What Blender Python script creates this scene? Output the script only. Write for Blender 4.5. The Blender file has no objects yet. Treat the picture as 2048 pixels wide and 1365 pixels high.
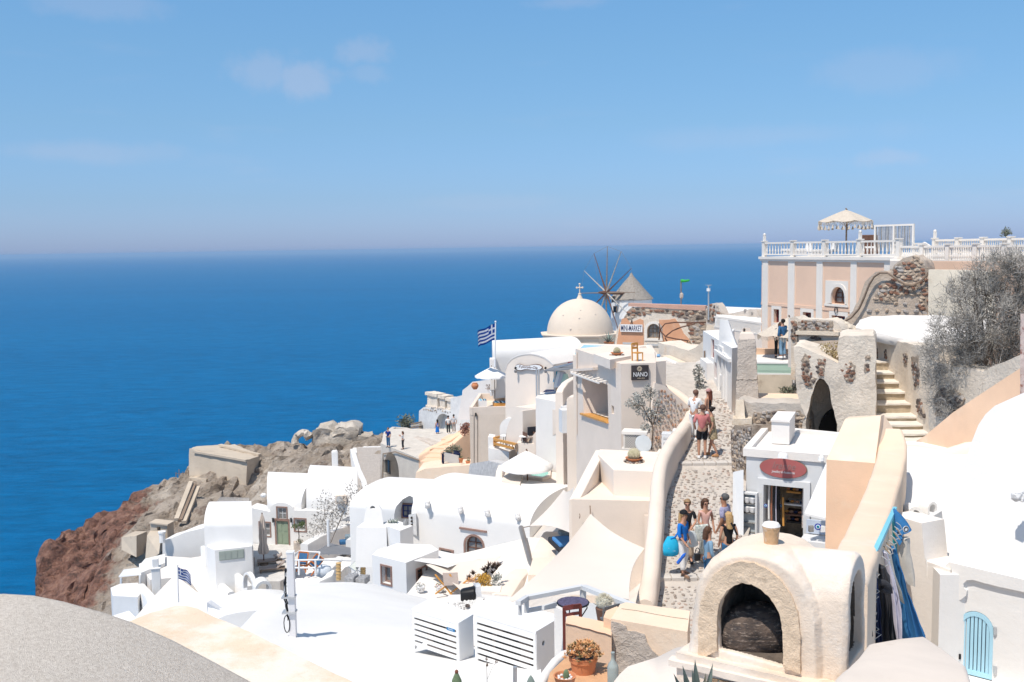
import bpy,bmesh,math,random
import numpy as np
from mathutils import Vector,Matrix,noise
from mathutils.geometry import delaunay_2d_cdt
RD=random.Random(11)
sc=bpy.context.scene
COL=sc.collection
V=Vector
FPX=35.0/36.0*2048
TH,RO=math.radians(5.35),math.radians(0.85)
FW=V((0,math.cos(TH),-math.sin(TH)))
U0=V((0,math.sin(TH),math.cos(TH)))
RT=V((1,0,0))*math.cos(RO)-U0*math.sin(RO)
UP=V((1,0,0))*math.sin(RO)+U0*math.cos(RO)
cd=bpy.data.cameras.new('camera')
cam=bpy.data.objects.new('camera',cd)
COL.objects.link(cam)
cam.matrix_world=Matrix(((RT.x,UP.x,-FW.x,0),(RT.y,UP.y,-FW.y,0),(RT.z,UP.z,-FW.z,0),(0,0,0,1)))
cd.lens,cd.sensor_width=35,36
cd.clip_start,cd.clip_end=0.1,90000
sc.camera=cam
SUN=V((-0.29,-0.35,0.89)).normalized()
EL=math.asin(SUN.z)
w=bpy.data.worlds.new('World')
sc.world=w
w.use_nodes=True
nt=w.node_tree
nt.nodes.clear()
def wn(t,**k):
 n=nt.nodes.new(t)
 for a,b in k.items():
  setattr(n,a,b)
 return n
out=wn('ShaderNodeOutputWorld')
bg=wn('ShaderNodeBackground')
bg.inputs[1].default_value=0.138
sky=wn('ShaderNodeTexSky',sky_type='NISHITA',sun_disc=False)
sky.sun_elevation=EL
sky.sun_rotation=math.atan2(SUN.x,SUN.y)
sky.air_density,sky.dust_density,sky.ozone_density=1.2,0.35,4.0
tc=wn('ShaderNodeTexCoord')
sep=wn('ShaderNodeSeparateXYZ')
nt.links.new(tc.outputs['Generated'],sep.inputs[0])
ramp=wn('ShaderNodeValToRGB')
ramp.color_ramp.elements[0].position=0.0
ramp.color_ramp.elements[0].color=(0.396,0.556,1.156,1)
ramp.color_ramp.elements[1].position=0.9
ramp.color_ramp.elements[1].color=(1.070,1.006,0.856,1)
for p_,c_ in((0.05,(0.407,0.567,0.942,1)),(0.12,(0.492,0.653,0.856,1)),(0.19,(0.556,0.749,0.888,1)),(0.26,(0.599,0.835,0.963,1)),(0.5,(0.909,0.963,0.909,1))):
 e_=ramp.color_ramp.elements.new(p_)
 e_.color=c_
nt.links.new(sep.outputs[2],ramp.inputs[0])
mul=wn('ShaderNodeMix',data_type='RGBA',blend_type='MULTIPLY')
mul.inputs[0].default_value=1.0
nt.links.new(sky.outputs[0],mul.inputs[6])
nt.links.new(ramp.outputs[0],mul.inputs[7])
mp=wn('ShaderNodeMapping')
mp.inputs['Scale'].default_value=(3.0,3.0,16.0)
mp.inputs['Location'].default_value=(0.31,0.4,0.10)
nt.links.new(tc.outputs['Generated'],mp.inputs[0])
nz=wn('ShaderNodeTexNoise')
nz.inputs['Scale'].default_value=1.6
nz.inputs['Detail'].default_value=7
nz.inputs['Roughness'].default_value=0.58
nt.links.new(mp.outputs[0],nz.inputs[0])
cr=wn('ShaderNodeMapRange',interpolation_type='SMOOTHSTEP')
cr.inputs[1].default_value,cr.inputs[2].default_value=0.55,0.85
cr.inputs[3].default_value,cr.inputs[4].default_value=0.0,0.16
nt.links.new(nz.outputs[0],cr.inputs[0])
acc=cr.outputs[0]
def cloud_puff(px,py,ax,ay,amt,acc):
 d=(FW*FPX+RT*(px-1024)-UP*(py-682.5)).normalized()
 sub=wn('ShaderNodeVectorMath',operation='SUBTRACT')
 nt.links.new(tc.outputs['Generated'],sub.inputs[0])
 sub.inputs[1].default_value=d
 sc_=wn('ShaderNodeVectorMath',operation='MULTIPLY')
 sc_.inputs[1].default_value=(FPX/ax/.85,FPX/ax/.85,FPX/ay/.85)
 nt.links.new(sub.outputs[0],sc_.inputs[0])
 ln=wn('ShaderNodeVectorMath',operation='LENGTH')
 nt.links.new(sc_.outputs[0],ln.inputs[0])
 n2=wn('ShaderNodeTexNoise')
 n2.inputs['Scale'].default_value=FPX/ax*1.1
 n2.inputs['Detail'].default_value=8
 n2.inputs['Roughness'].default_value=0.62
 nt.links.new(tc.outputs['Generated'],n2.inputs[0])
 ad=wn('ShaderNodeMath',operation='MULTIPLY_ADD')
 nt.links.new(n2.outputs[0],ad.inputs[0])
 ad.inputs[1].default_value=-2.6
 nt.links.new(ln.outputs[1],ad.inputs[2])
 r2=wn('ShaderNodeMapRange',interpolation_type='SMOOTHSTEP')
 r2.inputs[1].default_value,r2.inputs[2].default_value=-1.05,0.05
 r2.inputs[3].default_value,r2.inputs[4].default_value=amt*.45,0.0
 nt.links.new(ad.outputs[0],r2.inputs[0])
 mx=wn('ShaderNodeMath',operation='MAXIMUM')
 nt.links.new(acc,mx.inputs[0])
 nt.links.new(r2.outputs[0],mx.inputs[1])
 return mx.outputs[0]
for a_ in((520,145,75,42,.42),(615,160,70,40,.55),(722,105,55,32,.40),(735,150,50,22,.25),(140,305,200,26,.35),(1785,316,70,20,.38),(1560,272,260,30,.24),(1760,140,160,40,.25),(210,12,120,26,.3),(1140,4,90,16,.3),(960,405,180,18,.16)):
 acc=cloud_puff(*a_,acc)
cm=wn('ShaderNodeMix',data_type='RGBA')
nt.links.new(acc,cm.inputs[0])
nt.links.new(mul.outputs[2],cm.inputs[6])
cm.inputs[7].default_value=(4.5,4.3,5.0,1)
nt.links.new(cm.outputs[2],bg.inputs[0])
nt.links.new(bg.outputs[0],out.inputs[0])
sd=bpy.data.lights.new('sun','SUN')
sd.energy,sd.angle,sd.color=4.2,math.radians(0.53),(1.0,0.93,0.835)
so=bpy.data.objects.new('sun',sd)
COL.objects.link(so)
so.rotation_euler=SUN.to_track_quat('Z','Y').to_euler()
sc.view_settings.view_transform='Standard'
sc.view_settings.look='None'
sc.view_settings.exposure=0.1
sc.view_settings.gamma=1
sc.view_settings.use_curve_mapping=False
sc.cycles.use_denoising=True
sc.cycles.max_bounces=7
sc.cycles.diffuse_bounces=3
sc.cycles.transparent_max_bounces=12
sc.cycles.volume_bounces=0
sc.cycles.use_adaptive_sampling=True
sc.cycles.adaptive_threshold=0.015
def W(px,py,Y):
 d=FW*FPX+RT*(px-1024)-UP*(py-682.5)
 return d*(Y/d.y)
def WZ(px,py,z):
 d=FW*FPX+RT*(px-1024)-UP*(py-682.5)
 return d*(z/d.z)
SEA=-95.0
MATS={}
def M(name,col,rough=.88,var=.10,scale=.9,bump=.25,bs=14,spec=.25,metal=0.,col2=None,blot=None,streak=0,alpha=None,trans=0,bd=.02,sheen=0):
 """plain surface: base colour that wanders to col2, optional blotches of another colour, fine relief"""
 if name in MATS:
  return MATS[name]
 m=bpy.data.materials.new(name)
 m.use_nodes=True
 t=m.node_tree
 b=t.nodes['Principled BSDF']
 L=t.links.new
 def N(ty,**k):
  n=t.nodes.new(ty)
  for a_,c_ in k.items():
   setattr(n,a_,c_)
  return n
 geo=N('ShaderNodeNewGeometry')
 n1=N('ShaderNodeTexNoise')
 n1.inputs['Scale'].default_value=scale
 n1.inputs['Detail'].default_value=7
 n1.inputs['Roughness'].default_value=.62
 L(geo.outputs['Position'],n1.inputs[0])
 mr=N('ShaderNodeMapRange')
 mr.inputs[1].default_value,mr.inputs[2].default_value=.32,.68
 L(n1.outputs[0],mr.inputs[0])
 mx=N('ShaderNodeMix',data_type='RGBA')
 L(mr.outputs[0],mx.inputs[0])
 c=V(col)
 mx.inputs[6].default_value=(*[max(0,x*(1-var))for x in c],1)
 mx.inputs[7].default_value=(*(col2 or[min(1,x*(1+var*.6))for x in c]),1)
 cur=mx.outputs[2]
 if blot:
  for bc,bsc,lo,hi,am in blot:
   n2=N('ShaderNodeTexNoise')
   n2.inputs['Scale'].default_value=bsc
   n2.inputs['Detail'].default_value=9
   n2.inputs['Roughness'].default_value=.68
   if streak:
    mpp=N('ShaderNodeMapping')
    mpp.inputs['Scale'].default_value=(1,1,streak)
    mpp.inputs['Location'].default_value=(bsc*3.1,7.7,1.3)
    L(geo.outputs['Position'],mpp.inputs[0])
    L(mpp.outputs[0],n2.inputs[0])
   else:
    L(geo.outputs['Position'],n2.inputs[0])
   r2=N('ShaderNodeMapRange',interpolation_type='SMOOTHSTEP')
   r2.inputs[1].default_value,r2.inputs[2].default_value=lo,hi
   r2.inputs[3].default_value,r2.inputs[4].default_value=0,am
   L(n2.outputs[0],r2.inputs[0])
   m2=N('ShaderNodeMix',data_type='RGBA')
   L(r2.outputs[0],m2.inputs[0])
   L(cur,m2.inputs[6])
   m2.inputs[7].default_value=(*bc,1)
   cur=m2.outputs[2]
 L(cur,b.inputs['Base Color'])
 b.inputs['Roughness'].default_value=rough
 b.inputs['Specular IOR Level'].default_value=spec
 b.inputs['Metallic'].default_value=metal
 if trans:
  b.inputs['Transmission Weight'].default_value=trans
 if alpha is not None:
  b.inputs['Alpha'].default_value=alpha
 if bump:
  n3=N('ShaderNodeTexNoise')
  n3.inputs['Scale'].default_value=bs
  n3.inputs['Detail'].default_value=6
  n3.inputs['Roughness'].default_value=.7
  L(geo.outputs['Position'],n3.inputs[0])
  bp=N('ShaderNodeBump')
  bp.inputs['Strength'].default_value=bump
  bp.inputs['Distance'].default_value=bd
  L(n3.outputs[0],bp.inputs['Height'])
  L(bp.outputs[0],b.inputs['Normal'])
 MATS[name]=m
 return m
white=M('whitewash',(.78,.765,.745),var=.05,scale=.5,bump=.3,bs=5,bd=.03,blot=[((.64,.60,.56),.7,.58,.80,.30)],streak=.35)
white2=M('white_plaster_warm',(.79,.745,.70),var=.06,scale=.6,bump=.35,bs=6,bd=.03,blot=[((.62,.55,.48),.8,.58,.8,.35)],streak=.35)
whrough=M('white_roughcast',(.74,.73,.72),var=.12,scale=2,bump=.8,bs=9,bd=.06,blot=[((.5,.48,.46),2.2,.55,.75,.45)])
cream=M('cream_plaster',(.76,.65,.555),var=.07,scale=.6,bump=.35,bs=7,bd=.025,blot=[((.58,.46,.36),.9,.56,.8,.45)],streak=.3)
cream2=M('pale_cream_plaster',(.79,.69,.60),var=.05,scale=.5,bump=.3,bs=7,bd=.025,blot=[((.62,.52,.43),.8,.58,.8,.4)],streak=.3)
peach=M('peach_plaster',(.81,.56,.39),var=.08,scale=1.2,bump=.5,bs=22,bd=.012,blot=[((.80,.66,.52),1.3,.55,.75,.6),((.5,.36,.26),3.0,.62,.8,.4)])
peachpale=M('pale_peach_plaster',(.82,.64,.485),var=.07,scale=1.0,bump=.55,bs=16,bd=.015,blot=[((.80,.71,.60),1.1,.5,.72,.7),((.55,.36,.22),4.0,.66,.82,.45)])
pink=M('pink_wall_paint',(.78,.55,.41),var=.05,scale=.7,bump=.2,bs=9,blot=[((.72,.46,.34),1.1,.6,.8,.3)],streak=.4)
orange=M('orange_wall_paint',(.68,.36,.215),var=.09,scale=.8,bump=.3,bs=9,blot=[((.75,.52,.38),1.4,.56,.75,.55)],streak=.4)
trim=M('offwhite_trim',(.79,.735,.67),var=.05,bump=.15,bs=10)
ruinp=M('weathered_plaster',(.77,.67,.56),var=.16,scale=1.1,bump=.9,bs=9,bd=.05,blot=[((.74,.66,.56),.9,.48,.62,.8),((.38,.28,.20),2.4,.60,.74,.7),((.72,.50,.30),.6,.58,.7,.5)])
stucco=M('grey_roughcast',(.60,.52,.45),var=.18,scale=2.5,bump=1.,bs=12,bd=.06,blot=[((.36,.31,.27),5,.55,.72,.6),((.64,.58,.52),1.2,.52,.68,.6)])
rubble_m=M('rubble_mortar',(.42,.34,.27),var=.25,scale=3,bump=1.,bs=9,bd=.08,blot=[((.22,.16,.12),3.5,.54,.68,.8)])
stone_r=M('red_brown_stone',(.24,.115,.075),var=.35,scale=4,bump=.7,bs=15,bd=.03,col2=(.36,.21,.15))
stone_d=M('dark_lava_stone',(.075,.06,.055),var=.3,scale=4,bump=.7,bs=15,bd=.03,col2=(.20,.16,.14))
stone_t=M('tan_stone',(.45,.33,.24),var=.25,scale=4,bump=.7,bs=15,bd=.03,col2=(.58,.48,.38))
stone_g=M('grey_stone',(.30,.27,.25),var=.25,scale=4,bump=.7,bs=15,bd=.03,col2=(.48,.44,.41))
concrete=M('tan_concrete',(.56,.47,.37),var=.12,scale=.35,bump=.5,bs=3,bd=.08,blot=[((.38,.30,.23),.8,.56,.74,.6)],streak=3)
timber=M('grey_timber',(.27,.20,.15),var=.25,scale=5,bump=.4,bs=30)
brown_w=M('brown_painted_wood',(.16,.085,.06),var=.25,scale=5,bump=.3,bs=30)
frame_s=M('reddish_stone_frame',(.30,.19,.155),var=.2,scale=6,bump=.4,bs=30)
orange_w=M('orange_varnished_wood',(.62,.30,.075),rough=.5,var=.15,scale=5,bump=.2,bs=30)
cane=M('bamboo_cane',(.62,.42,.20),rough=.6,var=.2,scale=8,bump=.2)
terra=M('terracotta',(.60,.24,.115),rough=.75,var=.10,scale=4,bump=.2,bs=25,blot=[((.7,.5,.38),5,.6,.75,.5)])
glass=M('dark_glass',(.03,.035,.04),rough=.08,var=.3,scale=2,bump=0,spec=.7)
glass2=M('curtained_glass',(.25,.24,.23),rough=.15,var=.3,scale=4,bump=0,spec=.6)
black=M('black_plastic',(.012,.012,.014),rough=.5,bump=.1)
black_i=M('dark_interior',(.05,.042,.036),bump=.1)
steel=M('galvanised_steel',(.55,.56,.57),rough=.45,metal=.6,var=.08,scale=6,bump=.1)
greypaint=M('grey_paint',(.50,.505,.51),rough=.6,var=.05,bump=.1)
lightgrey=M('light_grey_paint',(.66,.665,.67),rough=.6,var=.06,scale=.8,bump=.25,bs=8)
whitepaint=M('white_paint',(.80,.80,.80),rough=.5,var=.03,bump=.05)
sailc=M('cream_sail_cloth',(.77,.69,.61),rough=.9,var=.03,scale=.6,bump=.1,bs=60,bd=.004)
canvas=M('white_canvas',(.80,.78,.76),rough=.9,var=.04,bump=.1,bs=60,bd=.004)
macrame=M('macrame_cloth',(.60,.52,.43),rough=.95,var=.2,scale=14,bump=.6,bs=30)
greycloth=M('grey_shade_cloth',(.20,.205,.22),rough=.9,var=.08,bump=.1,bs=60)
taupe=M('taupe_cushion',(.36,.30,.27),rough=.95,var=.1,scale=5,bump=.2,bs=40)
poolw=M('pool_water',(.22,.55,.46),rough=.05,var=.15,scale=2,bump=.2,bs=3,spec=.5)
mint=M('mint_fence_paint',(.50,.68,.58),rough=.6,var=.06,bump=.1)
iceblue=M('pale_blue_paint',(.40,.66,.80),rough=.55,var=.06,scale=3,bump=.15)
aqua=M('aqua_cloth',(.03,.42,.60),rough=.8,var=.12,scale=9,bump=.2)
denim=M('denim_blue_cloth',(.045,.14,.28),rough=.9,var=.18,scale=7,bump=.3,bs=50)
navy=M('navy_cloth',(.02,.03,.085),rough=.9,var=.2,scale=7,bump=.2)
darkcl=M('charcoal_cloth',(.03,.032,.04),rough=.9,var=.25,scale=8,bump=.3,bs=40)
lilac=M('pale_lilac_cloth',(.58,.56,.66),rough=.9,var=.08,scale=6,bump=.2)
leafg=M('grey_green_leaf',(.13,.15,.10),rough=.7,var=.3,scale=9,bump=0,col2=(.26,.27,.20))
leafd=M('green_leaf',(.055,.105,.03),rough=.65,var=.3,scale=8,bump=0,col2=(.12,.16,.06))
twig=M('dry_twig',(.40,.37,.33),rough=.9,var=.3,scale=5,bump=0,col2=(.56,.52,.47))
twigd=M('dark_twig',(.17,.155,.14),rough=.9,var=.3,scale=5,bump=0,col2=(.29,.27,.24))
bark=M('bark',(.16,.12,.09),rough=.9,var=.3,scale=9,bump=.5)
succ=M('orange_succulent',(.78,.30,.11),rough=.6,var=.25,scale=20,bump=0,col2=(.74,.48,.24))
agave=M('grey_agave',(.22,.27,.24),rough=.6,var=.2,scale=7,bump=.1,blot=[((.42,.27,.13),9,.55,.7,.6)])
yellowf=M('yellow_bloom',(.66,.36,.045),rough=.8,var=.3,scale=9,bump=0,col2=(.72,.47,.12))
thatch=M('grey_thatch',(.36,.32,.28),rough=.95,var=.25,scale=5,bump=1.,bs=10,bd=.1,blot=[((.22,.19,.165),6,.55,.72,.6)],streak=.25)
domem=M('sandy_dome_plaster',(.72,.61,.50),var=.06,scale=.5,bump=.25,bs=6,bd=.03,blot=[((.52,.42,.33),1.2,.58,.78,.45)])
sandroof=M('sandy_roof_render',(.64,.56,.48),var=.16,scale=40,bump=.9,bs=130,bd=.012,col2=(.74,.67,.59),blot=[((.36,.29,.23),90,.54,.66,.75),((.70,.63,.56),3,.5,.7,.4)])
def obj(name,bm,mat,parent=None,label=None,smooth=None):
 if isinstance(bm,bpy.types.Mesh):
  me=bm
 else:
  me=bpy.data.meshes.new(name)
  bmesh.ops.recalc_face_normals(bm,faces=bm.faces)
  bm.to_mesh(me)
  bm.free()
 if mat is not None and not me.materials:
  for m_ in(mat if isinstance(mat,(list,tuple))else[mat]):
   me.materials.append(m_)
 if smooth is not None and len(me.polygons):
  me.shade_smooth()
  if smooth<180:
   me.set_sharp_from_angle(angle=math.radians(smooth))
 o=bpy.data.objects.new(name,me)
 COL.objects.link(o)
 if parent is not None:
  o.parent=parent
  if parent.parent is None and parent.type=='EMPTY':
   o.matrix_parent_inverse=Matrix.Identity(4)
   o.location=-parent.location
 if label:
  o['label']=label
 return o
def put(name,fn,args,mat,parent=None,label=None,smooth=None):
 bm=bmesh.new()
 fn(bm,*args)
 return obj(name,bm,mat,parent,label,smooth)
def tag(o,label,cat,group=None,kind=None):
 o['label']=label
 o['category']=cat
 if group:
  o['group']=group
 if kind:
  o['kind']=kind
 return o
def struct(name,bm,mat,smooth=None):
 o=obj(name,bm,mat,smooth=smooth)
 o['kind']='structure'
 return o
def thing(name,label,cat,loc=(0,0,0),group=None):
 o=bpy.data.objects.new(name,None)
 o.empty_display_size=.2
 COL.objects.link(o)
 o.location=loc
 return tag(o,label,cat,group)
def copy_tree(o,parent=None):
 c=o.copy()
 COL.objects.link(c)
 if parent is not None:
  c.parent=parent
  c.matrix_parent_inverse=o.matrix_parent_inverse.copy()
 for ch in list(o.children):
  copy_tree(ch,c)
 return c
def nb():
 return bmesh.new()
def face(bm,vs):
 try:
  return bm.faces.new(vs)
 except ValueError:
  return None
def solid(bm,A,B,caps=True):
 """loft two closed loops"""
 a=[bm.verts.new(p)for p in A]
 b=[bm.verts.new(p)for p in B]
 n=len(a)
 for i in range(n):
  face(bm,(a[i],a[(i+1)%n],b[(i+1)%n],b[i]))
 if caps:
  face(bm,a[::-1])
  face(bm,b)
 return a,b
def loops(bm,Ls,caps=True,closed=True):
 R_=[[bm.verts.new(p)for p in L_]for L_ in Ls]
 n=len(R_[0])
 for i in range(len(R_)-1):
  for j in range(n if closed else n-1):
   face(bm,(R_[i][j],R_[i][(j+1)%n],R_[i+1][(j+1)%n],R_[i+1][j]))
 if caps:
  face(bm,R_[0][::-1])
  face(bm,R_[-1])
 return R_
def bevel(bm,w_,seg=2,ang=25):
 es=[e for e in bm.edges if len(e.link_faces)==2 and e.calc_face_angle(0)>math.radians(ang)]
 if es and w_>0:
  bmesh.ops.bevel(bm,geom=es,offset=w_,segments=seg,profile=.5,affect='EDGES',clamp_overlap=True)
 return bm
def prism(bm,pts,z0,z1):
 return solid(bm,[(p[0],p[1],z0)for p in pts],[(p[0],p[1],z1)for p in pts])
def box(bm,c,s,yaw=0,mat=None):
 """box with centre c, full size s"""
 m=Matrix.Translation(V(c))@(mat.to_4x4()if mat is not None else Matrix.Rotation(yaw,4,'Z'))@Matrix.Diagonal((s[0],s[1],s[2],1))
 return bmesh.ops.create_cube(bm,size=1,matrix=m)
def bar(bm,a,b,w_,h_=None,upv=(0,0,1)):
 """square bar from a to b"""
 a,b=V(a),V(b)
 d=b-a
 z=d.normalized()
 x=z.cross(V(upv))
 if x.length<1e-4:
  x=V((1,0,0))
 x.normalize()
 y=z.cross(x)
 m=Matrix((x,y,z)).transposed()
 box(bm,(a+b)/2,(w_,h_ or w_,d.length),mat=m)
def tube(bm,pts,r,seg=8,cap=True):
 pts=[V(p)for p in pts]
 n=len(pts)
 rs=r if isinstance(r,(list,tuple))else[r]*n
 Ls=[]
 ref=None
 for i in range(n):
  d=(pts[min(i+1,n-1)]-pts[max(i-1,0)]).normalized()
  if ref is None:
   ref=d.orthogonal().normalized()
  ref=(ref-d*ref.dot(d)).normalized()
  s=d.cross(ref)
  Ls.append([pts[i]+(ref*math.cos(2*math.pi*k/seg)+s*math.sin(2*math.pi*k/seg))*rs[i]for k in range(seg)])
 loops(bm,Ls,caps=cap)
def lathe(bm,prof,c,seg=16,sx=1,sy=1):
 c=V(c)
 loops(bm,[[c+V((r*math.cos(2*math.pi*k/seg)*sx,r*math.sin(2*math.pi*k/seg)*sy,z))for k in range(seg)]for r,z in prof])
def ball(bm,c,s,sub=2,yaw=0,jit=0,rnd=RD):
 s=s if isinstance(s,(tuple,list))else(s,s,s)
 m=Matrix.Translation(V(c))@Matrix.Rotation(yaw,4,'Z')@Matrix.Diagonal((*s,1))
 r=bmesh.ops.create_icosphere(bm,subdivisions=sub,radius=1,matrix=m)
 if jit:
  for v in r['verts']:
   v.co+=V((rnd.uniform(-1,1),rnd.uniform(-1,1),rnd.uniform(-1,1)))*jit
 return r
def vault(bm,A,B,hw,rise,drop,seg=14,power=2.0,k0=0,k1=0):
 """barrel vault: springing axis from A to B, half width hw, walls dropping below the springing"""
 A,B=V(A),V(B)
 d=(B-A)
 d.z=0
 s=V((d.y,-d.x,0)).normalized()
 prof=[(-hw,-drop)]+[(-hw*math.copysign(abs(math.cos(math.pi*k/seg))**(2/power),math.cos(math.pi*k/seg)),rise*max(0,math.sin(math.pi*k/seg))**(2/power))for k in range(seg+1)]+[(hw,-drop)]
 dn=d.normalized()
 return solid(bm,[A+s*x+dn*(x*k0)+V((0,0,z))for x,z in prof],[B+s*x+dn*(x*k1)+V((0,0,z))for x,z in prof])
def sweepwall(bm,tops,t,zb,rnd_=.5,side=0):
 """wall along a top line with a rounded coping; zb: absolute bottom z, or a list; side -1/0/1 shifts the thickness"""
 tops=[V(p)for p in tops]
 n=len(tops)
 ts=t if isinstance(t,(list,tuple))else[t]*n
 zbs=zb if isinstance(zb,(list,tuple))else[zb]*n
 Ls=[]
 for i,p in enumerate(tops):
  d=tops[min(i+1,n-1)]-tops[max(i-1,0)]
  d.z=0
  s=V((d.y,-d.x,0)).normalized()
  h=ts[i]/2
  r=h*rnd_
  pr=[(-h,zbs[i]-p.z),(-h,-r),(-h+r*.3,-r*.3),(-h+r,0),(h-r,0),(h-r*.3,-r*.3),(h,-r),(h,zbs[i]-p.z)]
  Ls.append([p+s*(x+side*h)+V((0,0,z))for x,z in pr])
 loops(bm,Ls)
def rough(bm,amp,sc_,seed=0,horiz=1.0):
 for v in bm.verts:
  q=v.co*sc_+V((seed*3.7,seed*1.3,0))
  d=noise.noise_vector(q)+noise.noise_vector(q*2.3)*.5
  v.co+=V((d.x*horiz,d.y*horiz,d.z))*amp
def subdiv(bm,size,it=4):
 """split long edges until they are shorter than size"""
 for _ in range(it):
  es=[e for e in bm.edges if e.calc_length()>size]
  if not es:
   break
  bmesh.ops.subdivide_edges(bm,edges=es,cuts=1,use_grid_fill=True)
 bmesh.ops.triangulate(bm,faces=[f for f in bm.faces if len(f.verts)>4])
def cut(o,cb):
 """cut the solid cb out of object o (real openings)"""
 me=bpy.data.meshes.new('cutter')
 bmesh.ops.recalc_face_normals(cb,faces=cb.faces)
 cb.to_mesh(me)
 cb.free()
 co=bpy.data.objects.new('cutter',me)
 COL.objects.link(co)
 co.matrix_world=Matrix.Identity(4)
 md=o.modifiers.new('b','BOOLEAN')
 md.operation,md.object,md.solver='DIFFERENCE',co,'EXACT'
 bpy.context.view_layer.update()
 dg=bpy.context.evaluated_depsgraph_get()
 old=o.data
 nm=bpy.data.meshes.new_from_object(o.evaluated_get(dg))
 o.modifiers.clear()
 if len(nm.polygons)>=4:
  o.data=nm
  nm.name=old.name
 bpy.data.objects.remove(co)
 bpy.data.meshes.remove(me)
class Fac:
 """vertical wall plane through two points; reads pixel rectangles as places on that wall"""
 def __init__(s,a,b):
  s.a,s.b=V(a),V(b)
  d=s.b-s.a
  d.z=0
  s.u=d.normalized()
  s.n=V((s.u.y,-s.u.x,0))
  if s.n.dot(-s.a)<0:
   s.n=-s.n
 def P(s,px,py,off=0):
  d=FW*FPX+RT*(px-1024)-UP*(py-682.5)
  o_=s.a+s.n*off
  return d*(o_.dot(s.n)/d.dot(s.n))
 def uz(s,px,py):
  p=s.P(px,py)
  return(p-s.a).dot(s.u),p.z
 def rect(s,x0,y0,x1,y1):
  ym,xm=(y0+y1)/2,(x0+x1)/2
  u0,u1=s.uz(x0,ym)[0],s.uz(x1,ym)[0]
  za,zb=s.uz(xm,y0)[1],s.uz(xm,y1)[1]
  return min(u0,u1),min(za,zb),max(u0,u1),max(za,zb)
 def at(s,u,z,off=0):
  p=s.a+s.u*u+s.n*off
  return V((p.x,p.y,z))
 def slab(s,bm,r,o0,o1):
  u0,z0,u1,z1=r
  solid(bm,[s.at(u0,z0,o0),s.at(u1,z0,o0),s.at(u1,z1,o0),s.at(u0,z1,o0)],[s.at(u0,z0,o1),s.at(u1,z0,o1),s.at(u1,z1,o1),s.at(u0,z1,o1)])
 def poly(s,bm,pts,o0,o1):
  solid(bm,[s.at(u,z,o0)for u,z in pts],[s.at(u,z,o1)for u,z in pts])
 def arch(s,r,seg=12,pointed=0):
  u0,z0,u1,z1=r
  hw=(u1-u0)/2
  cu=(u0+u1)/2
  rise=min(hw*(1+pointed),(z1-z0)*.8)
  return[(u0,z0)]+[(cu-hw*math.cos(math.pi*k/seg),z1-rise+rise*(max(0,math.sin(math.pi*k/seg))**(.75 if pointed else 1)))for k in range(seg+1)]+[(u1,z0)]
def inset(r,d):
 return(r[0]+d,r[1]+d,r[2]-d,r[3]-d)
def window(f,r,parent,frame=None,pane=None,nx=2,nz=2,fw_=.07,depth=.14,arched=False,surround=None,sw=.12,name='window',paneoff=-.10,pointed=0):
 """real joinery inside a recess of depth `depth`: frame with glazing bars (part) and its panes (sub-parts)"""
 frame=frame or brown_w
 pane=pane or glass
 u0,z0,u1,z1=r
 bm=nb()
 if arched:
  oc=f.arch(r,pointed=pointed)
  cu,cz=(u0+u1)/2,(z0+z1)/2
  kx,kz=1-2*fw_/(u1-u0),1-2*fw_/(z1-z0)
  ic=[(cu+(u-cu)*kx,cz+(z-cz)*kz)for u,z in oc]
  n=len(oc)
  for i in range(n):
   j=(i+1)%n
   f.poly(bm,[oc[i],oc[j],ic[j],ic[i]],-depth,-depth+.07)
 else:
  for q in((u0,z0,u0+fw_,z1),(u1-fw_,z0,u1,z1),(u0+fw_,z0,u1-fw_,z0+fw_),(u0+fw_,z1-fw_,u1-fw_,z1)):
   f.slab(bm,q,-depth,-depth+.07)
 gx=[u0+fw_+(u1-u0-2*fw_)*i/nx for i in range(nx+1)]
 gz=[z0+fw_+(z1-z0-2*fw_)*i/nz for i in range(nz+1)]
 b_=max(.018,fw_*.3)
 for x in gx[1:-1]:
  f.slab(bm,(x-b_*1.3,z0+fw_,x+b_*1.3,z1-fw_-(.02 if arched else 0)),-depth+.004,-depth+.06)
 for z in gz[1:-1]:
  f.slab(bm,(u0+fw_,z-b_,u1-fw_,z+b_),-depth+.008,-depth+.05)
 wo=obj(name,bm,frame,parent)
 if arched:
  pb=nb()
  f.poly(pb,ic,-depth+.01,-depth+.02)
  obj('pane',pb,pane,wo)
 else:
  for i in range(nx):
   for k in range(nz):
    pb=nb()
    f.slab(pb,(gx[i]+.002,gz[k]+.002,gx[i+1]-.002,gz[k+1]-.002),-depth+.012,-depth+.024)
    obj('pane',pb,pane,wo)
 if surround:
  sb=nb()
  if arched:
   ex=[(cu+(u-cu)*(1+2*sw/(u1-u0)),z0+(z-z0)*(1+sw/(z1-z0)))for u,z in oc]
   for i in range(len(oc)-1):
    f.poly(sb,[oc[i],oc[i+1],ex[i+1],ex[i]],-.02,.035)
   f.slab(sb,(u0-sw,z0-sw,u1+sw,z0),-.02,.06)
  else:
   for q in((u0-sw,z0,u0,z1),(u1,z0,u1+sw,z1),(u0-sw,z1,u1+sw,z1+sw),(u0-sw,z0-sw,u1+sw,z0)):
    f.slab(sb,q,-.02,.035)
  obj('window_surround',sb,surround,wo)
 return wo
def holes(f,rs,depth=.16,arched=False,pointed=0):
 cb=nb()
 for r in rs:
  if arched:
   f.poly(cb,f.arch(r,pointed=pointed),-depth,.3)
  else:
   f.slab(cb,r,-depth,.3)
 return cb
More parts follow.
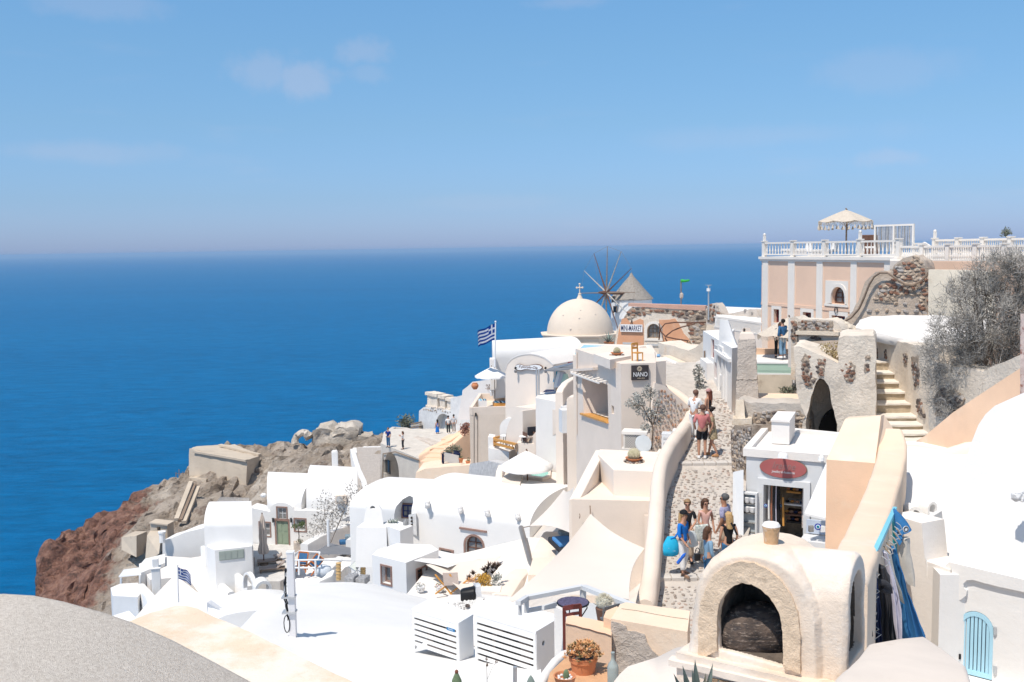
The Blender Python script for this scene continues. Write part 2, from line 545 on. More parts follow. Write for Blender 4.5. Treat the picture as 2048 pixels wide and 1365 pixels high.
def to_mesh_eval(o):
 bpy.context.view_layer.update()
 dg=bpy.context.evaluated_depsgraph_get()
 me=bpy.data.meshes.new_from_object(o.evaluated_get(dg))
 o.modifiers.clear()
 o.data=me
_stone_cache={}
def stone_mesh(kind,mat):
 k=(kind,mat.name)
 if k not in _stone_cache:
  r_=random.Random(kind*7+3)
  bm=nb()
  bmesh.ops.create_icosphere(bm,subdivisions=1,radius=1)
  for v in bm.verts:
   v.co*=r_.uniform(.72,1.12)
   for i in range(3):
    v.co[i]=max(-.8,min(.8,v.co[i]))
  me=bpy.data.meshes.new('stone')
  bm.to_mesh(me)
  bm.free()
  me.materials.append(mat)
  _stone_cache[k]=me
 return _stone_cache[k]
def stone(parent,p,s,mat,nrm=None,name='stone',rnd=RD):
 o=bpy.data.objects.new(name,stone_mesh(rnd.randrange(6),mat))
 COL.objects.link(o)
 o.parent=parent
 base=parent.location if(parent and parent.type=='EMPTY' and parent.parent is None)else V((0,0,0))
 o.location=V(p)-base
 o.scale=s
 yaw=math.atan2(nrm.y,nrm.x)+math.pi/2 if nrm is not None else rnd.uniform(0,6.28)
 o.rotation_euler=(rnd.uniform(-.25,.25),rnd.uniform(-.25,.25),yaw+rnd.uniform(-.15,.15))
 return o
def inpoly(x,y,P):
 c=False
 n=len(P)
 for i in range(n):
  x1,y1=P[i]
  x2,y2=P[i-1]
  if(y1>y)!=(y2>y)and x<(x2-x1)*(y-y1)/(y2-y1)+x1:
   c=not c
 return c
def stones_in(f,poly,parent,mats,size=(.16,.10),step=1.0,most=300,off=.0,jit=.35,seed=1,deep=.08,back=1):
 """rows of single stones laid on wall f inside a pixel polygon"""
 rn=random.Random(seed)
 uz=[f.uz(*p)for p in poly]
 us,zs=[a[0]for a in uz],[a[1]for a in uz]
 if step<=1.25 and back:
  bm,pl=nb(),[]
  for a,b in zip(uz,uz[1:]+uz[:1]):
   for k in range(4):
    pl.append((a[0]+(b[0]-a[0])*k/4+rn.uniform(-.3,.3)*size[0],a[1]+(b[1]-a[1])*k/4+rn.uniform(-.3,.3)*size[1]))
  f.poly(bm,pl,-.25,off+.012)
  obj('mortar_bed',bm,MATS['rubble_mortar'],parent)
  step*=.80
  off-=deep*.25
 else:
  off-=deep*.4
 z=min(zs)
 k=0
 while z<max(zs):
  u=min(us)+rn.uniform(0,size[0])
  while u<max(us):
   if inpoly(u,z,uz)and k<most:
    sx,sz=size[0]*rn.uniform(.6,1.25),size[1]*rn.uniform(.7,1.2)
    stone(parent,f.at(u+rn.uniform(-jit,jit)*size[0]*.3,z+rn.uniform(-jit,jit)*size[1],off),(sx*.66,deep,sz*.70),rn.choice(mats),f.n,rnd=rn)
    k+=1
   u+=size[0]*step*rn.uniform(.85,1.3)
  z+=size[1]*step*1.05
 return k
def sea_mat():
 m=bpy.data.materials.new('sea_water')
 m.use_nodes=True
 t=m.node_tree
 b=t.nodes['Principled BSDF']
 L=t.links.new
 geo=t.nodes.new('ShaderNodeNewGeometry')
 b.inputs['Roughness'].default_value=.4
 b.inputs['Specular IOR Level'].default_value=.02
 b.inputs['IOR'].default_value=1.33
 n0=t.nodes.new('ShaderNodeTexNoise')
 n0.inputs['Scale'].default_value=.0022
 n0.inputs['Detail'].default_value=8
 mp0=t.nodes.new('ShaderNodeMapping')
 mp0.inputs['Scale'].default_value=(.35,1.6,1)
 mp0.inputs['Rotation'].default_value=(0,0,.25)
 L(geo.outputs['Position'],mp0.inputs[0])
 L(mp0.outputs[0],n0.inputs[0])
 mx=t.nodes.new('ShaderNodeMix')
 mx.data_type='RGBA'
 mx.inputs[6].default_value=(.0005,.088,.228,1)
 mx.inputs[7].default_value=(.0010,.130,.305,1)
 L(n0.outputs[0],mx.inputs[0])
 mp1=t.nodes.new('ShaderNodeMapping')
 mp1.inputs['Scale'].default_value=(.55,1.5,1)
 mp1.inputs['Rotation'].default_value=(0,0,.35)
 L(geo.outputs['Position'],mp1.inputs[0])
 n1=t.nodes.new('ShaderNodeTexNoise')
 n1.inputs['Scale'].default_value=.11
 n1.inputs['Detail'].default_value=9
 n1.inputs['Roughness'].default_value=.72
 L(mp1.outputs[0],n1.inputs[0])
 mr=t.nodes.new('ShaderNodeMapRange')
 mr.inputs[1].default_value,mr.inputs[2].default_value=.30,.72
 mr.inputs[3].default_value,mr.inputs[4].default_value=.72,1.36
 L(n1.outputs[0],mr.inputs[0])
 m2=t.nodes.new('ShaderNodeVectorMath')
 m2.operation='SCALE'
 L(mx.outputs[2],m2.inputs[0])
 L(mr.outputs[0],m2.inputs['Scale'])
 n2=t.nodes.new('ShaderNodeTexNoise')
 n2.inputs['Scale'].default_value=.16
 n2.inputs['Detail'].default_value=5
 n2.inputs['Roughness'].default_value=.62
 L(mp1.outputs[0],n2.inputs[0])
 r2=t.nodes.new('ShaderNodeMapRange')
 r2.inputs[1].default_value,r2.inputs[2].default_value=.775,.80
 r2.inputs[4].default_value=.55
 L(n2.outputs[0],r2.inputs[0])
 m3=t.nodes.new('ShaderNodeMix')
 m3.data_type='RGBA'
 L(r2.outputs[0],m3.inputs[0])
 L(m2.outputs[0],m3.inputs[6])
 m3.inputs[7].default_value=(.6,.65,.7,1)
 L(m3.outputs[2],b.inputs['Base Color'])
 bp=t.nodes.new('ShaderNodeBump')
 bp.inputs['Strength'].default_value=.9
 bp.inputs['Distance'].default_value=1.3
 L(n1.outputs[0],bp.inputs['Height'])
 L(bp.outputs[0],b.inputs['Normal'])
 return m
bm=nb()
N_=64
rings=[30,400,2000,9000,36000]
prev=[bm.verts.new((r_*0+0,0,SEA))for r_ in(1,)]
Ls=[]
for r_ in rings:
 Ls.append([bm.verts.new((r_*math.cos(2*math.pi*k/N_),r_*math.sin(2*math.pi*k/N_),SEA))for k in range(N_)])
bm.faces.new(Ls[0])
bm.verts.remove(prev[0])
for i in range(len(rings)-1):
 for k in range(N_):
  bm.faces.new((Ls[i][k],Ls[i+1][k],Ls[i+1][(k+1)%N_],Ls[i][(k+1)%N_]))
struct('sea',bm,sea_mat())
bm=nb()
box(bm,(0,0,(SEA-1+9)/2),(76000,76000,9-SEA+1))
hz=bpy.data.materials.new('haze_air')
hz.use_nodes=True
hz.node_tree.nodes.clear()
ho=hz.node_tree.nodes.new('ShaderNodeOutputMaterial')
hv=hz.node_tree.nodes.new('ShaderNodeVolumePrincipled')
hv.inputs['Color'].default_value=(.46,.70,1.0,1)
hv.inputs['Density'].default_value=.00008
hv.inputs['Anisotropy'].default_value=.0
hz.node_tree.links.new(hv.outputs[0],ho.inputs['Volume'])
h=obj('haze',bm,hz)
h['kind']='stuff'
def interp_grid(ctrl,xs,ys):
 """linear interpolation over the Delaunay triangles of the control points"""
 P2=[V((p[0],p[1]))for p in ctrl]
 vs,es,fs,ov,oe,of=delaunay_2d_cdt(P2,[],[],0,1e-4)
 z=[ctrl[o_[0]][2]for o_ in ov]
 X,Y=np.meshgrid(xs,ys)
 Z=np.full(X.shape,np.nan)
 for f_ in fs:
  (x1,y1),(x2,y2),(x3,y3)=[vs[i]for i in f_]
  den=(y2-y3)*(x1-x3)+(x3-x2)*(y1-y3)
  if abs(den)<1e-9:
   continue
  a_=((y2-y3)*(X-x3)+(x3-x2)*(Y-y3))/den
  b_=((y3-y1)*(X-x3)+(x1-x3)*(Y-y3))/den
  c_=1-a_-b_
  k=(a_>=-1e-6)&(b_>=-1e-6)&(c_>=-1e-6)
  Z[k]=(a_*z[f_[0]]+b_*z[f_[1]]+c_*z[f_[2]])[k]
 return X,Y,Z
def grid_obj(name,X,Y,Z,disp,mat,rock=1.0):
 ny,nx=X.shape
 co=[]
 for j in range(ny):
  for i in range(nx):
   p=V((X[j,i],Y[j,i],Z[j,i]))
   if disp:
    q=p*.16
    d=noise.noise_vector(q)*.9+noise.noise_vector(q*2.1)*.7+noise.noise_vector(q*4.6)*.5+noise.noise_vector(q*9.5)*.34
    rg=noise.ridged_multi_fractal(p*.22,1.0,2.1,4,1.0,2.0)-1.0
    vo=noise.voronoi(p*.33)[0]
    v2=noise.voronoi(p*.9)[0]
    cr=min(.5,vo[1]-vo[0])*2.2+min(.4,v2[1]-v2[0])*.8
    p=p+d*disp*.75+V((.3,-.45,.8))*(cr-.8)*disp*.8+V((0,0,rg*.35*disp))
   co.append(p)
 fs=[(j*nx+i,j*nx+i+1,(j+1)*nx+i+1,(j+1)*nx+i)for j in range(ny-1)for i in range(nx-1)if not(np.isnan(Z[j,i])or np.isnan(Z[j,i+1])or np.isnan(Z[j+1,i])or np.isnan(Z[j+1,i+1]))]
 co=[p if p.z==p.z else V((p.x,p.y,-60))for p in co]
 me=bpy.data.meshes.new(name)
 me.from_pydata(co,[],fs)
 me.update()
 me.materials.append(mat)
 me.shade_smooth()
 me.set_sharp_from_angle(angle=math.radians(38))
 o=bpy.data.objects.new(name,me)
 COL.objects.link(o)
 o['kind']='structure'
 return o
def cliff_mat():
 m=M('cliff_rock',(.47,.375,.29),var=.28,scale=.25,bump=1.,bs=2.2,bd=.7,col2=(.56,.475,.395),blot=[((.25,.18,.14),.55,.55,.68,.85),((.68,.60,.51),.2,.53,.66,.75),((.15,.12,.10),1.9,.58,.68,.8)])
 t=m.node_tree
 b=t.nodes['Principled BSDF']
 src=b.inputs['Base Color'].links[0].from_socket
 geo=[n for n in t.nodes if n.type=='NEW_GEOMETRY'][0]
 sep=t.nodes.new('ShaderNodeSeparateXYZ')
 t.links.new(geo.outputs['Position'],sep.inputs[0])
 n=t.nodes.new('ShaderNodeTexNoise')
 n.inputs['Scale'].default_value=.14
 n.inputs['Detail'].default_value=8
 n.inputs['Roughness'].default_value=.65
 t.links.new(geo.outputs['Position'],n.inputs[0])
 a=t.nodes.new('ShaderNodeMath');a.operation='MULTIPLY_ADD'
 t.links.new(sep.outputs[0],a.inputs[0]);a.inputs[1].default_value=-.13;a.inputs[2].default_value=-.13*43.5
 c=t.nodes.new('ShaderNodeMath');c.operation='MULTIPLY_ADD'
 t.links.new(n.outputs[0],c.inputs[0]);c.inputs[1].default_value=3.4
 d=t.nodes.new('ShaderNodeMath');d.operation='ADD'
 zt_=t.nodes.new('ShaderNodeMath');zt_.operation='MULTIPLY_ADD'
 t.links.new(sep.outputs[2],zt_.inputs[0]);zt_.inputs[1].default_value=-.09;zt_.inputs[2].default_value=-.09*35
 d.operation='ADD'
 t.links.new(a.outputs[0],d.inputs[0]);t.links.new(zt_.outputs[0],d.inputs[1])
 t.links.new(d.outputs[0],c.inputs[2])
 r=t.nodes.new('ShaderNodeMapRange');r.interpolation_type='SMOOTHSTEP'
 r.inputs[1].default_value,r.inputs[2].default_value=1.55,1.95
 r.inputs[4].default_value=.92
 t.links.new(c.outputs[0],r.inputs[0])
 n2=t.nodes.new('ShaderNodeTexNoise')
 n2.inputs['Scale'].default_value=1.0
 n2.inputs['Detail'].default_value=8
 n2.inputs['Roughness'].default_value=.7
 t.links.new(geo.outputs['Position'],n2.inputs[0])
 rp=t.nodes.new('ShaderNodeValToRGB')
 rp.color_ramp.elements[0].position,rp.color_ramp.elements[0].color=.36,(.07,.035,.028,1)
 rp.color_ramp.elements[1].position,rp.color_ramp.elements[1].color=.66,(.40,.22,.155,1)
 e=rp.color_ramp.elements.new(.5);e.color=(.25,.115,.08,1)
 t.links.new(n2.outputs[0],rp.inputs[0])
 mx=t.nodes.new('ShaderNodeMix');mx.data_type='RGBA'
 t.links.new(r.outputs[0],mx.inputs[0])
 t.links.new(src,mx.inputs[6])
 t.links.new(rp.outputs[0],mx.inputs[7])
 t.links.new(mx.outputs[2],b.inputs['Base Color'])
 return m
ridge=[(62,1196,108),(66,1150,110),(76,1088,113),(100,1070,116),(125,1058,118),(162,1055,119),(192,1033,121),(238,1015,123),(262,992,125),(300,975,127),(340,957,128),(378,950,130),(384,925,133),(440,889,136),(500,890,137),(590,890,138),(640,885,138),(700,866,138),(752,866,136),(800,862,134)]
inner=[(80,1205,106),(110,1150,109),(130,1100,113),(180,1090,115),(150,1215,102),(205,1235,92),(225,1200,98),(240,1130,106),(250,1080,112),(300,1150,97),(300,1085,108),(285,1035,116),(330,1010,119),(340,1090,102),(400,1040,107),(420,1000,113),(372,985,121),(384,964,125.5),(440,978,121.5),(497,986,120),(470,902,131),(535,915,126),(505,990,116),(560,935,120),(620,905,125),(620,935,112),(700,905,116),(740,885,124),(790,900,112),(840,890,116)]
ctrl=[]
for a_ in ridge:
 p=W(*a_)
 ctrl.append(p)
 ctrl.append(p+V((-3.0,6,-9))if a_[0]>100 else p+V((-2.5,4,-14)))
 ctrl.append(p+V((-8,22,-52)))
for a_ in inner:
 ctrl.append(W(*a_))
for a_ in((66,1230,104),(80,1262,99),(105,1300,93),(140,1350,86)):
 p=W(*a_)
 ctrl.append(p)
 ctrl.append(p+V((-1.6,1.0,-16)))
 ctrl.append(p+V((-6,3,-45)))
for x_,y_,z_ in((-75,96,-90),(-68,90,-90),(-60,84,-90),(-52,76,-88),(-36,74,-40),(-25,78,-32),(-8,84,-28),(4,90,-24),(10,112,-19),(14,140,-24),(10,165,-80),(-75,170,-90),(-80,130,-80)):
 ctrl.append(V((x_,y_,z_)))
X,Y,Z=interp_grid(ctrl,np.arange(-74,8,.36),np.arange(80,150,.4))
def smooth(Z,n):
 for _ in range(n):
  A=np.pad(Z,1,mode='edge')
  B=(A[:-2,1:-1]+A[2:,1:-1]+A[1:-1,:-2]+A[1:-1,2:]+4*Z)/8
  Z=np.where(np.isnan(B),Z,B)
 return Z
Z=smooth(Z,2)
grid_obj('cliff',X,Y,Z,1.15,cliff_mat())
earth=M('pale_dusty_ground',(.62,.57,.52),var=.12,scale=1.2,bump=.6,bs=6)
hs=[(-2,3,-4),(6,3,-4.2),(-8,3,-5),(14,3,-4),(-4,10,-8.5),(3,10,-8.0),(8,10,-8),(16,10,-8),(-8,10,-10),(-5,20,-13),(0,22,-11),(4,22,-9.8),(9,22,-10),(16,22,-9),(-9,25,-18),(-4,40,-17),(2,40,-13),(7,40,-8.5),(12,40,-8),(22,40,-5),(-16,40,-24),(-14,60,-28),(-4,55,-19),(3,55,-13),(8,60,-11.0),(14,60,-10),(26,60,-6),(-26,70,-34),(-18,80,-30),(-10,75,-27),(-4,80,-22.5),(2,80,-16),(8,80,-12),(20,80,-12),(34,80,-9),(-8,100,-25),(0,100,-20),(8,104,-14),(20,120,-13),(40,120,-14),(10,135,-18),(24,150,-40),(45,150,-40),(-20,20,-22),(-22,45,-32),(-30,30,-40),(-40,60,-48),(22,3,-4),(24,20,-6),(34,40,-5),(50,70,-8),(60,120,-30)]
X,Y,Z=interp_grid([V(p)for p in hs],np.arange(-40,60,1.5),np.arange(3,150,1.5))
grid_obj('hillside',X,Y,Z,.12,earth)
def FP(pts,z):
 return[WZ(x,y,z)for x,y in pts]
def zat(px,py,Y):
 return W(px,py,Y).z
def flat(bm,pts,z,depth):
 """flat-topped block whose top outline is read at height z"""
 return prism(bm,FP(pts,z),z-depth,z)
# windmill
Y=120
c=W(1263,597,Y)
R_=40.5/FPX*Y
mill=thing('windmill','round white windmill tower with conical grey thatched roof and bare wheel','windmill',(c.x,c.y,c.z-8))
put('tower',lathe,([(R_*1.16,-9),(R_*1.05,-4),(R_,0)],c,40,),white,mill,smooth=40)
bm=nb()
hr=46/FPX*Y
lathe(bm,[(R_*.9,-.25),(R_*1.08,-.05),(R_*.62,1.2),(R_*.40,1.85),(R_*.24,2.3),(R_*.12,2.65),(R_*.05,2.95),(.02,3.05)],c,44)
rough(bm,.05,2.2)
obj('thatched_roof',bm,thatch,mill,smooth=60)
f=Fac(W(1224,620,Y-1.9),W(1240,621,Y-2.3))
for r_ in((1228,614,1233,625),(1225,594,1229,604)):
 q=f.rect(*r_)
 wo=put('window',f.slab,(q,-.12,.05,),glass,mill)
 bm=nb()
 for s_ in((q[0]-.08,q[1]-.08,q[0],q[3]+.08),(q[2],q[1]-.08,q[2]+.08,q[3]+.08),(q[0],q[3],q[2],q[3]+.08)):
  f.slab(bm,s_,-.1,.09)
 obj('window_frame',bm,timber,wo)
hub=W(1213,586,117.2)
ax=V((-.86,-.5,.06)).normalized()
e1=V((.5,-.86,0)).normalized()
e2=ax.cross(e1).normalized()
put('wheel_axle',tube,([hub-ax*3.2,hub,hub+ax*.4,hub+ax*1.1],[.17,.2,.24,.1],10,),brown_w,mill,smooth=40)
tips=[]
for k in range(12):
 a_=2*math.pi*(k+.02)/12+.03
 d=e1*math.cos(a_)+e2*math.sin(a_)
 t_=hub+d*5.45
 tips.append(t_)
 put('spoke',tube,([hub+d*.1,hub+d*1.9,t_],[.12,.075,.032],6,),[timber,brown_w,twig][k%3],mill)
bm=nb()
tip2=hub+ax*2.2
for k in range(12):
 tube(bm,[tips[k],tips[(k+1)%12]],.012,4)
 if k%2==0:
  tube(bm,[tips[k],hub+ax*1.05],.010,4)
obj('rigging_wire',bm,timber,mill)
# church with dome
Y=92
c=W(1160,668,Y)
R_=66.5/FPX*Y
ch=thing('domed_church','sandy church with a smooth hemispherical dome and small stone cross','church',(c.x,c.y,c.z-6))
put('dome',lathe,([(R_*1.005,-.15)]+[(R_*math.cos(math.pi/2*k/18)**.94,R_*1.06*math.sin(math.pi/2*k/18))for k in range(18)]+[(.02,R_*1.06)],c,56,),domem,ch,smooth=60)
bm=nb()
D=R_*1.17
oct_=[(c.x+D*1.02*math.cos(math.radians(a_)),c.y+D*1.02*math.sin(math.radians(a_)))for a_ in range(-112,248,45)]
prism(bm,oct_,c.z-7,c.z-.12)
drum=obj('drum',bm,ruinp,ch)
drum.data.materials[0]=M('sunbleached_stone_plaster',(.70,.60,.48),var=.12,scale=1.6,bump=.7,bs=8,bd=.04,blot=[((.55,.43,.31),2.2,.55,.72,.6),((.78,.70,.61),.9,.52,.68,.7)])
bm=nb()
prism(bm,[(c.x+(x-c.x)*1.03,c.y+(y-c.y)*1.03)for x,y in oct_],c.z-.12,c.z+.02)
prism(bm,[(c.x+(x-c.x)*1.06,c.y+(y-c.y)*1.06)for x,y in oct_],c.z+.02,c.z+.10)
obj('cornice',bm,domem,ch)
for a_ in(-112,-67):
 A,B=[V((c.x+D*1.02*math.cos(math.radians(t_)),c.y+D*1.02*math.sin(math.radians(t_)),0))for t_ in(a_,a_+45)]
for pa,pb,r_ in(((1095,664,88.7),(1177,665,88.7),(1121,677,1133,698)),((1177,665,88.7),(1238,658,90.5),(1179,675,1193,698)),((1082,658,90.8),(1095,664,88.7),(1085,672,1092,696))):
 i_=0
fs_=[]
for k in range(8):
 A,B=V((*oct_[k],0)),V((*oct_[(k+1)%8],0))
 fc=Fac(A,B)
 mid=(A+B)/2
 if(mid-V((c.x,c.y,0))).dot(V((-c.x,-c.y,0)))>0:
  fs_.append((fc,mid))
for fc,mid in fs_:
 u=(mid-fc.a).dot(fc.u)
 q=(u-.35,c.z-1.65,u+.35,c.z-.62)
 cut(drum,holes(fc,[q],.25,arched=True))
 window(fc,q,ch,frame=timber,pane=glass2,nx=2,nz=2,fw_=.06,depth=.22,arched=True)
bm=nb()
top=c+V((0,0,R_*1.06))
lathe(bm,[(.34,-.12),(.30,.0),(.17,.25),(.13,.42),(.17,.46),(.12,.5),(.02,.52)],top,12)
obj('finial_base',bm,domem,ch,smooth=45)
bm=nb()
for p,q,r_ in(((0,0,.5),(0,0,1.35),.05),((-.27,0,1.02),(.27,0,1.02),.05)):
 tube(bm,[top+V(p),top+V(q)],r_,8)
for p in((0,0,1.35),(-.27,0,1.02),(.27,0,1.02),(0,0,1.02)):
 ball(bm,top+V(p),.095,2)
obj('stone_cross',bm,domem,ch,smooth=60)
for k,(a_,e_)in enumerate(((-130,35),(-95,30),(-60,36),(-110,12),(-92,45))):
 ra,re=math.radians(a_),math.radians(e_)
 d=V((math.cos(ra)*math.cos(re),math.sin(ra)*math.cos(re),math.sin(re)*1.05))
 put('rain_spout',ball,(c+d*R_,.10,1,),stucco,ch)
# mini-market ruin
A,B=W(1226,655,75),W(1424,640,72)
f=Fac(A,B)
mk=thing('mini_market_building','half ruined orange house with rubble crest and blue lettered sign','house',(A.x,A.y,-9))
zb=-12
outl=[(1226,720),(1232,668),(1238,650),(1246,640),(1256,632),(1262,616),(1412,618),(1424,624),(1430,640),(1430,720)]
pts=[f.uz(*p)for p in outl]
wall=put('wall',f.poly,(pts,0,-.7,),ruinp,mk)
bm=nb()
back=[f.at(f.uz(1262,616)[0],0,-.7),f.at(f.uz(1412,616)[0],0,-.7),f.at(f.uz(1412,616)[0],0,-6),f.at(f.uz(1262,616)[0],0,-6)]
prism(bm,back,zb,f.uz(1262,618)[1]-.1)
obj('rear_block',bm,cream,mk)
bm=nb()
u0,u1=f.uz(1257,610)[0],f.uz(1411,616)[0]
solid(bm,[f.at(u0,f.uz(1258,607)[1],.06),f.at(u0,f.uz(1262,613)[1],.06),f.at(u0,f.uz(1262,613)[1],-.62),f.at(u0,f.uz(1258,607)[1],-.62)],[f.at(u1,f.uz(1411,612)[1],.06),f.at(u1,f.uz(1411,622)[1],.06),f.at(u1,f.uz(1411,622)[1],-.62),f.at(u1,f.uz(1411,612)[1],-.62)])
obj('coping_band',bm,M('dull_pink_plaster',(.58,.36,.28),var=.08,bump=.3),mk)
for pl in([(1232,700),(1237,666),(1244,638),(1254,636),(1259,645),(1266,644),(1280,638),(1287,641),(1288,700)],[(1318,640),(1338,640),(1350,637),(1358,648),(1368,668),(1378,678),(1384,690),(1324,692)]):
 put('orange_plaster_patch',f.poly,([f.uz(*p)for p in pl],.0,.035,),orange,mk)
ar=f.rect(1294,648,1321,677)
cut(wall,holes(f,[ar],.45,arched=True))
window(f,ar,mk,frame=timber,pane=glass2,nx=3,nz=3,fw_=.07,depth=.35,arched=True,surround=trim,sw=.18)
for r_ in((1246,685,1270,689),(1294,688,1318,692)):
 bm=nb()
 q=f.rect(*r_)
 f.slab(bm,q,.01,.08)
 o_=obj('window_lintel',bm,greypaint,mk)
MX=[stone_r,stone_d,stone_r,stone_t]
stones_in(f,[(1262,616),(1300,617),(1304,624),(1290,630),(1275,633),(1262,640),(1246,640)],mk,MX,(.42,.24),1.0,90,.0,seed=2,deep=.14)
stones_in(f,[(1300,619),(1412,620),(1412,638),(1380,640),(1362,638),(1340,628),(1300,626)],mk,MX,(.42,.24),1.0,110,.0,seed=3,deep=.14)
stones_in(f,[(1370,640),(1412,638),(1414,690),(1388,690),(1378,664)],mk,[stone_g,stone_t,stone_r],(.40,.26),1.25,80,.0,seed=4,deep=.12)
sg=thing('shop_sign','white board sign reading MINI-MARKET in dark blue capitals','sign',f.P(1264,664))
q=f.rect(1242,649,1286,664)
put('board',f.slab,(q,.12,.17,),whitepaint,sg)
def text_on(f,s_,px0,py0,px1,py1,off,mat,parent,name='lettering',bold=.0,thick=.006,align='fit',italic=0):
 """raised letters laid on wall f inside a pixel rectangle"""
 cu=bpy.data.curves.new(name,'FONT')
 cu.body=s_
 cu.extrude=thick
 cu.offset=bold
 cu.resolution_u=3
 cu.shear=italic
 to=bpy.data.objects.new(name,cu)
 COL.objects.link(to)
 bpy.context.view_layer.update()
 me=bpy.data.meshes.new_from_object(to.evaluated_get(bpy.context.evaluated_depsgraph_get()))
 bpy.data.objects.remove(to)
 xs=[v.co.x for v in me.vertices]
 ys=[v.co.y for v in me.vertices]
 u0,z0,u1,z1=f.rect(px0,py0,px1,py1)
 flip=f.u.dot(RT)<0
 for v in me.vertices:
  a_=(v.co.x-min(xs))/(max(xs)-min(xs))
  b_=(v.co.y-min(ys))/(max(ys)-min(ys))
  u=u1+(u0-u1)*a_ if flip else u0+(u1-u0)*a_
  v.co=f.at(u,z0+(z1-z0)*b_,off+v.co.z)
 return obj(name,me,mat,parent)
bluel=M('dark_blue_lettering',(.012,.02,.09),bump=0,var=.05)
text_on(f,'MINI-MARKET',1243.5,651,1284.5,662,.175,bluel,sg,bold=.004)
bm=nb()
q=f.rect(1262,645,1266,650)
bar(bm,f.at(q[0],q[1],.15),f.at((q[0]+q[2])/2,q[3]+.2,.02),.03)
bar(bm,f.at(q[2],q[1],.15),f.at((q[0]+q[2])/2,q[3]+.2,.02),.03)
obj('hanger',bm,black,sg)
pg=thing('dry_vine','bare brown vine branches arching in front of the orange wall','vine',f.P(1330,690,1.2))
for ln in([(1318,680,.3),(1320,660,.9),(1330,648,1.4),(1350,645,1.6),(1380,646,1.3),(1412,645,.7)],[(1330,674,1.2),(1345,662,1.4),(1362,655,1.2),(1390,648,.8)],[(1318,648,.2),(1322,664,1.0),(1332,674,1.6),(1350,678,1.6),(1376,682,1.2)],[(1330,676,1.6),(1338,690,1.7),(1352,698,1.6)],[(1348,698,1.6),(1370,694,1.5),(1390,700,1.2)]):
 put('branch',tube,([f.P(x,y,d)for x,y,d in ln],.05,6,),brown_w,pg,smooth=60)
def leaves(bm,cen,rad,n,size,rn,flatz=1.0,shell=.35,up_=.0):
 """n small leaf faces spread through an ellipsoid volume"""
 for _ in range(n):
  while True:
   d=V((rn.uniform(-1,1),rn.uniform(-1,1),rn.uniform(-1,1)))
   if d.length<1 and d.length>rn.random()*shell:
    break
  p=V(cen)+V((d.x*rad[0],d.y*rad[1],d.z*rad[2]))
  a_=V((rn.uniform(-1,1),rn.uniform(-1,1),rn.uniform(-.7,1)+up_)).normalized()
  b_=a_.orthogonal().normalized()
  if rn.random()<.5:
   b_=a_.cross(b_)
  s_=size*rn.uniform(.6,1.35)
  vs=[bm.verts.new(p-b_*s_*.3),bm.verts.new(p+a_*s_*.9),bm.verts.new(p+b_*s_*.3),bm.verts.new(p-a_*s_*.5)]
  bm.faces.new(vs)
bm=nb()
for x,y,d in((1336,690,1.6),(1350,688,1.6),(1362,693,1.4),(1376,690,1.2),(1345,696,1.6)):
 leaves(bm,f.P(x,y,d),(.35,.3,.3),60,.12,RD)
obj('foliage',bm,leafg,pg)
# rubble wall, white roof and lattice beyond the lane
f2=Fac(W(1412,640,71),W(1524,650,66))
bm=nb()
f2.poly(bm,[f2.uz(*p)for p in((1412,650),(1412,622),(1420,608),(1432,606),(1440,618),(1444,628),(1462,628),(1500,618),(1514,622),(1520,640),(1520,650))],0,-.6)
subdiv(bm,.5)
rough(bm,.07,2.5)
o_=obj('rubble_wall',bm,stucco,None,smooth=35)
tag(o_,'broken grey rubble wall behind the white lattice fence','wall')
stones_in(f2,[(1414,645),(1414,622),(1422,610),(1436,612),(1442,628),(1440,645)],o_,[stone_d,stone_g,stone_r],(.36,.25),1.1,60,.02,seed=6,deep=.14)
stones_in(f2,[(1444,645),(1446,630),(1500,622),(1515,628),(1518,645)],o_,[stone_t,stone_g],(.36,.25),1.6,40,.02,seed=7,deep=.12)
o_=put('flat_white_roof',flat,([(1436,613),(1560,618),(1560,650),(1430,640)],zat(1440,618,76),3,),white,None)
tag(o_,'low flat white roof seen over the rubble wall','roof')
f3=Fac(W(1428,652,62),W(1526,650,56))
lat=thing('lattice_fence','cream lattice fence below the pink building','fence',f3.P(1428,668))
q=f3.rect(1429,642,1525,660)
bm=nb()
n=int((q[2]-q[0])/.16)
hh=q[3]-q[1]
for i in range(n):
 u=q[0]+i*.16
 for s_ in(-1,1):
  ua,ub=(u,u+hh)if s_>0 else(u+hh,u)
  if max(ua,ub)<q[2]:
   f3.poly(bm,[(ua,q[1]),(ua+.05,q[1]),(ub+.05,q[3]),(ub,q[3])],.01*s_,.01*s_+.012)
lo=obj('lattice',bm,trim,lat)
lo['kind']='stuff'
bm=nb()
f3.slab(bm,(q[0],q[3],q[2],q[3]+.09),-.04,.05)
f3.slab(bm,(q[0],q[1]-.09,q[2],q[1]),-.04,.05)
obj('rail',bm,trim,lat)
put('base_wall',f3.slab,((q[0],q[1]-3,q[2],q[1]-.1),-.3,.03,),cream2,lat)
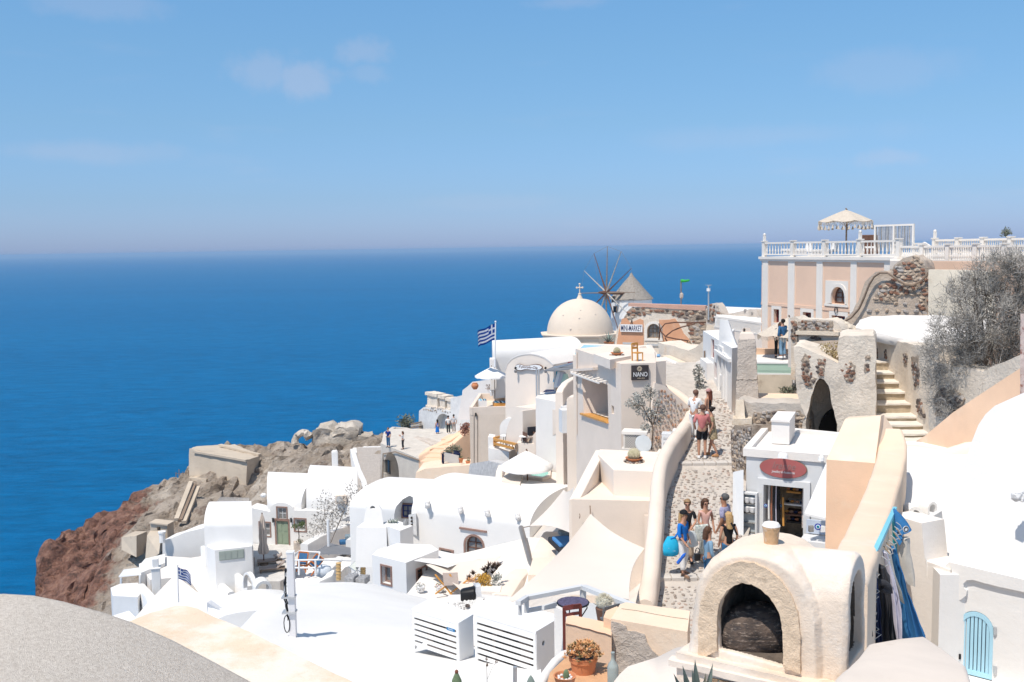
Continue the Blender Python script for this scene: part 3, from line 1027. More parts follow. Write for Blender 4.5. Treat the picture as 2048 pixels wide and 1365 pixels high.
for nm,lb,ct,px,pt,pb,YY,r_ in(('windsock_pole','thin dark pole flying a small green windsock','pole',1362,560,625,74,.045),('aerial_mast','grey aerial mast with a prickly antenna on top','antenna',1417,572,640,68,.05)):
 t_=thing(nm,lb,ct,W(px,pb,YY))
 put('pole',tube,([W(px,pb,YY),W(px,pt,YY)],r_,8,),steel if nm[0]=='a' else timber,t_)
 if nm[0]=='w':
  put('windsock',tube,([W(1362,562,YY),W(1370,562.5,YY-.1),W(1379,561,YY-.2)],[.13,.10,.07],10,),M('green_windsock',(.05,.42,.08),bump=0),t_,smooth=60)
  put('junction_box',ball,(W(1363,592,YY),(.16,.12,.3),1,),stucco,t_)
 else:
  put('antenna_head',tube,([W(1417,583,YY),W(1417,577,YY)],.13,8,),whitepaint,t_)
  bm=nb()
  for k in range(7):
   a_=k*.9
   bar(bm,W(1417,573,YY),W(1417,573,YY)+V((math.cos(a_)*.22,math.sin(a_)*.22,.1)),.02)
  obj('antenna_rods',bm,steel,t_)
# pink building
A,B=W(1523.5,515,60),W(1800,520,48.7)
f=Fac(A,B)
zt=(A.z+B.z)/2+.08
pk=thing('pink_building','tall pink house with cream pilasters and an ogee arched window','house',(A.x,A.y,zt-8))
Lw=(B-A).length
wall=put('wall',prism,([f.at(0,0),f.at(Lw,0),f.at(Lw,0,-9),f.at(0,0,-9)],-13,zt-.15,),pink,pk)
wr=[f.rect(1548,619,1559,646),f.rect(1606,625,1623,650),f.rect(1664,632,1691,656)]
og=f.rect(1664,574,1692,608)
cb=holes(f,wr,.35)
cut(wall,cb)
cut(wall,holes(f,[og],.35,arched=True,pointed=.55))
window(f,og,pk,frame=brown_w,pane=glass2,nx=2,nz=3,fw_=.09,depth=.26,arched=True,pointed=.55)
for r_ in wr:
 window(f,r_,pk,frame=M('maroon_wood',(.17,.035,.035),bump=.1),pane=glass,nx=2,nz=2,fw_=.09,depth=.25,surround=trim,sw=.22)
pr=f.rect(1652,562,1697,609)
oc=f.arch(og,14,pointed=.55)
ic2=[(og[0]+(u-og[0])*1+(-.13 if u<(og[0]+og[2])/2 else.13),z+(.16 if z>og[1]+.5 else 0))for u,z in oc]
bm=nb()
mid=(og[0]+og[2])/2
Lh=[(pr[0],pr[1]),(pr[0],pr[3]),(mid,pr[3])]+[p for p in reversed(oc)if p[0]<=mid+1e-4]
Rh=[(mid,pr[3]),(pr[2],pr[3]),(pr[2],pr[1])]+[p for p in reversed(oc)if p[0]>=mid-1e-4]
f.poly(bm,Lh,.0,.045)
f.poly(bm,Rh,.0,.045)
f.slab(bm,(pr[0]-.05,pr[1]-.12,pr[2]+.05,pr[1]),0,.08)
obj('window_panel',bm,trim,pk)
bm=nb()
for i in range(len(oc)-1):
 a_,b_=oc[i],oc[i+1]
 ea,eb=ic2[i],ic2[i+1]
 f.poly(bm,[a_,b_,eb,ea],.045,.09)
obj('arch_moulding',bm,trim,pk)
for x0,x1 in((1526,1537),(1577,1590),(1634,1646),(1702,1714),(1769,1781)):
 q=f.rect(x0,525,x1,650)
 put('pilaster',f.slab,((q[0],-12,q[2],zt-.16),.0,.06,),trim,pk)
for ya,yb,pro in((602,606,.05),):
 ua,za=f.uz(1525,ya+2.5)
 put('string_course',f.slab,((.02,za-.16,Lw,za),0,.04,),pink,pk)
bm=nb()
prism(bm,[f.at(-.12,0,.16),f.at(Lw,0,.16),f.at(Lw,0,-9.1),f.at(-.12,0,-9.1)],zt-.15,zt)
prism(bm,[f.at(-.06,0,.08),f.at(Lw,0,.08),f.at(Lw,0,-9.05),f.at(-.06,0,-9.05)],zt-.27,zt-.155)
obj('cornice',bm,trim,pk)
bm=nb()
pc=f.P(1672,621,.08)
tube(bm,[pc+f.u*.14*math.cos(k*.52)+V((0,0,.16*math.sin(k*.52)))for k in range(13)],.02,6)
obj('cable_coil',bm,black,pk)
def balustrade(name,label,P0,P1,zb_,h,nposts,per,parent_group=None,mat=trim,capx=None,bal_r=.05):
 P0,P1=V(P0),V(P1)
 t_=thing(name,label,'balustrade',(P0.x,P0.y,zb_),parent_group)
 d=(P1-P0)
 d.z=0
 yaw=math.atan2(d.y,d.x)
 for i in range(nposts):
  p=P0+d*(i/(nposts-1))
  bm=nb()
  box(bm,(p.x,p.y,zb_+h*.55),(.22,.22,h*1.1),yaw)
  box(bm,(p.x,p.y,zb_+h*1.1+.03),(.30,.30,.06),yaw)
  if capx and i in capx:
   box(bm,(p.x,p.y,zb_+h*1.1+.21),(.13,.13,.3),yaw)
   ball(bm,(p.x,p.y,zb_+h*1.1+.42),.10,1)
  obj('post',bm,mat,t_)
 put('handrail',bar,(V((P0.x,P0.y,zb_+h)),V((P1.x,P1.y,zb_+h)),.14,.10,),mat,t_)
 put('bottom_rail',bar,(V((P0.x,P0.y,zb_+.12)),V((P1.x,P1.y,zb_+.12)),.12,.08,),mat,t_)
 me=None
 for i in range(nposts-1):
  for k in range(per):
   p=P0+d*((i+(k+1)/(per+1))/(nposts-1))
   if me is None:
    bm=nb()
    b0,hh=.16,h-.21
    lathe(bm,[(bal_r*.7,b0),(bal_r*.7,b0+.06*hh),(bal_r*1.1,b0+.28*hh),(bal_r*.55,b0+.58*hh),(bal_r*.6,b0+.9*hh),(bal_r*.8,b0+hh)],(0,0,0),6)
    me=bpy.data.meshes.new('baluster')
    bm.to_mesh(me)
    bm.free()
    me.materials.append(mat)
   o_=bpy.data.objects.new('baluster',me)
   COL.objects.link(o_)
   o_.parent=t_
   o_.location=V((p.x,p.y,zb_))-t_.location
 return t_
balustrade('balustrade','white balustrade along the edge of the pink building roof',f.at(.15,0,-.08),f.at(f.uz(1795,515)[0],0,-.08),zt,.80,5,9,'white balustrades on the pink roof',capx=(0,3))
Pa,Pb=W(1797,522,49),W(2075,518,41)
balustrade('balustrade','long low white balustrade running right behind the dry bush',Pa,Pb,min(Pa.z,Pb.z)-.1,.78,6,11,'white balustrades on the pink roof')
Pa,Pb=W(1869,512,55),W(2080,508,47)
balustrade('balustrade','upper white balustrade with a potted olive tree behind it',Pa,Pb,(Pa.z+Pb.z)/2,.78,5,12,'white balustrades on the pink roof',capx=(0,))
o_=put('roof_terrace',flat,([(1780,522),(2120,516),(2120,508),(1780,505)],-.86,.4,),trim,None)
tag(o_,'cream roof terrace floor behind the white balustrades','terrace')
f5=Fac(W(1800,530,47.5),W(2060,530,41))
o_=put('terrace_wall',f5.slab,((0,-9,(W(2060,530,41)-W(1800,530,47.5)).length,f5.uz(1900,523)[1]),-.4,0,),pink,None)
tag(o_,'pink wall under the long low balustrade beside the ruin','wall')
t_=thing('stair_railing','short sloping white railing between two balustrades','railing',W(1830,520,50))
for(xa,ya),(xb,yb)in(((1826,488),(1850,488)),((1848,486),(1870,500)),((1826,505),(1868,512))):
 put('rail',bar,(W(xa,ya,50),W(xb,yb,49),.12,.09,),trim,t_)
for k in range(5):
 bm=nb()
 x=1829+k*9
 bar(bm,W(x,488+max(0,k-2)*4,50),W(x,512,50),.10)
 obj('post' if k in(0,4)else 'baluster',bm,trim,t_)
bm=nb()
flat(bm,[(1530,514),(1800,519),(1800,512),(1530,509)],zt-.03,.3)
bm.free()
def parasol(name,label,base,top,radius,drop,n,mat,polemat,fringe=0,tassels=0,group=None,sag=.06,scallop=.0,valance=.0,pole_r=.03):
 base,top=V(base),V(top)
 t_=thing(name,label,'umbrella',base,group)
 put('pole',tube,([base,V((base.x,base.y,top.z+.06))],pole_r,8,),polemat,t_,smooth=60)
 bm=nb()
 seg=n*4
 rings_=5
 Ls=[]
 for j in range(1,rings_+1):
  fr=j/rings_
  L_=[]
  for k in range(seg):
   a_=2*math.pi*k/seg
   m_=abs(math.sin(a_*n/2))
   rr=radius*fr*(1-.07*m_*fr)
   z=-drop*fr**1.15-sag*m_*math.sin(fr*math.pi/2)+sag*.3
   L_.append(V((top.x+rr*math.cos(a_),top.y+rr*math.sin(a_),top.z+z)))
  Ls.append(L_)
 if valance:
  Ls.append([p+V((0,0,-valance*(.8+.2*math.cos(i*math.pi*n/4))if scallop else-valance))for i,p in enumerate(Ls[-1])])
 rws=loops(bm,Ls,caps=False)
 ap=bm.verts.new(top+V((0,0,.03)))
 for k in range(seg):
  face(bm,(ap,rws[0][k],rws[0][(k+1)%seg]))
 co=obj('canopy',bm,mat,t_,smooth=180)
 bm=nb()
 for k in range(n):
  a_=2*math.pi*k/n
  d=V((math.cos(a_),math.sin(a_),0))
  bar(bm,V((top.x,top.y,top.z-.05)),V((top.x,top.y,0))+d*radius*.97+V((0,0,top.z-drop-.03)),.025)
  bar(bm,V((top.x,top.y,top.z-drop*1.5)),V((top.x,top.y,0))+d*radius*.5+V((0,0,top.z-drop*.5-.05)),.02)
 obj('ribs',bm,polemat,t_)
 put('finial',ball,(top+V((0,0,.09)),.05,1,),polemat,t_)
 edge=Ls[-1]
 if fringe:
  bm=nb()
  for i in range(len(edge)):
   for k in range(4):
    p=edge[i].lerp(edge[(i+1)%len(edge)],k/4)
    l_=fringe*RD.uniform(.6,1.2)
    bar(bm,p,p+V((RD.uniform(-.02,.02),RD.uniform(-.02,.02),-l_)),.018)
  fo=obj('fringe',bm,mat,t_)
  fo['kind']='stuff'
 if tassels:
  for i in range(0,len(edge),max(1,len(edge)//tassels)):
   bm=nb()
   p=edge[i]+V((0,0,-fringe*1.0))
   lathe(bm,[(.012,0),(.03,-.04),(.075,-.20),(.02,-.22)],p,6)
   obj('tassel',bm,mat,t_)
 return t_
Yu=57
b_=W(1692,512,Yu)
parasol('fringed_umbrella','large macrame umbrella with hanging tassels on the pink building roof',b_,W(1692,421,Yu),54/FPX*Yu,.62,8,macrame,timber,fringe=.22,tassels=20,sag=.08,pole_r=.05)
Pa,Pb=W(1750,500,54),W(1826,500,52)
fr_=Fac(Pa,Pb)
rs=thing('reed_screen','tall white framed screen of hanging grey reeds','screen',Pa)
ua,ub=0,(Pb-Pa).length
z0,z1=fr_.uz(1790,500)[1]-.3,fr_.uz(1790,449)[1]
bm=nb()
for u in(ua,(ua+ub)/2,ub):
 fr_.slab(bm,(u-.05,z0,u+.05,z1),-.05,.05)
fr_.slab(bm,(ua+.05,z1-.1,ub-.05,z1-.002),-.045,.045)
obj('frame',bm,trim,rs)
k=0
u=ua+.08
while u<ub-.06:
 bm=nb()
 zz=z0+RD.uniform(.0,.5)
 tube(bm,[fr_.at(u,zz,RD.uniform(-.02,.02)),fr_.at(u+RD.uniform(-.02,.02),z1-.1,0)],.018,5)
 obj('reed',bm,RD.choice([twig,twigd,twig]),rs)
 u+=RD.uniform(.05,.095)
t_=thing('wicker_chair','dark wicker armchair under the fringed umbrella','chair',W(1738,512,55))
p=W(1738,512,55)
for nm,cc,ss in(('seat',(0,0,.25),(.8,.7,.3)),('backrest',(.1,.3,.75),(.9,.14,.8)),('armrest',(-.42,0,.5),(.12,.7,.3)),('armrest',(.42,0,.5),(.12,.7,.3)),('cushion',(0,-.03,.45),(.62,.6,.12))):
 bm=nb()
 box(bm,p+V(cc),ss)
 bevel(bm,.05,2)
 obj(nm,bm,canvas if nm=='cushion' else brown_w,t_)
for k,(x,yb)in enumerate(((1590,506),(1640,508))):
 t_=thing('sun_lounger',['cream sun lounger near the left end of the pink roof','cream sun lounger under the fringed umbrella'][k],'lounger',W(x,yb,61-2*k))
 p=W(x,yb+4,61-2*k)
 for nm,cc,ss in(('seat',(0,0,.3),(1.5,.65,.14)),('backrest',(.85,0,.5),(.14,.65,.55)),('base',(0,0,.12),(1.4,.5,.2))):
  bm=nb()
  box(bm,p+V(cc),ss,.3)
  bevel(bm,.03,2)
  obj(nm,bm,canvas,t_)
def potted_tree(px,py,YY,label,h,cr,potmat,leafm,name='olive_tree',pot=True,seed=1,dens=500,lsize=.07):
 rn=random.Random(seed)
 p=W(px,py,YY)
 t_=thing(name,label,'tree',p)
 if pot:
  put('pot',lathe,([(.16,0),(.22,.34),(.25,.36),(.25,.40),(.2,.4),(.18,.34)],p,14,),potmat,t_,smooth=40)
 bm=nb()
 tube(bm,[p+V((0,0,.3)),p+V((.03,.02,h*.5)),p+V((0,0,h*.75))],[.045,.035,.025],7)
 for k in range(6):
  a_=k*1.05+rn.random()
  tube(bm,[p+V((0,0,h*.6)),p+V((math.cos(a_)*cr*.7,math.sin(a_)*cr*.7,h*rn.uniform(.75,.95)))],[.02,.008],5)
 obj('trunk',bm,bark,t_)
 bm=nb()
 for k in range(9):
  a_=rn.random()*6.28
  q=p+V((math.cos(a_)*cr*.5,math.sin(a_)*cr*.5,h*.8+rn.uniform(-.5,.6)*cr))
  leaves(bm,q,(cr*.55,cr*.55,cr*.45),dens//9,lsize,rn)
 obj('crown',bm,leafm,t_)
 return t_
potted_tree(2012,496,52,'tiny potted olive tree standing on the upper terrace',1.0,.30,stucco,leafg,seed=3,dens=260,lsize=.08)
# the white houses below (left half)
def house(name,label,loc,cat='house',group=None):
 return thing(name,label,cat,loc,group)
cr_=thing('castle_ruin','ruined castle walls with a broken stone arch above the sea','ruin',W(690,888,128))
rn=random.Random(5)
def rock_mass(pxs,Y,d,parent,mat,name='wall',amp=.45,seed=1,size=.9):
 bm=nb()
 A=[W(x,y,Y)for x,y in pxs]
 B=[W(x,y,Y+d)for x,y in pxs]
 for p,q in zip(A,B):
  q.z=p.z
  q.x=p.x
 solid(bm,A,B)
 bmesh.ops.triangulate(bm,faces=[f_ for f_ in bm.faces if len(f_.verts)>4])
 subdiv(bm,size,5)
 rough(bm,amp,.7,seed)
 rough(bm,amp*.4,2.4,seed+3)
 return obj(name,bm,mat,parent,smooth=35)
castle_m=M('pale_ruin_rock',(.54,.46,.37),var=.2,scale=.5,bump=1.,bs=3,bd=.25,col2=(.68,.61,.53),blot=[((.30,.24,.19),1.3,.55,.70,.7)])
rock_mass([(621,893),(620,876),(630,862),(655,857),(668,866),(670,893)],128,5,cr_,castle_m,seed=1)
rock_mass([(664,900),(664,864),(676,856),(700,853),(716,860),(716,874),(724,884),(722,900)],127,5,cr_,castle_m,seed=2)
rock_mass([(716,890),(716,872),(742,874),(744,892)],127,4,cr_,castle_m,seed=3)
bm=nb()
rad=15.0/FPX*128
cc=W(606,884,128)
tube(bm,[cc+V((rad*1.1*math.cos(a_),rn.uniform(-.2,.2),rad*1.15*math.sin(a_)))for a_ in[math.radians(195-12.5*k)for k in range(14)]],[.5,.46,.42,.40,.40,.42,.44,.47,.5,.5,.52,.58,.62,.7],8)
subdiv(bm,.5)
rough(bm,.12,1.6)
obj('broken_arch',bm,castle_m,cr_,smooth=40)
bm=nb()
z_=zat(382,897,128)
A=[W(379,898,128),W(494,921,122),W(500,975,121.5),W(420,968,124),W(377,957,127)]
top=[W(379,898,128),W(494,921,122),W(520,912,126),W(470,889,134),W(392,893,132)]
solid(bm,top,[V((p.x-.3,p.y-.6,p.z-6.5))for p in top])
subdiv(bm,1.2,4)
rough(bm,.10,.8)
o_=obj('concrete_buttress',bm,concrete,None,smooth=30)
tag(o_,'big tan concrete buttress wall holding up the castle rock','wall')
o_=put('concrete_footing',solid,([W(377,955,126),W(412,959,124),W(420,957,125),W(385,952,127.5)],[W(377,985,126),W(412,985,124),W(420,985,125),W(385,985,127.5)],),concrete,None)
tag(o_,'small square concrete block at the foot of the big buttress','block')
bm=nb()
for d_ in(0,.12):
 pass
for(xa,ya,Ya),(xb,yb,Yb)in(((389,905,127.4),(494,923,121.9)),((440,892,131),(520,912,125.8))):
 bar(bm,W(xa,ya,Ya)+V((0,0,.1)),W(xb,yb,Yb)+V((0,0,.1)),.5,.25)
o_=obj('parapet_rim',bm,concrete,None)
tag(o_,'thin broken rim on top of the concrete buttress','parapet')
t_=thing('wire_fence','rusty fence posts standing on the cliff edge','fence',W(362,952,128.6))
for x,h_ in((352,8),(358,14),(366,9),(372,10),(377,12)):
 put('post',bar,(W(x,955,128.6),W(x,953-h_,128.6),.08,),timber,t_)
put('rail',bar,(W(352,948,128.6),W(378,946,128.6),.05,),timber,t_)
t_=thing('timber_stair_rails','two weathered timber beams leaning down the rock slope','beams',W(368,1005,112))
for(xa,ya),(xb,yb)in(((353,1040),(382,965)),((368,1045),(396,975)),((360,1042),(388,970))):
 put('beam',bar,(W(xa,ya,107),W(xb,yb,117),.5,.35,),concrete if xa!=360 else timber,t_)
f=Fac(W(300,1050,102),W(335,1052,100))
hut=thing('stone_hut','small square stone hut with one dark window on the rocks','hut',W(318,1075,101))
wl=put('wall',flat,([(300,1046),(334,1050),(347,1043),(313,1040)],zat(300,1046,102),4.5,),concrete,hut)
q=f.rect(313,1054,321,1063)
bm=nb()
fw2=Fac(WZ(300,1046,zat(300,1046,102)),WZ(334,1050,zat(300,1046,102)))
q=fw2.rect(314,1054,321,1062)
cut(wl,holes(fw2,[q],.5))
put('window',fw2.slab,(q,-.48,-.44,),black_i,hut)
put('roof',flat,([(298,1045),(335,1049.5),(349,1042),(313,1038)],zat(300,1046,102)+.12,.14,),concrete,hut)
bm=nb()
solid(bm,[W(243,1075,105),W(273,1072,102),W(294,1063,106),W(270,1063,109)],[W(243,1100,104),W(273,1115,101),W(294,1105,105),W(270,1100,108)])
solid(bm,[W(294,1072,100),W(322,1072,98),W(320,1062,101),W(300,1062,102)],[W(290,1125,98),W(318,1108,96),W(318,1100,99),W(292,1105,100)])
o_=obj('retaining_wall',bm,concrete,None)
tag(o_,'concrete retaining walls on the slope under the stone hut','wall')
L1=house('vaulted_annex','small white barrel roofed house at the end of the terrace by the cliff',W(455,1110,74))
bm=nb()
zs=-20.9
vault(bm,V((W(415,1050,77).x,77.2,zs)),V((W(503,1045,77).x,77.2,zs)),2.9,1.0,8,18,2.2,k0=.2,k1=.27)
bevel(bm,.12,2,40)
obj('wall',bm,white,L1,smooth=40)
zl=zat(418,1094,73.9)
bm=nb()
flat(bm,[(414,1094),(430,1101),(504,1093),(504,1082),(414,1086)],zl,5)
bevel(bm,.06,2)
obj('lean_to',bm,white,L1)
fl1=Fac(WZ(430,1101,zl),WZ(504,1093,zl))
q=fl1.rect(438,1101,488,1119)
cb_=put('cabinet',fl1.slab,(q,.0,.05,),M('sage_paint',(.36,.40,.36),var=.06,bump=.1),L1)
for k in range(4):
 bm=nb()
 u=q[0]+(q[2]-q[0])*k/4
 fl1.slab(bm,(u+.04,q[1]+.05,u+(q[2]-q[0])/4-.04,q[3]-.05),.05,.075)
 dr=obj('cabinet_door',bm,MATS['sage_paint'],cb_)
fs1=Fac(V((W(422,1050,79).x,79,0)),V((W(409.5,1050,74.5).x,74.5,0)))
q=fs1.rect(408,1066,412,1078)
put('window',fs1.slab,((q[0],q[1],q[0]+.7,q[3]),0,.04,),glass2,L1)
bm=nb()
Pq=[W(426,1013,84),W(499,1010,84),W(499,997,90),W(440,995,90)]
n=24
L_=[]
for i in range(n*2+1):
 fr=i/(n*2)
 z_=.07 if i%2 else 0
 L_.append((Pq[0].lerp(Pq[1],fr)+V((0,0,z_)),Pq[3].lerp(Pq[2],fr)+V((0,0,z_))))
vs=[[bm.verts.new(p)for p in a_]for a_ in L_]
for a_,b_ in zip(vs,vs[1:]):
 bm.faces.new((a_[0],b_[0],b_[1],a_[1]))
r_=bmesh.ops.solidify(bm,geom=bm.faces[:],thickness=.05)
o_=obj('corrugated_roof',bm,white2,None)
tag(o_,'ribbed white sheet roof behind the barrel roofed annex','roof')
L2=house('green_door_house','long white house with a sage green door and stone framed windows',W(575,1092,84))
A,B=W(498,1026,84),W(662,1013,82.2)
f=Fac(A,B)
zf=(A.z+B.z)/2
zfl=zat(563,1090,83.3)
Lw=(B-A).length
arcp=[f.uz(x,y)for x,y in((540,1024),(541,1015),(546,1010),(554,1006.5),(563,1005.5),(572,1007),(580,1011),(585,1016),(587,1021))]
ol=[(0,zfl-4),(0,zf)]+arcp+[(Lw,zf+.02),(Lw,zfl-4)]
wl=put('wall',f.poly,(ol,0,-1.5,),white,L2)
dq=f.rect(553,1041,577,1090)
wq=[f.rect(555,1016,573,1040),f.rect(590,1039,611,1062),f.rect(520,1046,540,1072)]
cut(wl,holes(f,wq+[(dq[0],dq[1]-.02,dq[2],dq[3])],.22))
for q in wq:
 window(f,q,L2,frame=M('pale_grey_joinery',(.55,.56,.56),var=.05),pane=glass2,nx=2,nz=2,fw_=.09,depth=.18,surround=frame_s,sw=.11)
bm=nb()
sage2=M('sage_green_door_paint',(.27,.33,.24),var=.08,bump=.15)
f.slab(bm,dq,-.18,-.12)
dr=obj('door',bm,sage2,L2)
for i in range(2):
 for k in range(2):
  bm=nb()
  w2,h2=(dq[2]-dq[0])/2,(dq[3]-dq[1])/2
  f.slab(bm,(dq[0]+i*w2+.1,dq[1]+k*h2+.12,dq[0]+(i+1)*w2-.1,dq[1]+(k+1)*h2-.12),-.12,-.095)
  obj('door_panel',bm,sage2,dr)
bm=nb()
for q in((dq[0]-.14,dq[1],dq[0],dq[3]+.14),(dq[2],dq[1],dq[2]+.14,dq[3]+.14),(dq[0],dq[3],dq[2],dq[3]+.14)):
 f.slab(bm,q,-.02,.03)
obj('door_surround',bm,frame_s,L2)
for x in(546,582):
 bm=nb()
 p=f.P(x,1042,.12)
 box(bm,p,(.12,.12,.28))
 box(bm,p+V((0,0,.2)),(.16,.16,.05))
 obj('wall_lantern',bm,black,L2)
bm=nb()
rp_=3.4
apz=zat(540,948,87.6)
vault(bm,f.at(-.02,zf,-rp_-.25),f.at(f.uz(600,1020)[0],zf,-rp_-.25),rp_,apz-zf,4,18,2.25,k0=.48)
apz2=zat(640,927,88)
vault(bm,f.at(f.uz(583,1020)[0],zf-.01,-rp_-.35),f.at(Lw+.9,zf-.01,-rp_-.2),rp_+.1,apz2-zf,4,18,2.25,k0=.4,k1=.45)
bevel(bm,.15,2,40)
obj('barrel_roof',bm,white,L2,smooth=40)
bm=nb()
for(x,y,YY)in((527,991,85),(602,990,85)):
 ball(bm,W(x,y,YY),(.28,.3,.2),2)
obj('roof_spout',bm,whrough,L2)
bm=nb()
p=W(670,926,89)
box(bm,p+V((0,0,.25)),(.55,.55,1.6),.2)
box(bm,p+V((0,0,1.0)),(.42,.42,.3),.2)
bevel(bm,.04)
obj('chimney',bm,white,L2)
zT=zfl
o_=put('terrace',flat,([(420,1112),(490,1163),(560,1163),(600,1140),(720,1110),(700,1085),(500,1088),(430,1100)],zT,8,),M('pale_terrace_floor',(.60,.575,.545),var=.12,scale=2,bump=.5,bs=9,blot=[((.42,.40,.37),2.5,.56,.7,.4)]),None)
tag(o_,'pale stone terrace in front of the green door','terrace')
o_=put('terrace_parapet',sweepwall,([WZ(x,y,zT+.75)for x,y in((406,1092),(418,1104),(430,1113),(450,1128),(470,1144),(490,1160),(500,1172))],.42,zT-9,),white,None,smooth=40)
tag(o_,'thick white parapet sloping along the outer edge of the green door terrace','parapet')
o_=put('buttress_ledge',sweepwall,([WZ(x,y,zT+.1)for x,y in((412,1135),(440,1165),(462,1184))],.5,zT-8,),white,None,smooth=40)
tag(o_,'narrow white ledge running under the outer terrace parapet','ledge')
bl=thing('bell_arch_chimney','small white arched chimney hood on the roof below the terrace','chimney',W(515,1185,68))
def arch_hood(parent,P0,P1,depth,legs_h,thick,mat,name):
 """thick arch over an opening, from foot P0 to foot P1 (real thickness `depth`)"""
 bm=nb()
 P0,P1=V(P0),V(P1)
 d=P1-P0
 u=V((d.x,d.y,0)).normalized()
 n=V((u.y,-u.x,0))
 hw=d.length/2
 c_=(P0+P1)/2+V((0,0,legs_h))
 def ring(r_,o_):
  return[c_-u*r_+n*o_-V((0,0,legs_h))]+[c_-u*r_*math.cos(math.pi*k/12)+V((0,0,r_*math.sin(math.pi*k/12)))+n*o_ for k in range(13)]+[c_+u*r_+n*o_-V((0,0,legs_h))]
 O0,I0,O1,I1=ring(hw,depth/2),ring(hw-thick,depth/2),ring(hw,-depth/2),ring(hw-thick,-depth/2)
 rows=[[bm.verts.new(p)for p in r_]for r_ in(O0,I0,I1,O1)]
 for a_ in range(4):
  ra,rb=rows[a_],rows[(a_+1)%4]
  for i in range(len(ra)-1):
   bm.faces.new((ra[i],ra[i+1],rb[i+1],rb[i]))
 bm.faces.new((rows[0][0],rows[1][0],rows[2][0],rows[3][0]))
 bm.faces.new((rows[0][-1],rows[1][-1],rows[2][-1],rows[3][-1]))
 bevel(bm,.03,2,40)
 return obj(name,bm,mat,parent,smooth=40)
arch_hood(bl,W(508,1188,67.5),W(541,1180,68),1.0,.35,.20,white,'front_arch')
arch_hood(bl,W(490,1180,69.6),W(511,1185,68),.3,.35,.16,white,'side_arch')
LV=house('lower_vault','white vaulted roof with a roughcast end wall below the terrace',W(480,1240,60))
A_=[(415,1225),(417,1205),(425,1199),(450,1193),(485,1182),(520,1178),(560,1180),(590,1190)]
bm=nb()
za=[W(x,y,64+(x-415)*.015)for x,y in A_]
zb_=[W(x,y,54)for x,y in((412,1252),(432,1240),(452,1231),(475,1226),(505,1222),(540,1222),(570,1226),(600,1232))]
low=V((0,0,-7))
loops(bm,[[V((p.x,p.y,p.z-9))for p in za],za,zb_,[V((p.x,p.y,p.z-9))for p in zb_]],caps=False,closed=False)
bmesh.ops.triangulate(bm,faces=bm.faces[:])
obj('roof',bm,white,LV,smooth=50)
bm=nb()
f_=Fac(W(414,1225,61),W(452,1240,56))
solid(bm,[W(414,1205,62),W(455,1231,54.5),W(455,1275,54.5),W(414,1240,62)],[W(422,1200,62.3),W(462,1229,54.8),W(462,1275,54.8),W(422,1240,62.3)])
obj('roughcast_wall',bm,M('black_flecked_roughcast',(.66,.66,.68),var=.2,scale=14,bump=1.,bs=20,bd=.08,blot=[((.25,.25,.27),9,.56,.64,.7)]),LV)
def blk(name,label,cat,pts,z,depth,mat=None,bv=.06):
 bm=nb()
 flat(bm,pts,z,depth)
 bevel(bm,bv,2)
 o=obj(name,bm,mat or white,None)
 tag(o,label,cat)
 return o
z1=zat(225,1170,84)
blk('terrace_house','low white flat house at the very edge under the red cliff','house',[(221,1176),(240,1168),(276,1166),(282,1185),(275,1195),(225,1192)],z1,9)
o_=put('stair_wall',sweepwall,([W(280,1168,84),W(300,1190,80),W(306,1205,78)],.8,-50,),white,None,smooth=40)
tag(o_,'white sloping side wall of a stair under the red cliff','wall')
bm=nb()
p=W(312,1148,82)
box(bm,p+V((0,0,-3)),(.7,.7,7),.3)
box(bm,p+V((0,0,.9)),(.5,.5,.9),.3)
box(bm,p+V((0,0,.55)),(.85,.85,.12),.3)
bevel(bm,.04)
o_=obj('chimney',bm,white,None)
tag(o_,'slender square white chimney standing near the striped flag on the lower slope','chimney')
zz=zat(330,1150,84)
blk('courtyard_wall','large plain white wall with a slanting shadow beside the lower flag','wall',[(278,1128),(325,1112),(408,1118),(410,1150),(300,1160)],zat(325,1130,88),10,white2)
bm=nb()
P_=[W(325,1082,92),W(340,1078,92),W(372,1065,92),W(409,1056,92),W(412,1050,92),W(412,1120,92),W(325,1124,92)]
solid(bm,P_,[p+V((.5,2.5,0))for p in P_])
o_=obj('gable_wall',bm,white,None)
tag(o_,'tall white wall stepping up towards the barrel roofed annex','wall')
bm=nb()
p=W(325,1085,91.5)
tube(bm,[p,p+V((0,0,.9))],.28,10)
tube(bm,[p+V((0,0,.9)),p+V((0,0,1.05))],.36,10)
o_=obj('chimney',bm,white,None)
tag(o_,'short round white chimney at the top of the stepped white wall','chimney')
blk('terrace_house','long low white terrace block above the lower flag courtyard','house',[(278,1132),(290,1118),(330,1108),(330,1126),(282,1146)],zat(290,1130,87),9)
bm=nb()
zz=-27.0
flat(bm,[(370,1118),(408,1112),(412,1150),(470,1205),(440,1222),(400,1190),(372,1150)],zat(410,1160,76),8)
o_=obj('path',bm,white2,None)
o_['kind']='structure'
o_=put('walkway_wall',sweepwall,([W(412,1120,84),W(408,1138,80),W(425,1165,76),(W(455,1196,70))],.5,-42,),white,None,smooth=40)
tag(o_,'white wall dropping along the walkway behind the lower striped flag','wall')
blk('rooftop','bright white stepped roof at the bottom corner beside the sandy roof','roof',[(225,1232),(258,1222),(272,1236),(262,1250),(236,1245)],zat(240,1232,74),6)
blk('flat_white_roof','plain white roof under the lower flag next to the cream ledge','roof',[(296,1205),(350,1150),(420,1205),(470,1260),(330,1262),(262,1246)],zat(340,1208,70),8,white2)
t_=thing('slat_pergola','white slatted pergola roof at the foot of the red cliff','pergola',W(262,1160,88))
for k in range(9):
 put('slat',bar,(W(240+k*5,1154-k*.5,85),W(250+k*4.6,1140-k*.6,91),.22,.08,),whitepaint,t_)
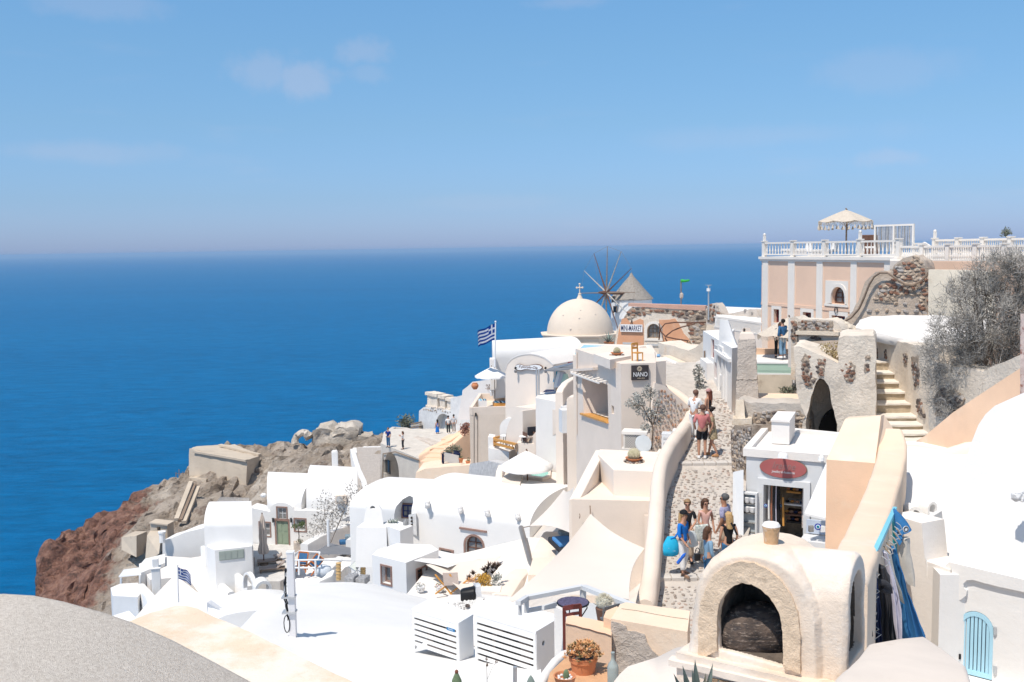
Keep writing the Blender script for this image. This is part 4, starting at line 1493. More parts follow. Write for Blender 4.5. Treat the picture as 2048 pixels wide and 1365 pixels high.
bm=nb()
for x,y in((242,1156),(280,1150)):
 bar(bm,W(x,y,85),W(x,y+30,85),.15)
obj('post',bm,whitepaint,t_)
def flag(name,label,base,top,w_,h_,right,sag,seed,rot):
 """blue and white striped flag with cross canton, rippled cloth of nine stripes"""
 base,top=V(base),V(top)
 t_=thing(name,label,'flag',base)
 bm=nb()
 tube(bm,[base,top],[.06,.04],8)
 ball(bm,top,.08,1)
 obj('flagpole',bm,whitepaint,t_,smooth=50)
 fb=M('flag_blue',(.012,.075,.36),rough=.8,var=.05,bump=.05)
 fwm=M('flag_white',(.74,.76,.80),rough=.8,var=.03,bump=.05)
 bm=nb()
 nx,nz=27,18
 dr=V((math.cos(rot)*right,math.sin(rot),0))
 sd_=V((-dr.y,dr.x,0))
 g=[]
 for i in range(nx+1):
  fr=i/nx
  row=[]
  for k in range(nz+1):
   v_=k/nz
   off=sd_*(.13*w_*fr*math.sin(fr*9+v_*1.6+seed))+V((0,0,-sag*w_*fr**1.2+.06*w_*fr*math.sin(fr*7.5+seed+.8)))
   row.append(bm.verts.new(top+V((0,0,-.12-h_*v_))+dr*w_*fr*(1-.12*fr)+off))
  g.append(row)
 for i in range(nx):
  for k in range(nz):
   fc=bm.faces.new((g[i][k],g[i+1][k],g[i+1][k+1],g[i][k+1]))
   st=k//2
   blue_=st%2==0
   if k<10 and i<10:
    blue_=not(i in(4,5)or k in(4,5))
   fc.material_index=0 if blue_ else 1
 r_=bmesh.ops.solidify(bm,geom=bm.faces[:],thickness=.012)
 obj('cloth',bm,[fb,fwm],t_,smooth=180)
 return t_
flag('striped_flag','blue and white striped flag flying on a tall pole in front of the sea',W(990,735,71),W(991,644,71),1.55,1.15,-1,.42,.5,.25)
flag('striped_flag','smaller drooping blue and white striped flag low on the slope',W(357,1205,64),W(355,1131,64),.92,.78,1,.55,2.2,.2)
st=thing('stone_stair','broad pebbled stair with white side wall climbing to the viewpoint','stairs',W(735,985,96))
ys=[(901,912,114),(914,928,109),(931,945,104),(948,962,100),(965,979,96),(982,996,92),(998,1012,89)]
peb=M('pebbled_step',(.46,.41,.37),var=.25,scale=8,bump=1.,bs=16,bd=.06,blot=[((.28,.25,.22),9,.56,.66,.7),((.62,.57,.52),3,.52,.66,.5)])
for ya,yb,YY in ys:
 bm=nb()
 a_,b_=W(713,ya,YY+2.3),W(762,ya-1,YY+2.3)
 c_,d_=W(761,yb,YY-1.9),W(716,yb+1,YY-1.9)
 z_=(c_.z+a_.z)/2
 q=[V((p.x,p.y,0))for p in(a_,b_,c_,d_)]
 solid(bm,[V((p.x,p.y,z_-4))for p in q],[V((p.x,p.y,z_+(.25 if i<2 else-.05)))for i,p in enumerate(q)])
 so_=obj('step',bm,peb,st)
 put('riser_shadow',bar,(V((d_.x,d_.y-.02,z_-.24)),V((c_.x,c_.y-.02,z_-.24)),.06,.36,),stone_g,so_)  # grey bar colours in the shadow line at the front of each step
put('side_wall',sweepwall,([W(705,898,114),W(710,915,109),W(717,938,103),(W(728,962,97)),W(733,982,92),W(729,1000,88.5),W(716,1018,86),W(703,1030,84.5)],.55,-27,.4,),white,st,smooth=40)
blk('white_parapet','short white wall at the top of the pebbled stair','wall',[(704,899),(710,893),(762,893),(764,903),(710,906)],zat(735,898,117),3)
zv=-17.6
vp=thing('viewpoint_terrace','weathered grey terrace block with a round arched niche and visitors on top','terrace',W(800,950,88))
bm=nb()
top=FP([(761,887),(792,899),(839,918),(890,900),(945,876),(945,858),(872,858),(783,858)],zv)
prism(bm,top,zv-8,zv)
wl=obj('wall',bm,stucco,vp)
wl.data.materials[0]=M('grey_cream_render',(.60,.55,.49),var=.12,scale=1.2,bump=.5,bs=8,bd=.03,blot=[((.45,.40,.35),1.8,.55,.72,.5)])
f=Fac(top[0],top[1])
q=f.rect(768,905,799,968)
ff=Fac(top[1],top[2])
q2=ff.rect(797,934,807,962)
fq=Fac(top[0],top[2])
q=fq.rect(769,906,797,968)
cut(wl,holes(fq,[q],1.5,arched=True))
cut(wl,holes(fq,[q2],.3))
put('window',fq.slab,(q2,-.28,-.24,),glass,vp)
put('pipe',tube,([fq.P(765,960,.1),fq.P(766,908,.1),fq.P(790,904,.1),fq.P(838,921,.1)],.05,6,),timber,vp)
put('curved_parapet',sweepwall,([W(768,886,91),W(772,864,95),W(787,854,99),W(812,856,99),W(850,866,97),W(893,876,92),W(915,886,88)],.5,zv-1.2,),MATS['grey_cream_render'],vp,smooth=40)
bm=nb()
sweepwall(bm,[W(828,873,93),W(850,877,91),W(875,887,88),W(893,898,85)],.9,zv-1.5,.3)
subdiv(bm,.4)
rough(bm,.06,3)
obj('rubble_kerb',bm,stucco,vp)
bm=nb()
rn=random.Random(8)
for k in range(14):
 leaves(bm,W(812+rn.uniform(-9,10),843+rn.uniform(-9,7),103+rn.uniform(-1,1)),(.7,.6,.5),45,.18,rn)
t_=thing('olive_bush','wind bent olive bush at the edge of the viewpoint against the sea','bush',W(815,858,103))
obj('foliage',bm,leafg,t_)
bm=nb()
for k in range(4):
 tube(bm,[W(818+k,862,103),W(812+k*2,850,103),W(804+k*5,840,103)],[.09,.06,.03],6)
obj('stem',bm,bark,t_)
t_=thing('timber_stack','stack of weathered boards leaning by the white roughcast house','boards',W(832,865,101))
for k in range(5):
 put('board',bar,(W(824,864-k*4,101),W(841,861-k*4,100),.3,.16,),concrete if k%2 else timber,t_)
A,B=W(836,850,101),W(968,845,92)
f=Fac(A,B)
RH=house('roughcast_house','white roughcast house with a round arched doorway and column stumps on top',A)
ol=[f.uz(x,y)for x,y in((836,900),(838,822),(847,815),(901,822),(901,797),(924,791),(925,781),(942,768),(972,768),(972,900))]
wl=put('wall',f.poly,(ol,0,-5,),whrough,RH)
q=f.rect(871,828,906,872)
cut(wl,holes(f,[q],.7,arched=True))
dq=f.rect(881,842,893,871)
put('door',f.slab,(dq,-.68,-.6,),MATS['sage_paint'],RH)
for(x0,x1,y0,y1)in((848,871,787,818),(873,886,792,821),(888,899,797,823)):
 q=f.rect(x0,y0,x1,y1)
 bm=nb()
 w2=q[2]-q[0]
 f.slab(bm,(q[0]+.12,q[1],q[2]-.12,q[3]-.3),-.3,-1.1)
 f.slab(bm,(q[0],q[3]-.3,q[2],q[3]),-.15,-1.25)
 f.slab(bm,(q[0],q[1],q[2],q[1]+.25),-.18,-1.22)
 subdiv(bm,.4,3)
 rough(bm,.05,3)
 obj('column_stump',bm,ruinp,RH,smooth=35)
stones_in(f,[(846,823),(847,815),(902,821),(902,826)],RH,[stone_t,stone_g],(.45,.3),1.0,40,-.1,seed=9,deep=.3)
ps=thing('peach_stair','peach painted stair with thick curved side walls below the cream tower','stairs',W(880,935,78))
put('left_side_wall',sweepwall,([W(838,910,83),W(856,897,83),W(875,889,84),W(895,880,85),W(910,870,86),W(926,860,87)],.7,-21,.5,),peach,ps,smooth=40)
put('right_side_wall',sweepwall,([W(886,903,79),W(905,886,80),W(925,868,81),W(940,858,82)],.55,-21,.5,),peach,ps,smooth=40)
for k in range(6):
 bm=nb()
 y=924-k*9
 YY=78.5+k*1.4
 p=W(868+k*8,y,YY)
 box(bm,(p.x+.4,p.y+1,p.z-1.2),(2.6,2.2,2.4),-.25)
 obj('step',bm,peach,ps)
A,B=W(829,945,73),W(950,935,70)
f=Fac(A,B)
bm=nb()
f.poly(bm,[f.uz(x,y)for x,y in((826,990),(832,946),(850,938),(946,930),(955,940),(955,990))],0,-.6)
bevel(bm,.15,2,30)
o_=obj('planter_wall',bm,peachpale,None,smooth=40)
tag(o_,'low pale peach wall in front of the drying towels','wall')
o_=put('peach_landing',solid,([W(832,946,73),W(950,930,70),W(948,918,76),W(850,922,80)],[W(832,975,73),W(950,975,70),W(948,965,76),W(850,965,80)],),peachpale,None)
tag(o_,'pale peach landing holding the towel rack','terrace')
t_=thing('towel_rack','drying rack hung with white towels with navy trim','rack',W(902,930,75))
fR=Fac(W(886,920,75),W(919,918,73.5))
bm=nb()
for x in(886,919):
 bar(bm,fR.P(x,906),fR.P(x,931),.05)
bar(bm,fR.P(886,907),fR.P(919,907),.05)
obj('frame',bm,navy,t_)
for x0,x1,m_ in((884.5,889,navy),(889.5,919,M('white_towel',(.76,.74,.71),var=.05,bump=.3,bs=20)),(919.5,922,navy)):
 bm=nb()
 q=fR.rect(x0,908,x1,928)
 f_n=10
 L_=[]
 for i in range(f_n+1):
  u=q[0]+(q[2]-q[0])*i/f_n
  o2=.05+.04*math.sin(i*1.9)
  L_.append((fR.at(u,q[3],.04),fR.at(u,q[1]+.08*math.sin(i*.8),o2)))
 vs=[[bm.verts.new(p)for p in a_]for a_ in L_]
 for a_,b_ in zip(vs,vs[1:]):
  bm.faces.new((a_[0],b_[0],b_[1],a_[1]))
 bmesh.ops.solidify(bm,geom=bm.faces[:],thickness=.02)
 obj('towel',bm,m_,t_,smooth=60)
for i,(x,y)in enumerate(((897,902),(913,898))):
 t_=thing('potted_shrub',['potted grey green shrub above the left end of the towel rack','taller potted shrub above the right end of the towel rack'][i],'plant',W(x,y+12,77))
 bm=nb()
 rn=random.Random(30+i)
 for k in range(6):
  leaves(bm,W(x+rn.uniform(-7,7),y+rn.uniform(-4,5),77),(.3,.3,.3),45,.11,rn)
 obj('foliage',bm,leafg,t_)
 put('pot',lathe,([(.2,0),(.28,.5),(.3,.52),(.24,.52)],W(x,y+16,77),12,),navy,t_)
for i,(x,y)in enumerate(((922,922),(936,927))):
 t_=thing('terracotta_pot',['small terracotta pot at the end of the towel rack','terracotta pot at the foot of the cream tower corner'][i],'flower pot',W(x,y+4,72))
 put('pot',lathe,([(.10,0),(.16,.26),(.18,.26),(.18,.33),(.14,.33)],W(x,y+4,72),12,),terra,t_)
 put('foliage',leaves,(W(x,y-7,72),(.16,.16,.2),40,.08,RD,),leafd,t_)
bm=nb()
rn=random.Random(77)
for k in range(8):
 leaves(bm,W(931+rn.uniform(-6,6),857+rn.uniform(-9,9),76),(.35,.3,.35),45,.13,rn)
o_=obj('dry_shrub',bm,M('red_brown_leaf',(.30,.10,.07),var=.3,scale=9,bump=0,col2=(.40,.20,.15)),None)
tag(o_,'red brown dry shrub against the corner of the cream tower','shrub')
# middle: cream tower, vaulted shop, hotel block
f=Fac(W(922,790,86),W(1015,780,80))
o_=put('white_stepped_wall',f.poly,([f.uz(x,y)for x,y in((915,840),(926,782),(945,764),(975,760),(1020,758),(1020,840))],0,-1.2,),white2,None)
tag(o_,'white stepped garden wall behind the cream tower parasol','wall')
zt=zat(940,815,70)
ct=thing('cream_tower','tall square cream block with a walled roof terrace selling souvenirs','house',W(980,930,70))
outer=FP([(939,815.5),(1014,813.5),(1028,804),(1013,787),(958,787)],zt)
tw=put('wall',prism,(outer,zt-7,zt-.55,),M('cream_tower_render',(.74,.63,.53),var=.08,scale=.8,bump=.4,bs=6,bd=.03,blot=[((.50,.38,.29),1.3,.60,.78,.6),((.66,.50,.38),.7,.55,.7,.5)],streak=.18),ct)
for i in range(5):
 a_,b_=outer[i],outer[(i+1)%5]
 d=(b_-a_).normalized()
 bm=nb()
 c0=sum(outer,V((0,0,0)))/5
 s=V((d.y,-d.x,0))
 if s.dot(c0-a_)<0:
  s=-s
 e0,e1_=(.0,.0)
 solid(bm,[V((p.x,p.y,zt-.55))for p in(a_,b_,b_+s*.22,a_+s*.22)],[V((p.x,p.y,zt+.002*i))for p in(a_,b_,b_+s*.22,a_+s*.22)])
 obj('parapet',bm,cream,ct)
fT=Fac(outer[0],outer[1])
bm=nb()
for x in(948,955):
 tube(bm,[fT.P(x,830,.03),fT.P(x,931,.03)],.018,5)
obj('wire',bm,timber,ct)
bm=nb()
q=fT.rect(950,826,953,833)
f.slab
fT.slab(bm,q,.0,.1)
obj('lamp_box',bm,black,ct)
b_=W(990,806,72.5)
parasol('parasol','white parasol shading the souvenir terrace on the cream tower',V((b_.x,b_.y,zt-.55)),W(979,735,72.5)+V((.15,0,0)),34/FPX*72.5,.62,8,canvas,timber,sag=.05,valance=.12)
for k,(x,y,w_,d_,h_,m_,lb)in enumerate(((965,803,.55,.5,.75,whitepaint,'white souvenir stand at the left of the tower terrace'),(999,806,.9,.7,.5,orange_w,'low slatted souvenir table on the tower terrace'))):
 p=W(x,y,72+.4*k)
 t_=thing('souvenir_stand',lb,'table',(p.x,p.y,zt-.55))
 put('base',box,((p.x,p.y,zt-.55+h_/2),(w_,d_,h_),.2,),m_,t_)
 for j in range(6):
  put('picture_print',box,((p.x-w_*.38+w_*.15*j,p.y,zt-.55+h_+.03),(w_*.13,d_*.9,.06),.2,),[iceblue,aqua,canvas,darkcl,iceblue,denim][j],t_)
p=W(1017,805,71.5)
t_=thing('blue_display_board','pale blue display board standing at the tower terrace corner','board',(p.x,p.y,zt-.5))
put('panel',bar,(p+V((0,0,-.3)),p+V((.02,.1,.85)),.34,.04,),M('pale_sky_print',(.38,.56,.72),var=.25,scale=5,bump=0,col2=(.62,.72,.80)),t_)
put('edge_strip',bar,(p+V((.2,.05,-.3)),p+V((.2,.15,.85)),.05,),brown_w,t_)
t_=thing('clay_jar','orange clay jar on the white wall beside the parasol','jar',W(950,778,80))
put('body',lathe,([(.15,0),(.28,.2),(.30,.35),(.2,.48),(.22,.52),(.16,.5)],W(950,779,80),14,),terra,t_,smooth=50)
t_=thing('dried_flower_vase','white vase of brown dried flowers on the tower terrace','plant',W(983,788,75))
bm=nb()
for k in range(5):
 leaves(bm,W(976+k*3.5,774+(k%2)*4,75),(.25,.2,.22),30,.10,RD)
obj('foliage',bm,M('dried_brown_flower',(.26,.15,.11),var=.4,bump=0,col2=(.45,.36,.30)),t_)
put('vase',lathe,([(.1,0),(.14,.3),(.06,.5)],W(983,792,75),10,),whitepaint,t_)
wv=house('back_vault','white barrel roof rising behind the vaulted shop next to the flag',W(1020,740,76))
bm=nb()
zs=zat(1000,719,75)
vault(bm,V((W(985,719,77).x,77,zs)),V((W(1150,719,77).x,79.5,zs)),1.9,(719-687)/FPX*77,3,18,2.3,k0=-.35)
bevel(bm,.06,2,40)
obj('roof',bm,white,wv,smooth=40)
bm=nb()
p=W(986,722,74.6)
box(bm,p+V((0,0,-1.0)),(.5,.9,2.4))
bevel(bm,.05)
obj('pier',bm,white2,wv)
ip=thing('vaulted_shop','cream vaulted shop front with a wavy white name board','shop',W(1060,820,64))
A,B=W(1013,740,65),W(1108,740,62.5)
f=Fac(A,B)
arcs=[(1011,740),(1016,727),(1024,718),(1036,712),(1050,709),(1062,708.5),(1076,711),(1089,716),(1099,723),(1107,731)]
ol=[f.uz(1011,905)]+[f.uz(x,y)for x,y in arcs]+[f.uz(1108,905)]
shift=W(1148,695,71)-f.P(1062,708.5)
wl=put('wall',solid,([f.at(u,z)for u,z in ol],[f.at(u,z)+shift for u,z in ol],),cream2,ip,smooth=40)
bm=nb()
rl=[f.uz(x,y)for x,y in arcs]
up2=V((0,0,.05))
fr=[f.at(u,z,.03)+up2 for u,z in rl]
frl=[f.at(u,z,.03)-up2*.5 for u,z in rl]
loops(bm,[fr+frl[::-1],[p+shift for p in fr+frl[::-1]]])
obj('roof',bm,white2,ip,smooth=40)
wb=thing('name_board','wavy edged white name board with brown script on the cream vault','sign',f.P(1060,745))
up_e=[(1033,734),(1037,729.5),(1042,729),(1050,731.5),(1058,732),(1066,730.5),(1074,729.5),(1082,731),(1087,735)]
lo_e=[(1084,738),(1077,740),(1068,740),(1058,738),(1051,738.5),(1045,740.5),(1039,740),(1035,738)]
put('board',f.poly,([f.uz(x,y)for x,y in up_e+lo_e],.10,.16,),whitepaint,wb)
cen=f.uz(1060,735)
put('board_edge',f.poly,([(cen[0]+(f.uz(x,y)[0]-cen[0])*1.035,cen[1]+(f.uz(x,y)[1]-cen[1])*1.22)for x,y in up_e+lo_e],.07,.13,),brown_w,wb)
text_on(f,'Il piccolo-Oia',1041,731.5,1078,738,.165,brown_w,wb,bold=.006,italic=.3)
for x in(1031,1091):
 t_=thing('wall_lamp',['small hanging wall lamp at the left end of the wavy name board','small hanging wall lamp at the right end of the wavy name board'][x>1060],'lamp',f.P(x,737))
 bm=nb()
 bar(bm,f.P(x,736,0),f.P(x,736,.3),.05)
 ball(bm,f.P(x,736.5,.3),.09,1)
 obj('bracket',bm,black,t_)
 put('shade',lathe,([(.07,-.2),(.1,-.05),(.05,0)],f.P(x,740,.3),8,),glass2,t_)
t_=thing('awning','dark grey cloth awning over the clothes display','awning',W(1110,745,58))
bm=nb()
q=[W(1088,741,59.5),W(1110,742,58.5),W(1148,736.5,57),W(1148,729,61),W(1110,732,61.5)]
solid(bm,q,[p+V((0,0,-.05))for p in q])
obj('cloth',bm,greycloth,t_)
bm=nb()
bar(bm,W(1110,733,60.5),W(1110,805,60.5),.11)
bar(bm,W(1146,727,58),W(1109,736,60.4),.12)
obj('frame',bm,steel,t_)
bm=nb()
for dx in(-.07,.07):
 p=W(1076,797,59)
 tube(bm,[p+V((dx,0,-.4)),V((p.x+dx,p.y,zat(1076,739,59)))],.055,10)
o_=obj('twin_steel_post',bm,steel,None,smooth=60)
tag(o_,'pair of slim steel posts in front of the vaulted shop','post')
o_=put('shop_side_wall',solid,([W(1108,735,63.5),W(1152,725,61),W(1152,812,61),W(1108,812,63.5)],[W(1108,735,65),W(1152,725,63),W(1152,812,63),W(1108,812,65)],),stucco,None)
tag(o_,'shaded side wall behind the hanging dresses','wall')
o_=put('small_sign',box,(W(1142,728,60.9),(.4,.06,.22),),M('dull_red_paint',(.30,.07,.07),var=.3,scale=9,bump=0),None)
tag(o_,'small dull red sign under the vault eave','sign')
hangs=[(1114,741,764,aqua,.3),(1117,752,773,M('coral_cloth',(.60,.26,.17),bump=.1),.3),(1121,743,775,canvas,.5),(1126,744,772,M('pale_grey_cloth',(.55,.55,.60),bump=.1),.45),(1131,748,768,mint,.35)]
for k,(x,y0,y1,m_,w_)in enumerate(hangs):
 bm=nb()
 a_,b_=W(x,y0,60.6-k*.15),W(x,y1,60.6-k*.15)
 L_=[]
 for i in range(5):
  fr_=i/4
  c_=a_.lerp(b_,fr_)
  ww=w_*(.35+.5*fr_)
  L_.append([c_+V((ww*math.cos(t2),.12*math.sin(t2),0))for t2 in[j*math.pi/4 for j in range(8)]])
 loops(bm,L_)
 o_=obj('dress',bm,m_,None,smooth=60)
 tag(o_,['aqua dress hanging first beside the steel awning post','short coral dress hanging beside the aqua one','white dress with black top hanging in the middle','pale grey dress hanging next to the white one','mint dress hanging last near the white stair wall'][k],'dress','dresses on the shop rail')
t_=thing('day_bed','dark blue cushioned day bed under the awning','seat',W(1098,800,59))
put('mattress',solid,([W(1078,796,59),W(1110,804,57.5),W(1112,784,62),W(1092,784,63)],[p+V((0,0,.15))for p in(W(1078,796,59),W(1110,804,57.5),W(1112,784,62),W(1092,784,63))],),navy,t_)
bm=nb()
box(bm,W(1103,790,59.5),(.9,.3,.35),.5)
bevel(bm,.08)
obj('bolster',bm,M('slate_blue_cloth',(.07,.11,.19),bump=.1),t_)
z_=zat(1072,796,58)
blk('white_terrace_block','plain white block carrying the dark blue day bed','wall',[(1071,796),(1118,805),(1150,800),(1110,783),(1078,786)],z_,6,white2)
o_=put('stair_wall',sweepwall,([W(1153,752,56),W(1140,758,54.5),W(1130,765,53.5),W(1121,777,52.5),W(1118,785,52.2)],.4,-14,.5,),cream2,None,smooth=40)
tag(o_,'rounded cream stair wall beside the dresses','wall')
o_=put('stair_pier',sweepwall,([W(1143,795,50),W(1150,790,52)],.5,-14,.5,),cream2,None,smooth=40)
tag(o_,'short cream pier beside three small steps','wall')
t_=thing('small_steps','three small grey steps between cream stair walls','stairs',W(1131,820,52))
for k,y in enumerate((803,811,819)):
 bm=nb()
 p=W(1131,y,53-k*.7)
 box(bm,(p.x,p.y,p.z-.6),(.55,.7,1.2),.2)
 obj('step',bm,lightgrey,t_)
f=Fac(W(1012,830,63),W(1080,830,60))
ms=thing('curved_cream_walls','soft rounded cream walls with a small white vault under the shop','wall',W(1045,870,62))
put('wall',f.poly,([f.uz(x,y)for x,y in((1012,905),(1014,818),(1030,814),(1072,818),(1100,835),(1100,905))],0,-2,),cream2,ms)
bm=nb()
f.poly(bm,[f.uz(x,y)for x,y in((1072,818),(1062,826),(1052,840),(1047,856),(1046,885),(1080,885),(1080,818))],.02,1.3)
bevel(bm,.1,2,40)
obj('wing_wall',bm,cream2,ms,smooth=40)
bm=nb()
vault(bm,W(1022,858,62.5),W(1042,845,65),.75,.7,2,12)
bevel(bm,.05,2,40)
obj('small_vault',bm,white,ms,smooth=40)
A,B=W(1062,900,59),W(1150,900,54.5)
f=Fac(A,B)
aw=thing('arch_house','cream plaster house with a tall round arched recess','house',W(1110,985,53))
ol=[(1040,990),(1046,905),(1060,878),(1075,860),(1090,845),(1101,834),(1102,819),(1137,824),(1152,826),(1156,990)]
bm=nb()
f.poly(bm,[f.uz(x,y)for x,y in ol],0,-3.2)
bevel(bm,.15,3,20)
wl=obj('wall',bm,cream,aw,smooth=30)
ap=[(1093,1000),(1093,900),(1096,886),(1102,875),(1110,869),(1118,868),(1127,873),(1134,881),(1139,892),(1139,1000)]
cb=nb()
f.poly(cb,[f.uz(x,y)for x,y in ap],-1.1,.4)
cut(wl,cb)
bm=nb()
bq=f.uz(1097,925)
f.slab(bm,(f.uz(1094,925)[0],f.uz(1115,909)[1],f.uz(1139,925)[0],f.uz(1115,906.5)[1]),-1.08,-1.0)
obj('string_course',bm,cream,aw)
q=f.rect(1135,940,1139,960)
put('narrow_window',f.slab,((q[0]-.1,q[1],q[2],q[3]),-1.09,-1.02,),brown_w,aw)
zr=zat(988,889,62)
wt=thing('white_pier_wall','white wall with a tall pier holding the orange railing','wall',W(990,960,62))
bm=nb()
flat(bm,[(977,896),(1018,904),(1050,890),(1040,872),(990,880)],zr-.25,6)
bevel(bm,.05)
obj('wall',bm,white2,wt)
bm=nb()
flat(bm,[(976,874),(989,876),(991,870),(979,868)],zat(976,874,62.5),6)
bevel(bm,.06)
obj('pier',bm,white2,wt)
rl=thing('wooden_railing','orange varnished railing around a tiny cafe terrace','railing',W(1010,895,62))
for(xa,ya,Ya),(xb,yb,Yb)in(((988,877,62),(1037,864,66)),((988,884,62),(1037,872,66)),((988,879,62),(1034,889.5,59)),((988,887.5,62),(1027,897,59.6))):
 put('rail',bar,(W(xa,ya,Ya),W(xb,yb,Yb),.12,.14,),orange_w,rl)
for x,y0,y1,YY in((988.5,876,893,62),(1036,863,884,66),(1033,888,903,59)):
 put('post',bar,(W(x,y0,YY),W(x,y1,YY),.12,),orange_w if x<1000 else timber,rl)
def small_table(name,label,p,r,h,topm,legm,rnd_=True):
 t_=thing(name,label,'table',p)
 bm=nb()
 if rnd_:
  tube(bm,[p+V((0,0,h-.03)),p+V((0,0,h))],r,18)
 else:
  box(bm,p+V((0,0,h-.02)),(r*2,r*1.4,.04))
 obj('table_top',bm,topm,t_)
 for k in range(3):
  a_=k*2.094+.4
  put('leg',bar,(p+V((math.cos(a_)*r*.7,math.sin(a_)*r*.7,0)),p+V((math.cos(a_)*r*.4,math.sin(a_)*r*.4,h-.03)),.03,),legm,t_)
 return t_
def simple_chair(name,label,p,yaw,seatm,legm,w_=.45,h_=.45,bh=.45,group=None,cushion=None):
 t_=thing(name,label,'chair',p,group)
 Rz=Matrix.Rotation(yaw,3,'Z')
 def T(x,y,z):
  return p+Rz@V((x,y,z))
 put('seat',box,(T(0,0,h_),(w_,w_,.04),yaw,),seatm,t_)
 for sx in(-1,1):
  for sy in(-1,1):
   bm=nb()
   top_=h_+bh if sy>0 else h_
   bar(bm,T(sx*w_*.45,sy*w_*.45,0),T(sx*w_*.45,sy*w_*(.45 if sy<0 else.55),top_),.04)
   obj('leg',bm,legm,t_)
 for z in(.5,.95):
  put('back_rail',bar,(T(-w_*.45,w_*.5,h_+bh*z),T(w_*.45,w_*.5,h_+bh*z),.03,.08,),seatm if cushion is None else cushion,t_)
 return t_
small_table('cafe_table','round white cafe table inside the orange railing',W(1012,893,61.5),.35,.7,whitepaint,black)
simple_chair('cafe_chair','dark cafe chair inside the orange railing',W(1022,897,61),.4,darkcl,black)
t_=thing('sling_armchair','small deck armchair with a dark cushion on the cream ledge','chair',W(1062,882,59))
p=W(1060,884,59)
for nm,cc,ss,m_ in(('seat',(0,0,.3),(.6,.55,.06),taupe),('backrest',(.12,.2,.6),(.55,.06,.55),darkcl),('frame',(-.3,0,.3),(.05,.6,.55),brown_w),('frame',(.3,0,.3),(.05,.6,.55),brown_w)):
 bm=nb()
 box(bm,p+V(cc),ss,.4)
 obj(nm,bm,m_,t_)
small_table('low_tray_table','low table with white crockery beside the deck armchair',W(1048,884,59),.3,.35,canvas,black)
blk('cream_ledge','plain cream ledge wall in front of the deck armchair','wall',[(1034,886),(1080,889),(1080,876),(1040,876)],zat(1050,886,59),5,cream2)
zp=zat(1040,968,53.5)
blk('pool_terrace','cream terrace floor beneath the large white parasol','terrace',[(1000,964),(1150,976),(1160,950),(1040,938),(1004,945)],zp,6,cream2)
pl=thing('plunge_pool','small mint green plunge pool with cream walls','pool',W(1078,968,54))
zpt=zat(1080,957,54)
pp=FP([(1039,952),(1085,957.5),(1101,951),(1102,935),(1070,934)],zpt)
wl=put('wall',prism,(pp,zpt-2,zpt,),cream,pl)
wp=FP([(1057,950),(1083,955),(1097,949),(1097,936),(1076,937)],zpt)
cb=nb()
prism(cb,wp,zpt-.5,zpt+.3)
cut(wl,cb)
put('water',prism,(wp,zpt-.5,zpt-.10,),poolw,pl)
bm=nb()
flat(bm,[(1085,970),(1118,976),(1122,962),(1100,960)],zpt-.5,2)
bevel(bm,.12,3)
o_=obj('pool_step',bm,cream2,None,smooth=40)
tag(o_,'rounded cream step beside the plunge pool','step')
b_=W(1055,968,53.3)
parasol('parasol','large white parasol over the mint green plunge pool',b_,W(1053,903,53.3),54/FPX*53.3,.78,8,canvas,brown_w,sag=.06,valance=.17,scallop=1,pole_r=.04)
for k,(x,y)in enumerate(((1025,955),(1034,953))):
 bm=nb()
 box(bm,W(x,y,54.3),(.40,.14,.40),.5-k*.3,None)
 for v in bm.verts:
  v.co.z+=0
 subdiv(bm,.15,2)
 bevel(bm,.04)
 o_=obj('cushion',bm,taupe,None,smooth=60)
 tag(o_,['taupe cushion leaning at the left on the pool bench','taupe cushion nearer the pool wall on the bench'][k],'cushion')
bm=nb()
flat(bm,[(1003,962),(1040,968),(1046,950),(1012,945)],zp+.42,.6)
bevel(bm,.06)
o_=obj('built_in_bench',bm,cream2,None)
tag(o_,'built in cream bench under the left side of the large parasol','bench')
o_=put('bench_side_wall',sweepwall,([W(1003,930,57),W(999,940,55.5),W(997,960,54.3)],.4,zp-3,.5,),cream2,None,smooth=40)
tag(o_,'rounded cream wall at the left end of the pool bench','wall')
bm=nb()
f=Fac(W(935,960,62),W(1000,960,58))
f.poly(bm,[f.uz(x,y)for x,y in((930,1000),(940,928),(977,922),(1003,928),(1006,1000))],0,-.6)
o_=obj('grey_rubble_wall',bm,M('pale_grey_rubble',(.60,.59,.59),var=.2,scale=5,bump=1.,bs=10,bd=.06,blot=[((.42,.41,.41),7,.54,.68,.6)]),None)
tag(o_,'pale grey rubble wall at the foot of the cream tower','wall')
z0=zat(1242,728,36)
P1,P0=WZ(1242,728,z0),WZ(1151,698,z0)
P2=WZ(1312,726,z0)
nb_=thing('hotel_block','tall cream plaster block with a dark square name plate and a deep side recess','hotel',V((P1.x,P1.y,-9)))
bm=nb()
prism(bm,[P0,P1,P2,P2+V((.65,5,0)),P0+V((1.5,1.2,0))],-14,z0)
bevel(bm,.10,3,30)
wl=obj('wall',bm,cream,nb_,smooth=35)
fl,fr=Fac(P0,P1),Fac(P1,P2)
rq=[fl.uz(x,y)for x,y in((1163,750),(1215,770),(1217,845),(1168,828))]
cb=nb()
fl.poly(cb,rq,-1.15,.5)
cut(wl,cb)
cb=nb()
fl.slab(cb,fl.rect(1223,812,1228,828),-.3,.3)
cut(wl,cb)
put('wooden_sill',fl.poly,([fl.uz(x,y)for x,y in((1164,826),(1217,843.5),(1217.5,847),(1164,829.5))],-.4,.10,),orange_w,nb_)
bm=nb()
obj_aw=thing('slat_awning','white slatted awning above the deep side recess','awning',fl.P(1190,750))
ua,ub=fl.uz(1156,745)[0],fl.uz(1214,765)[0]
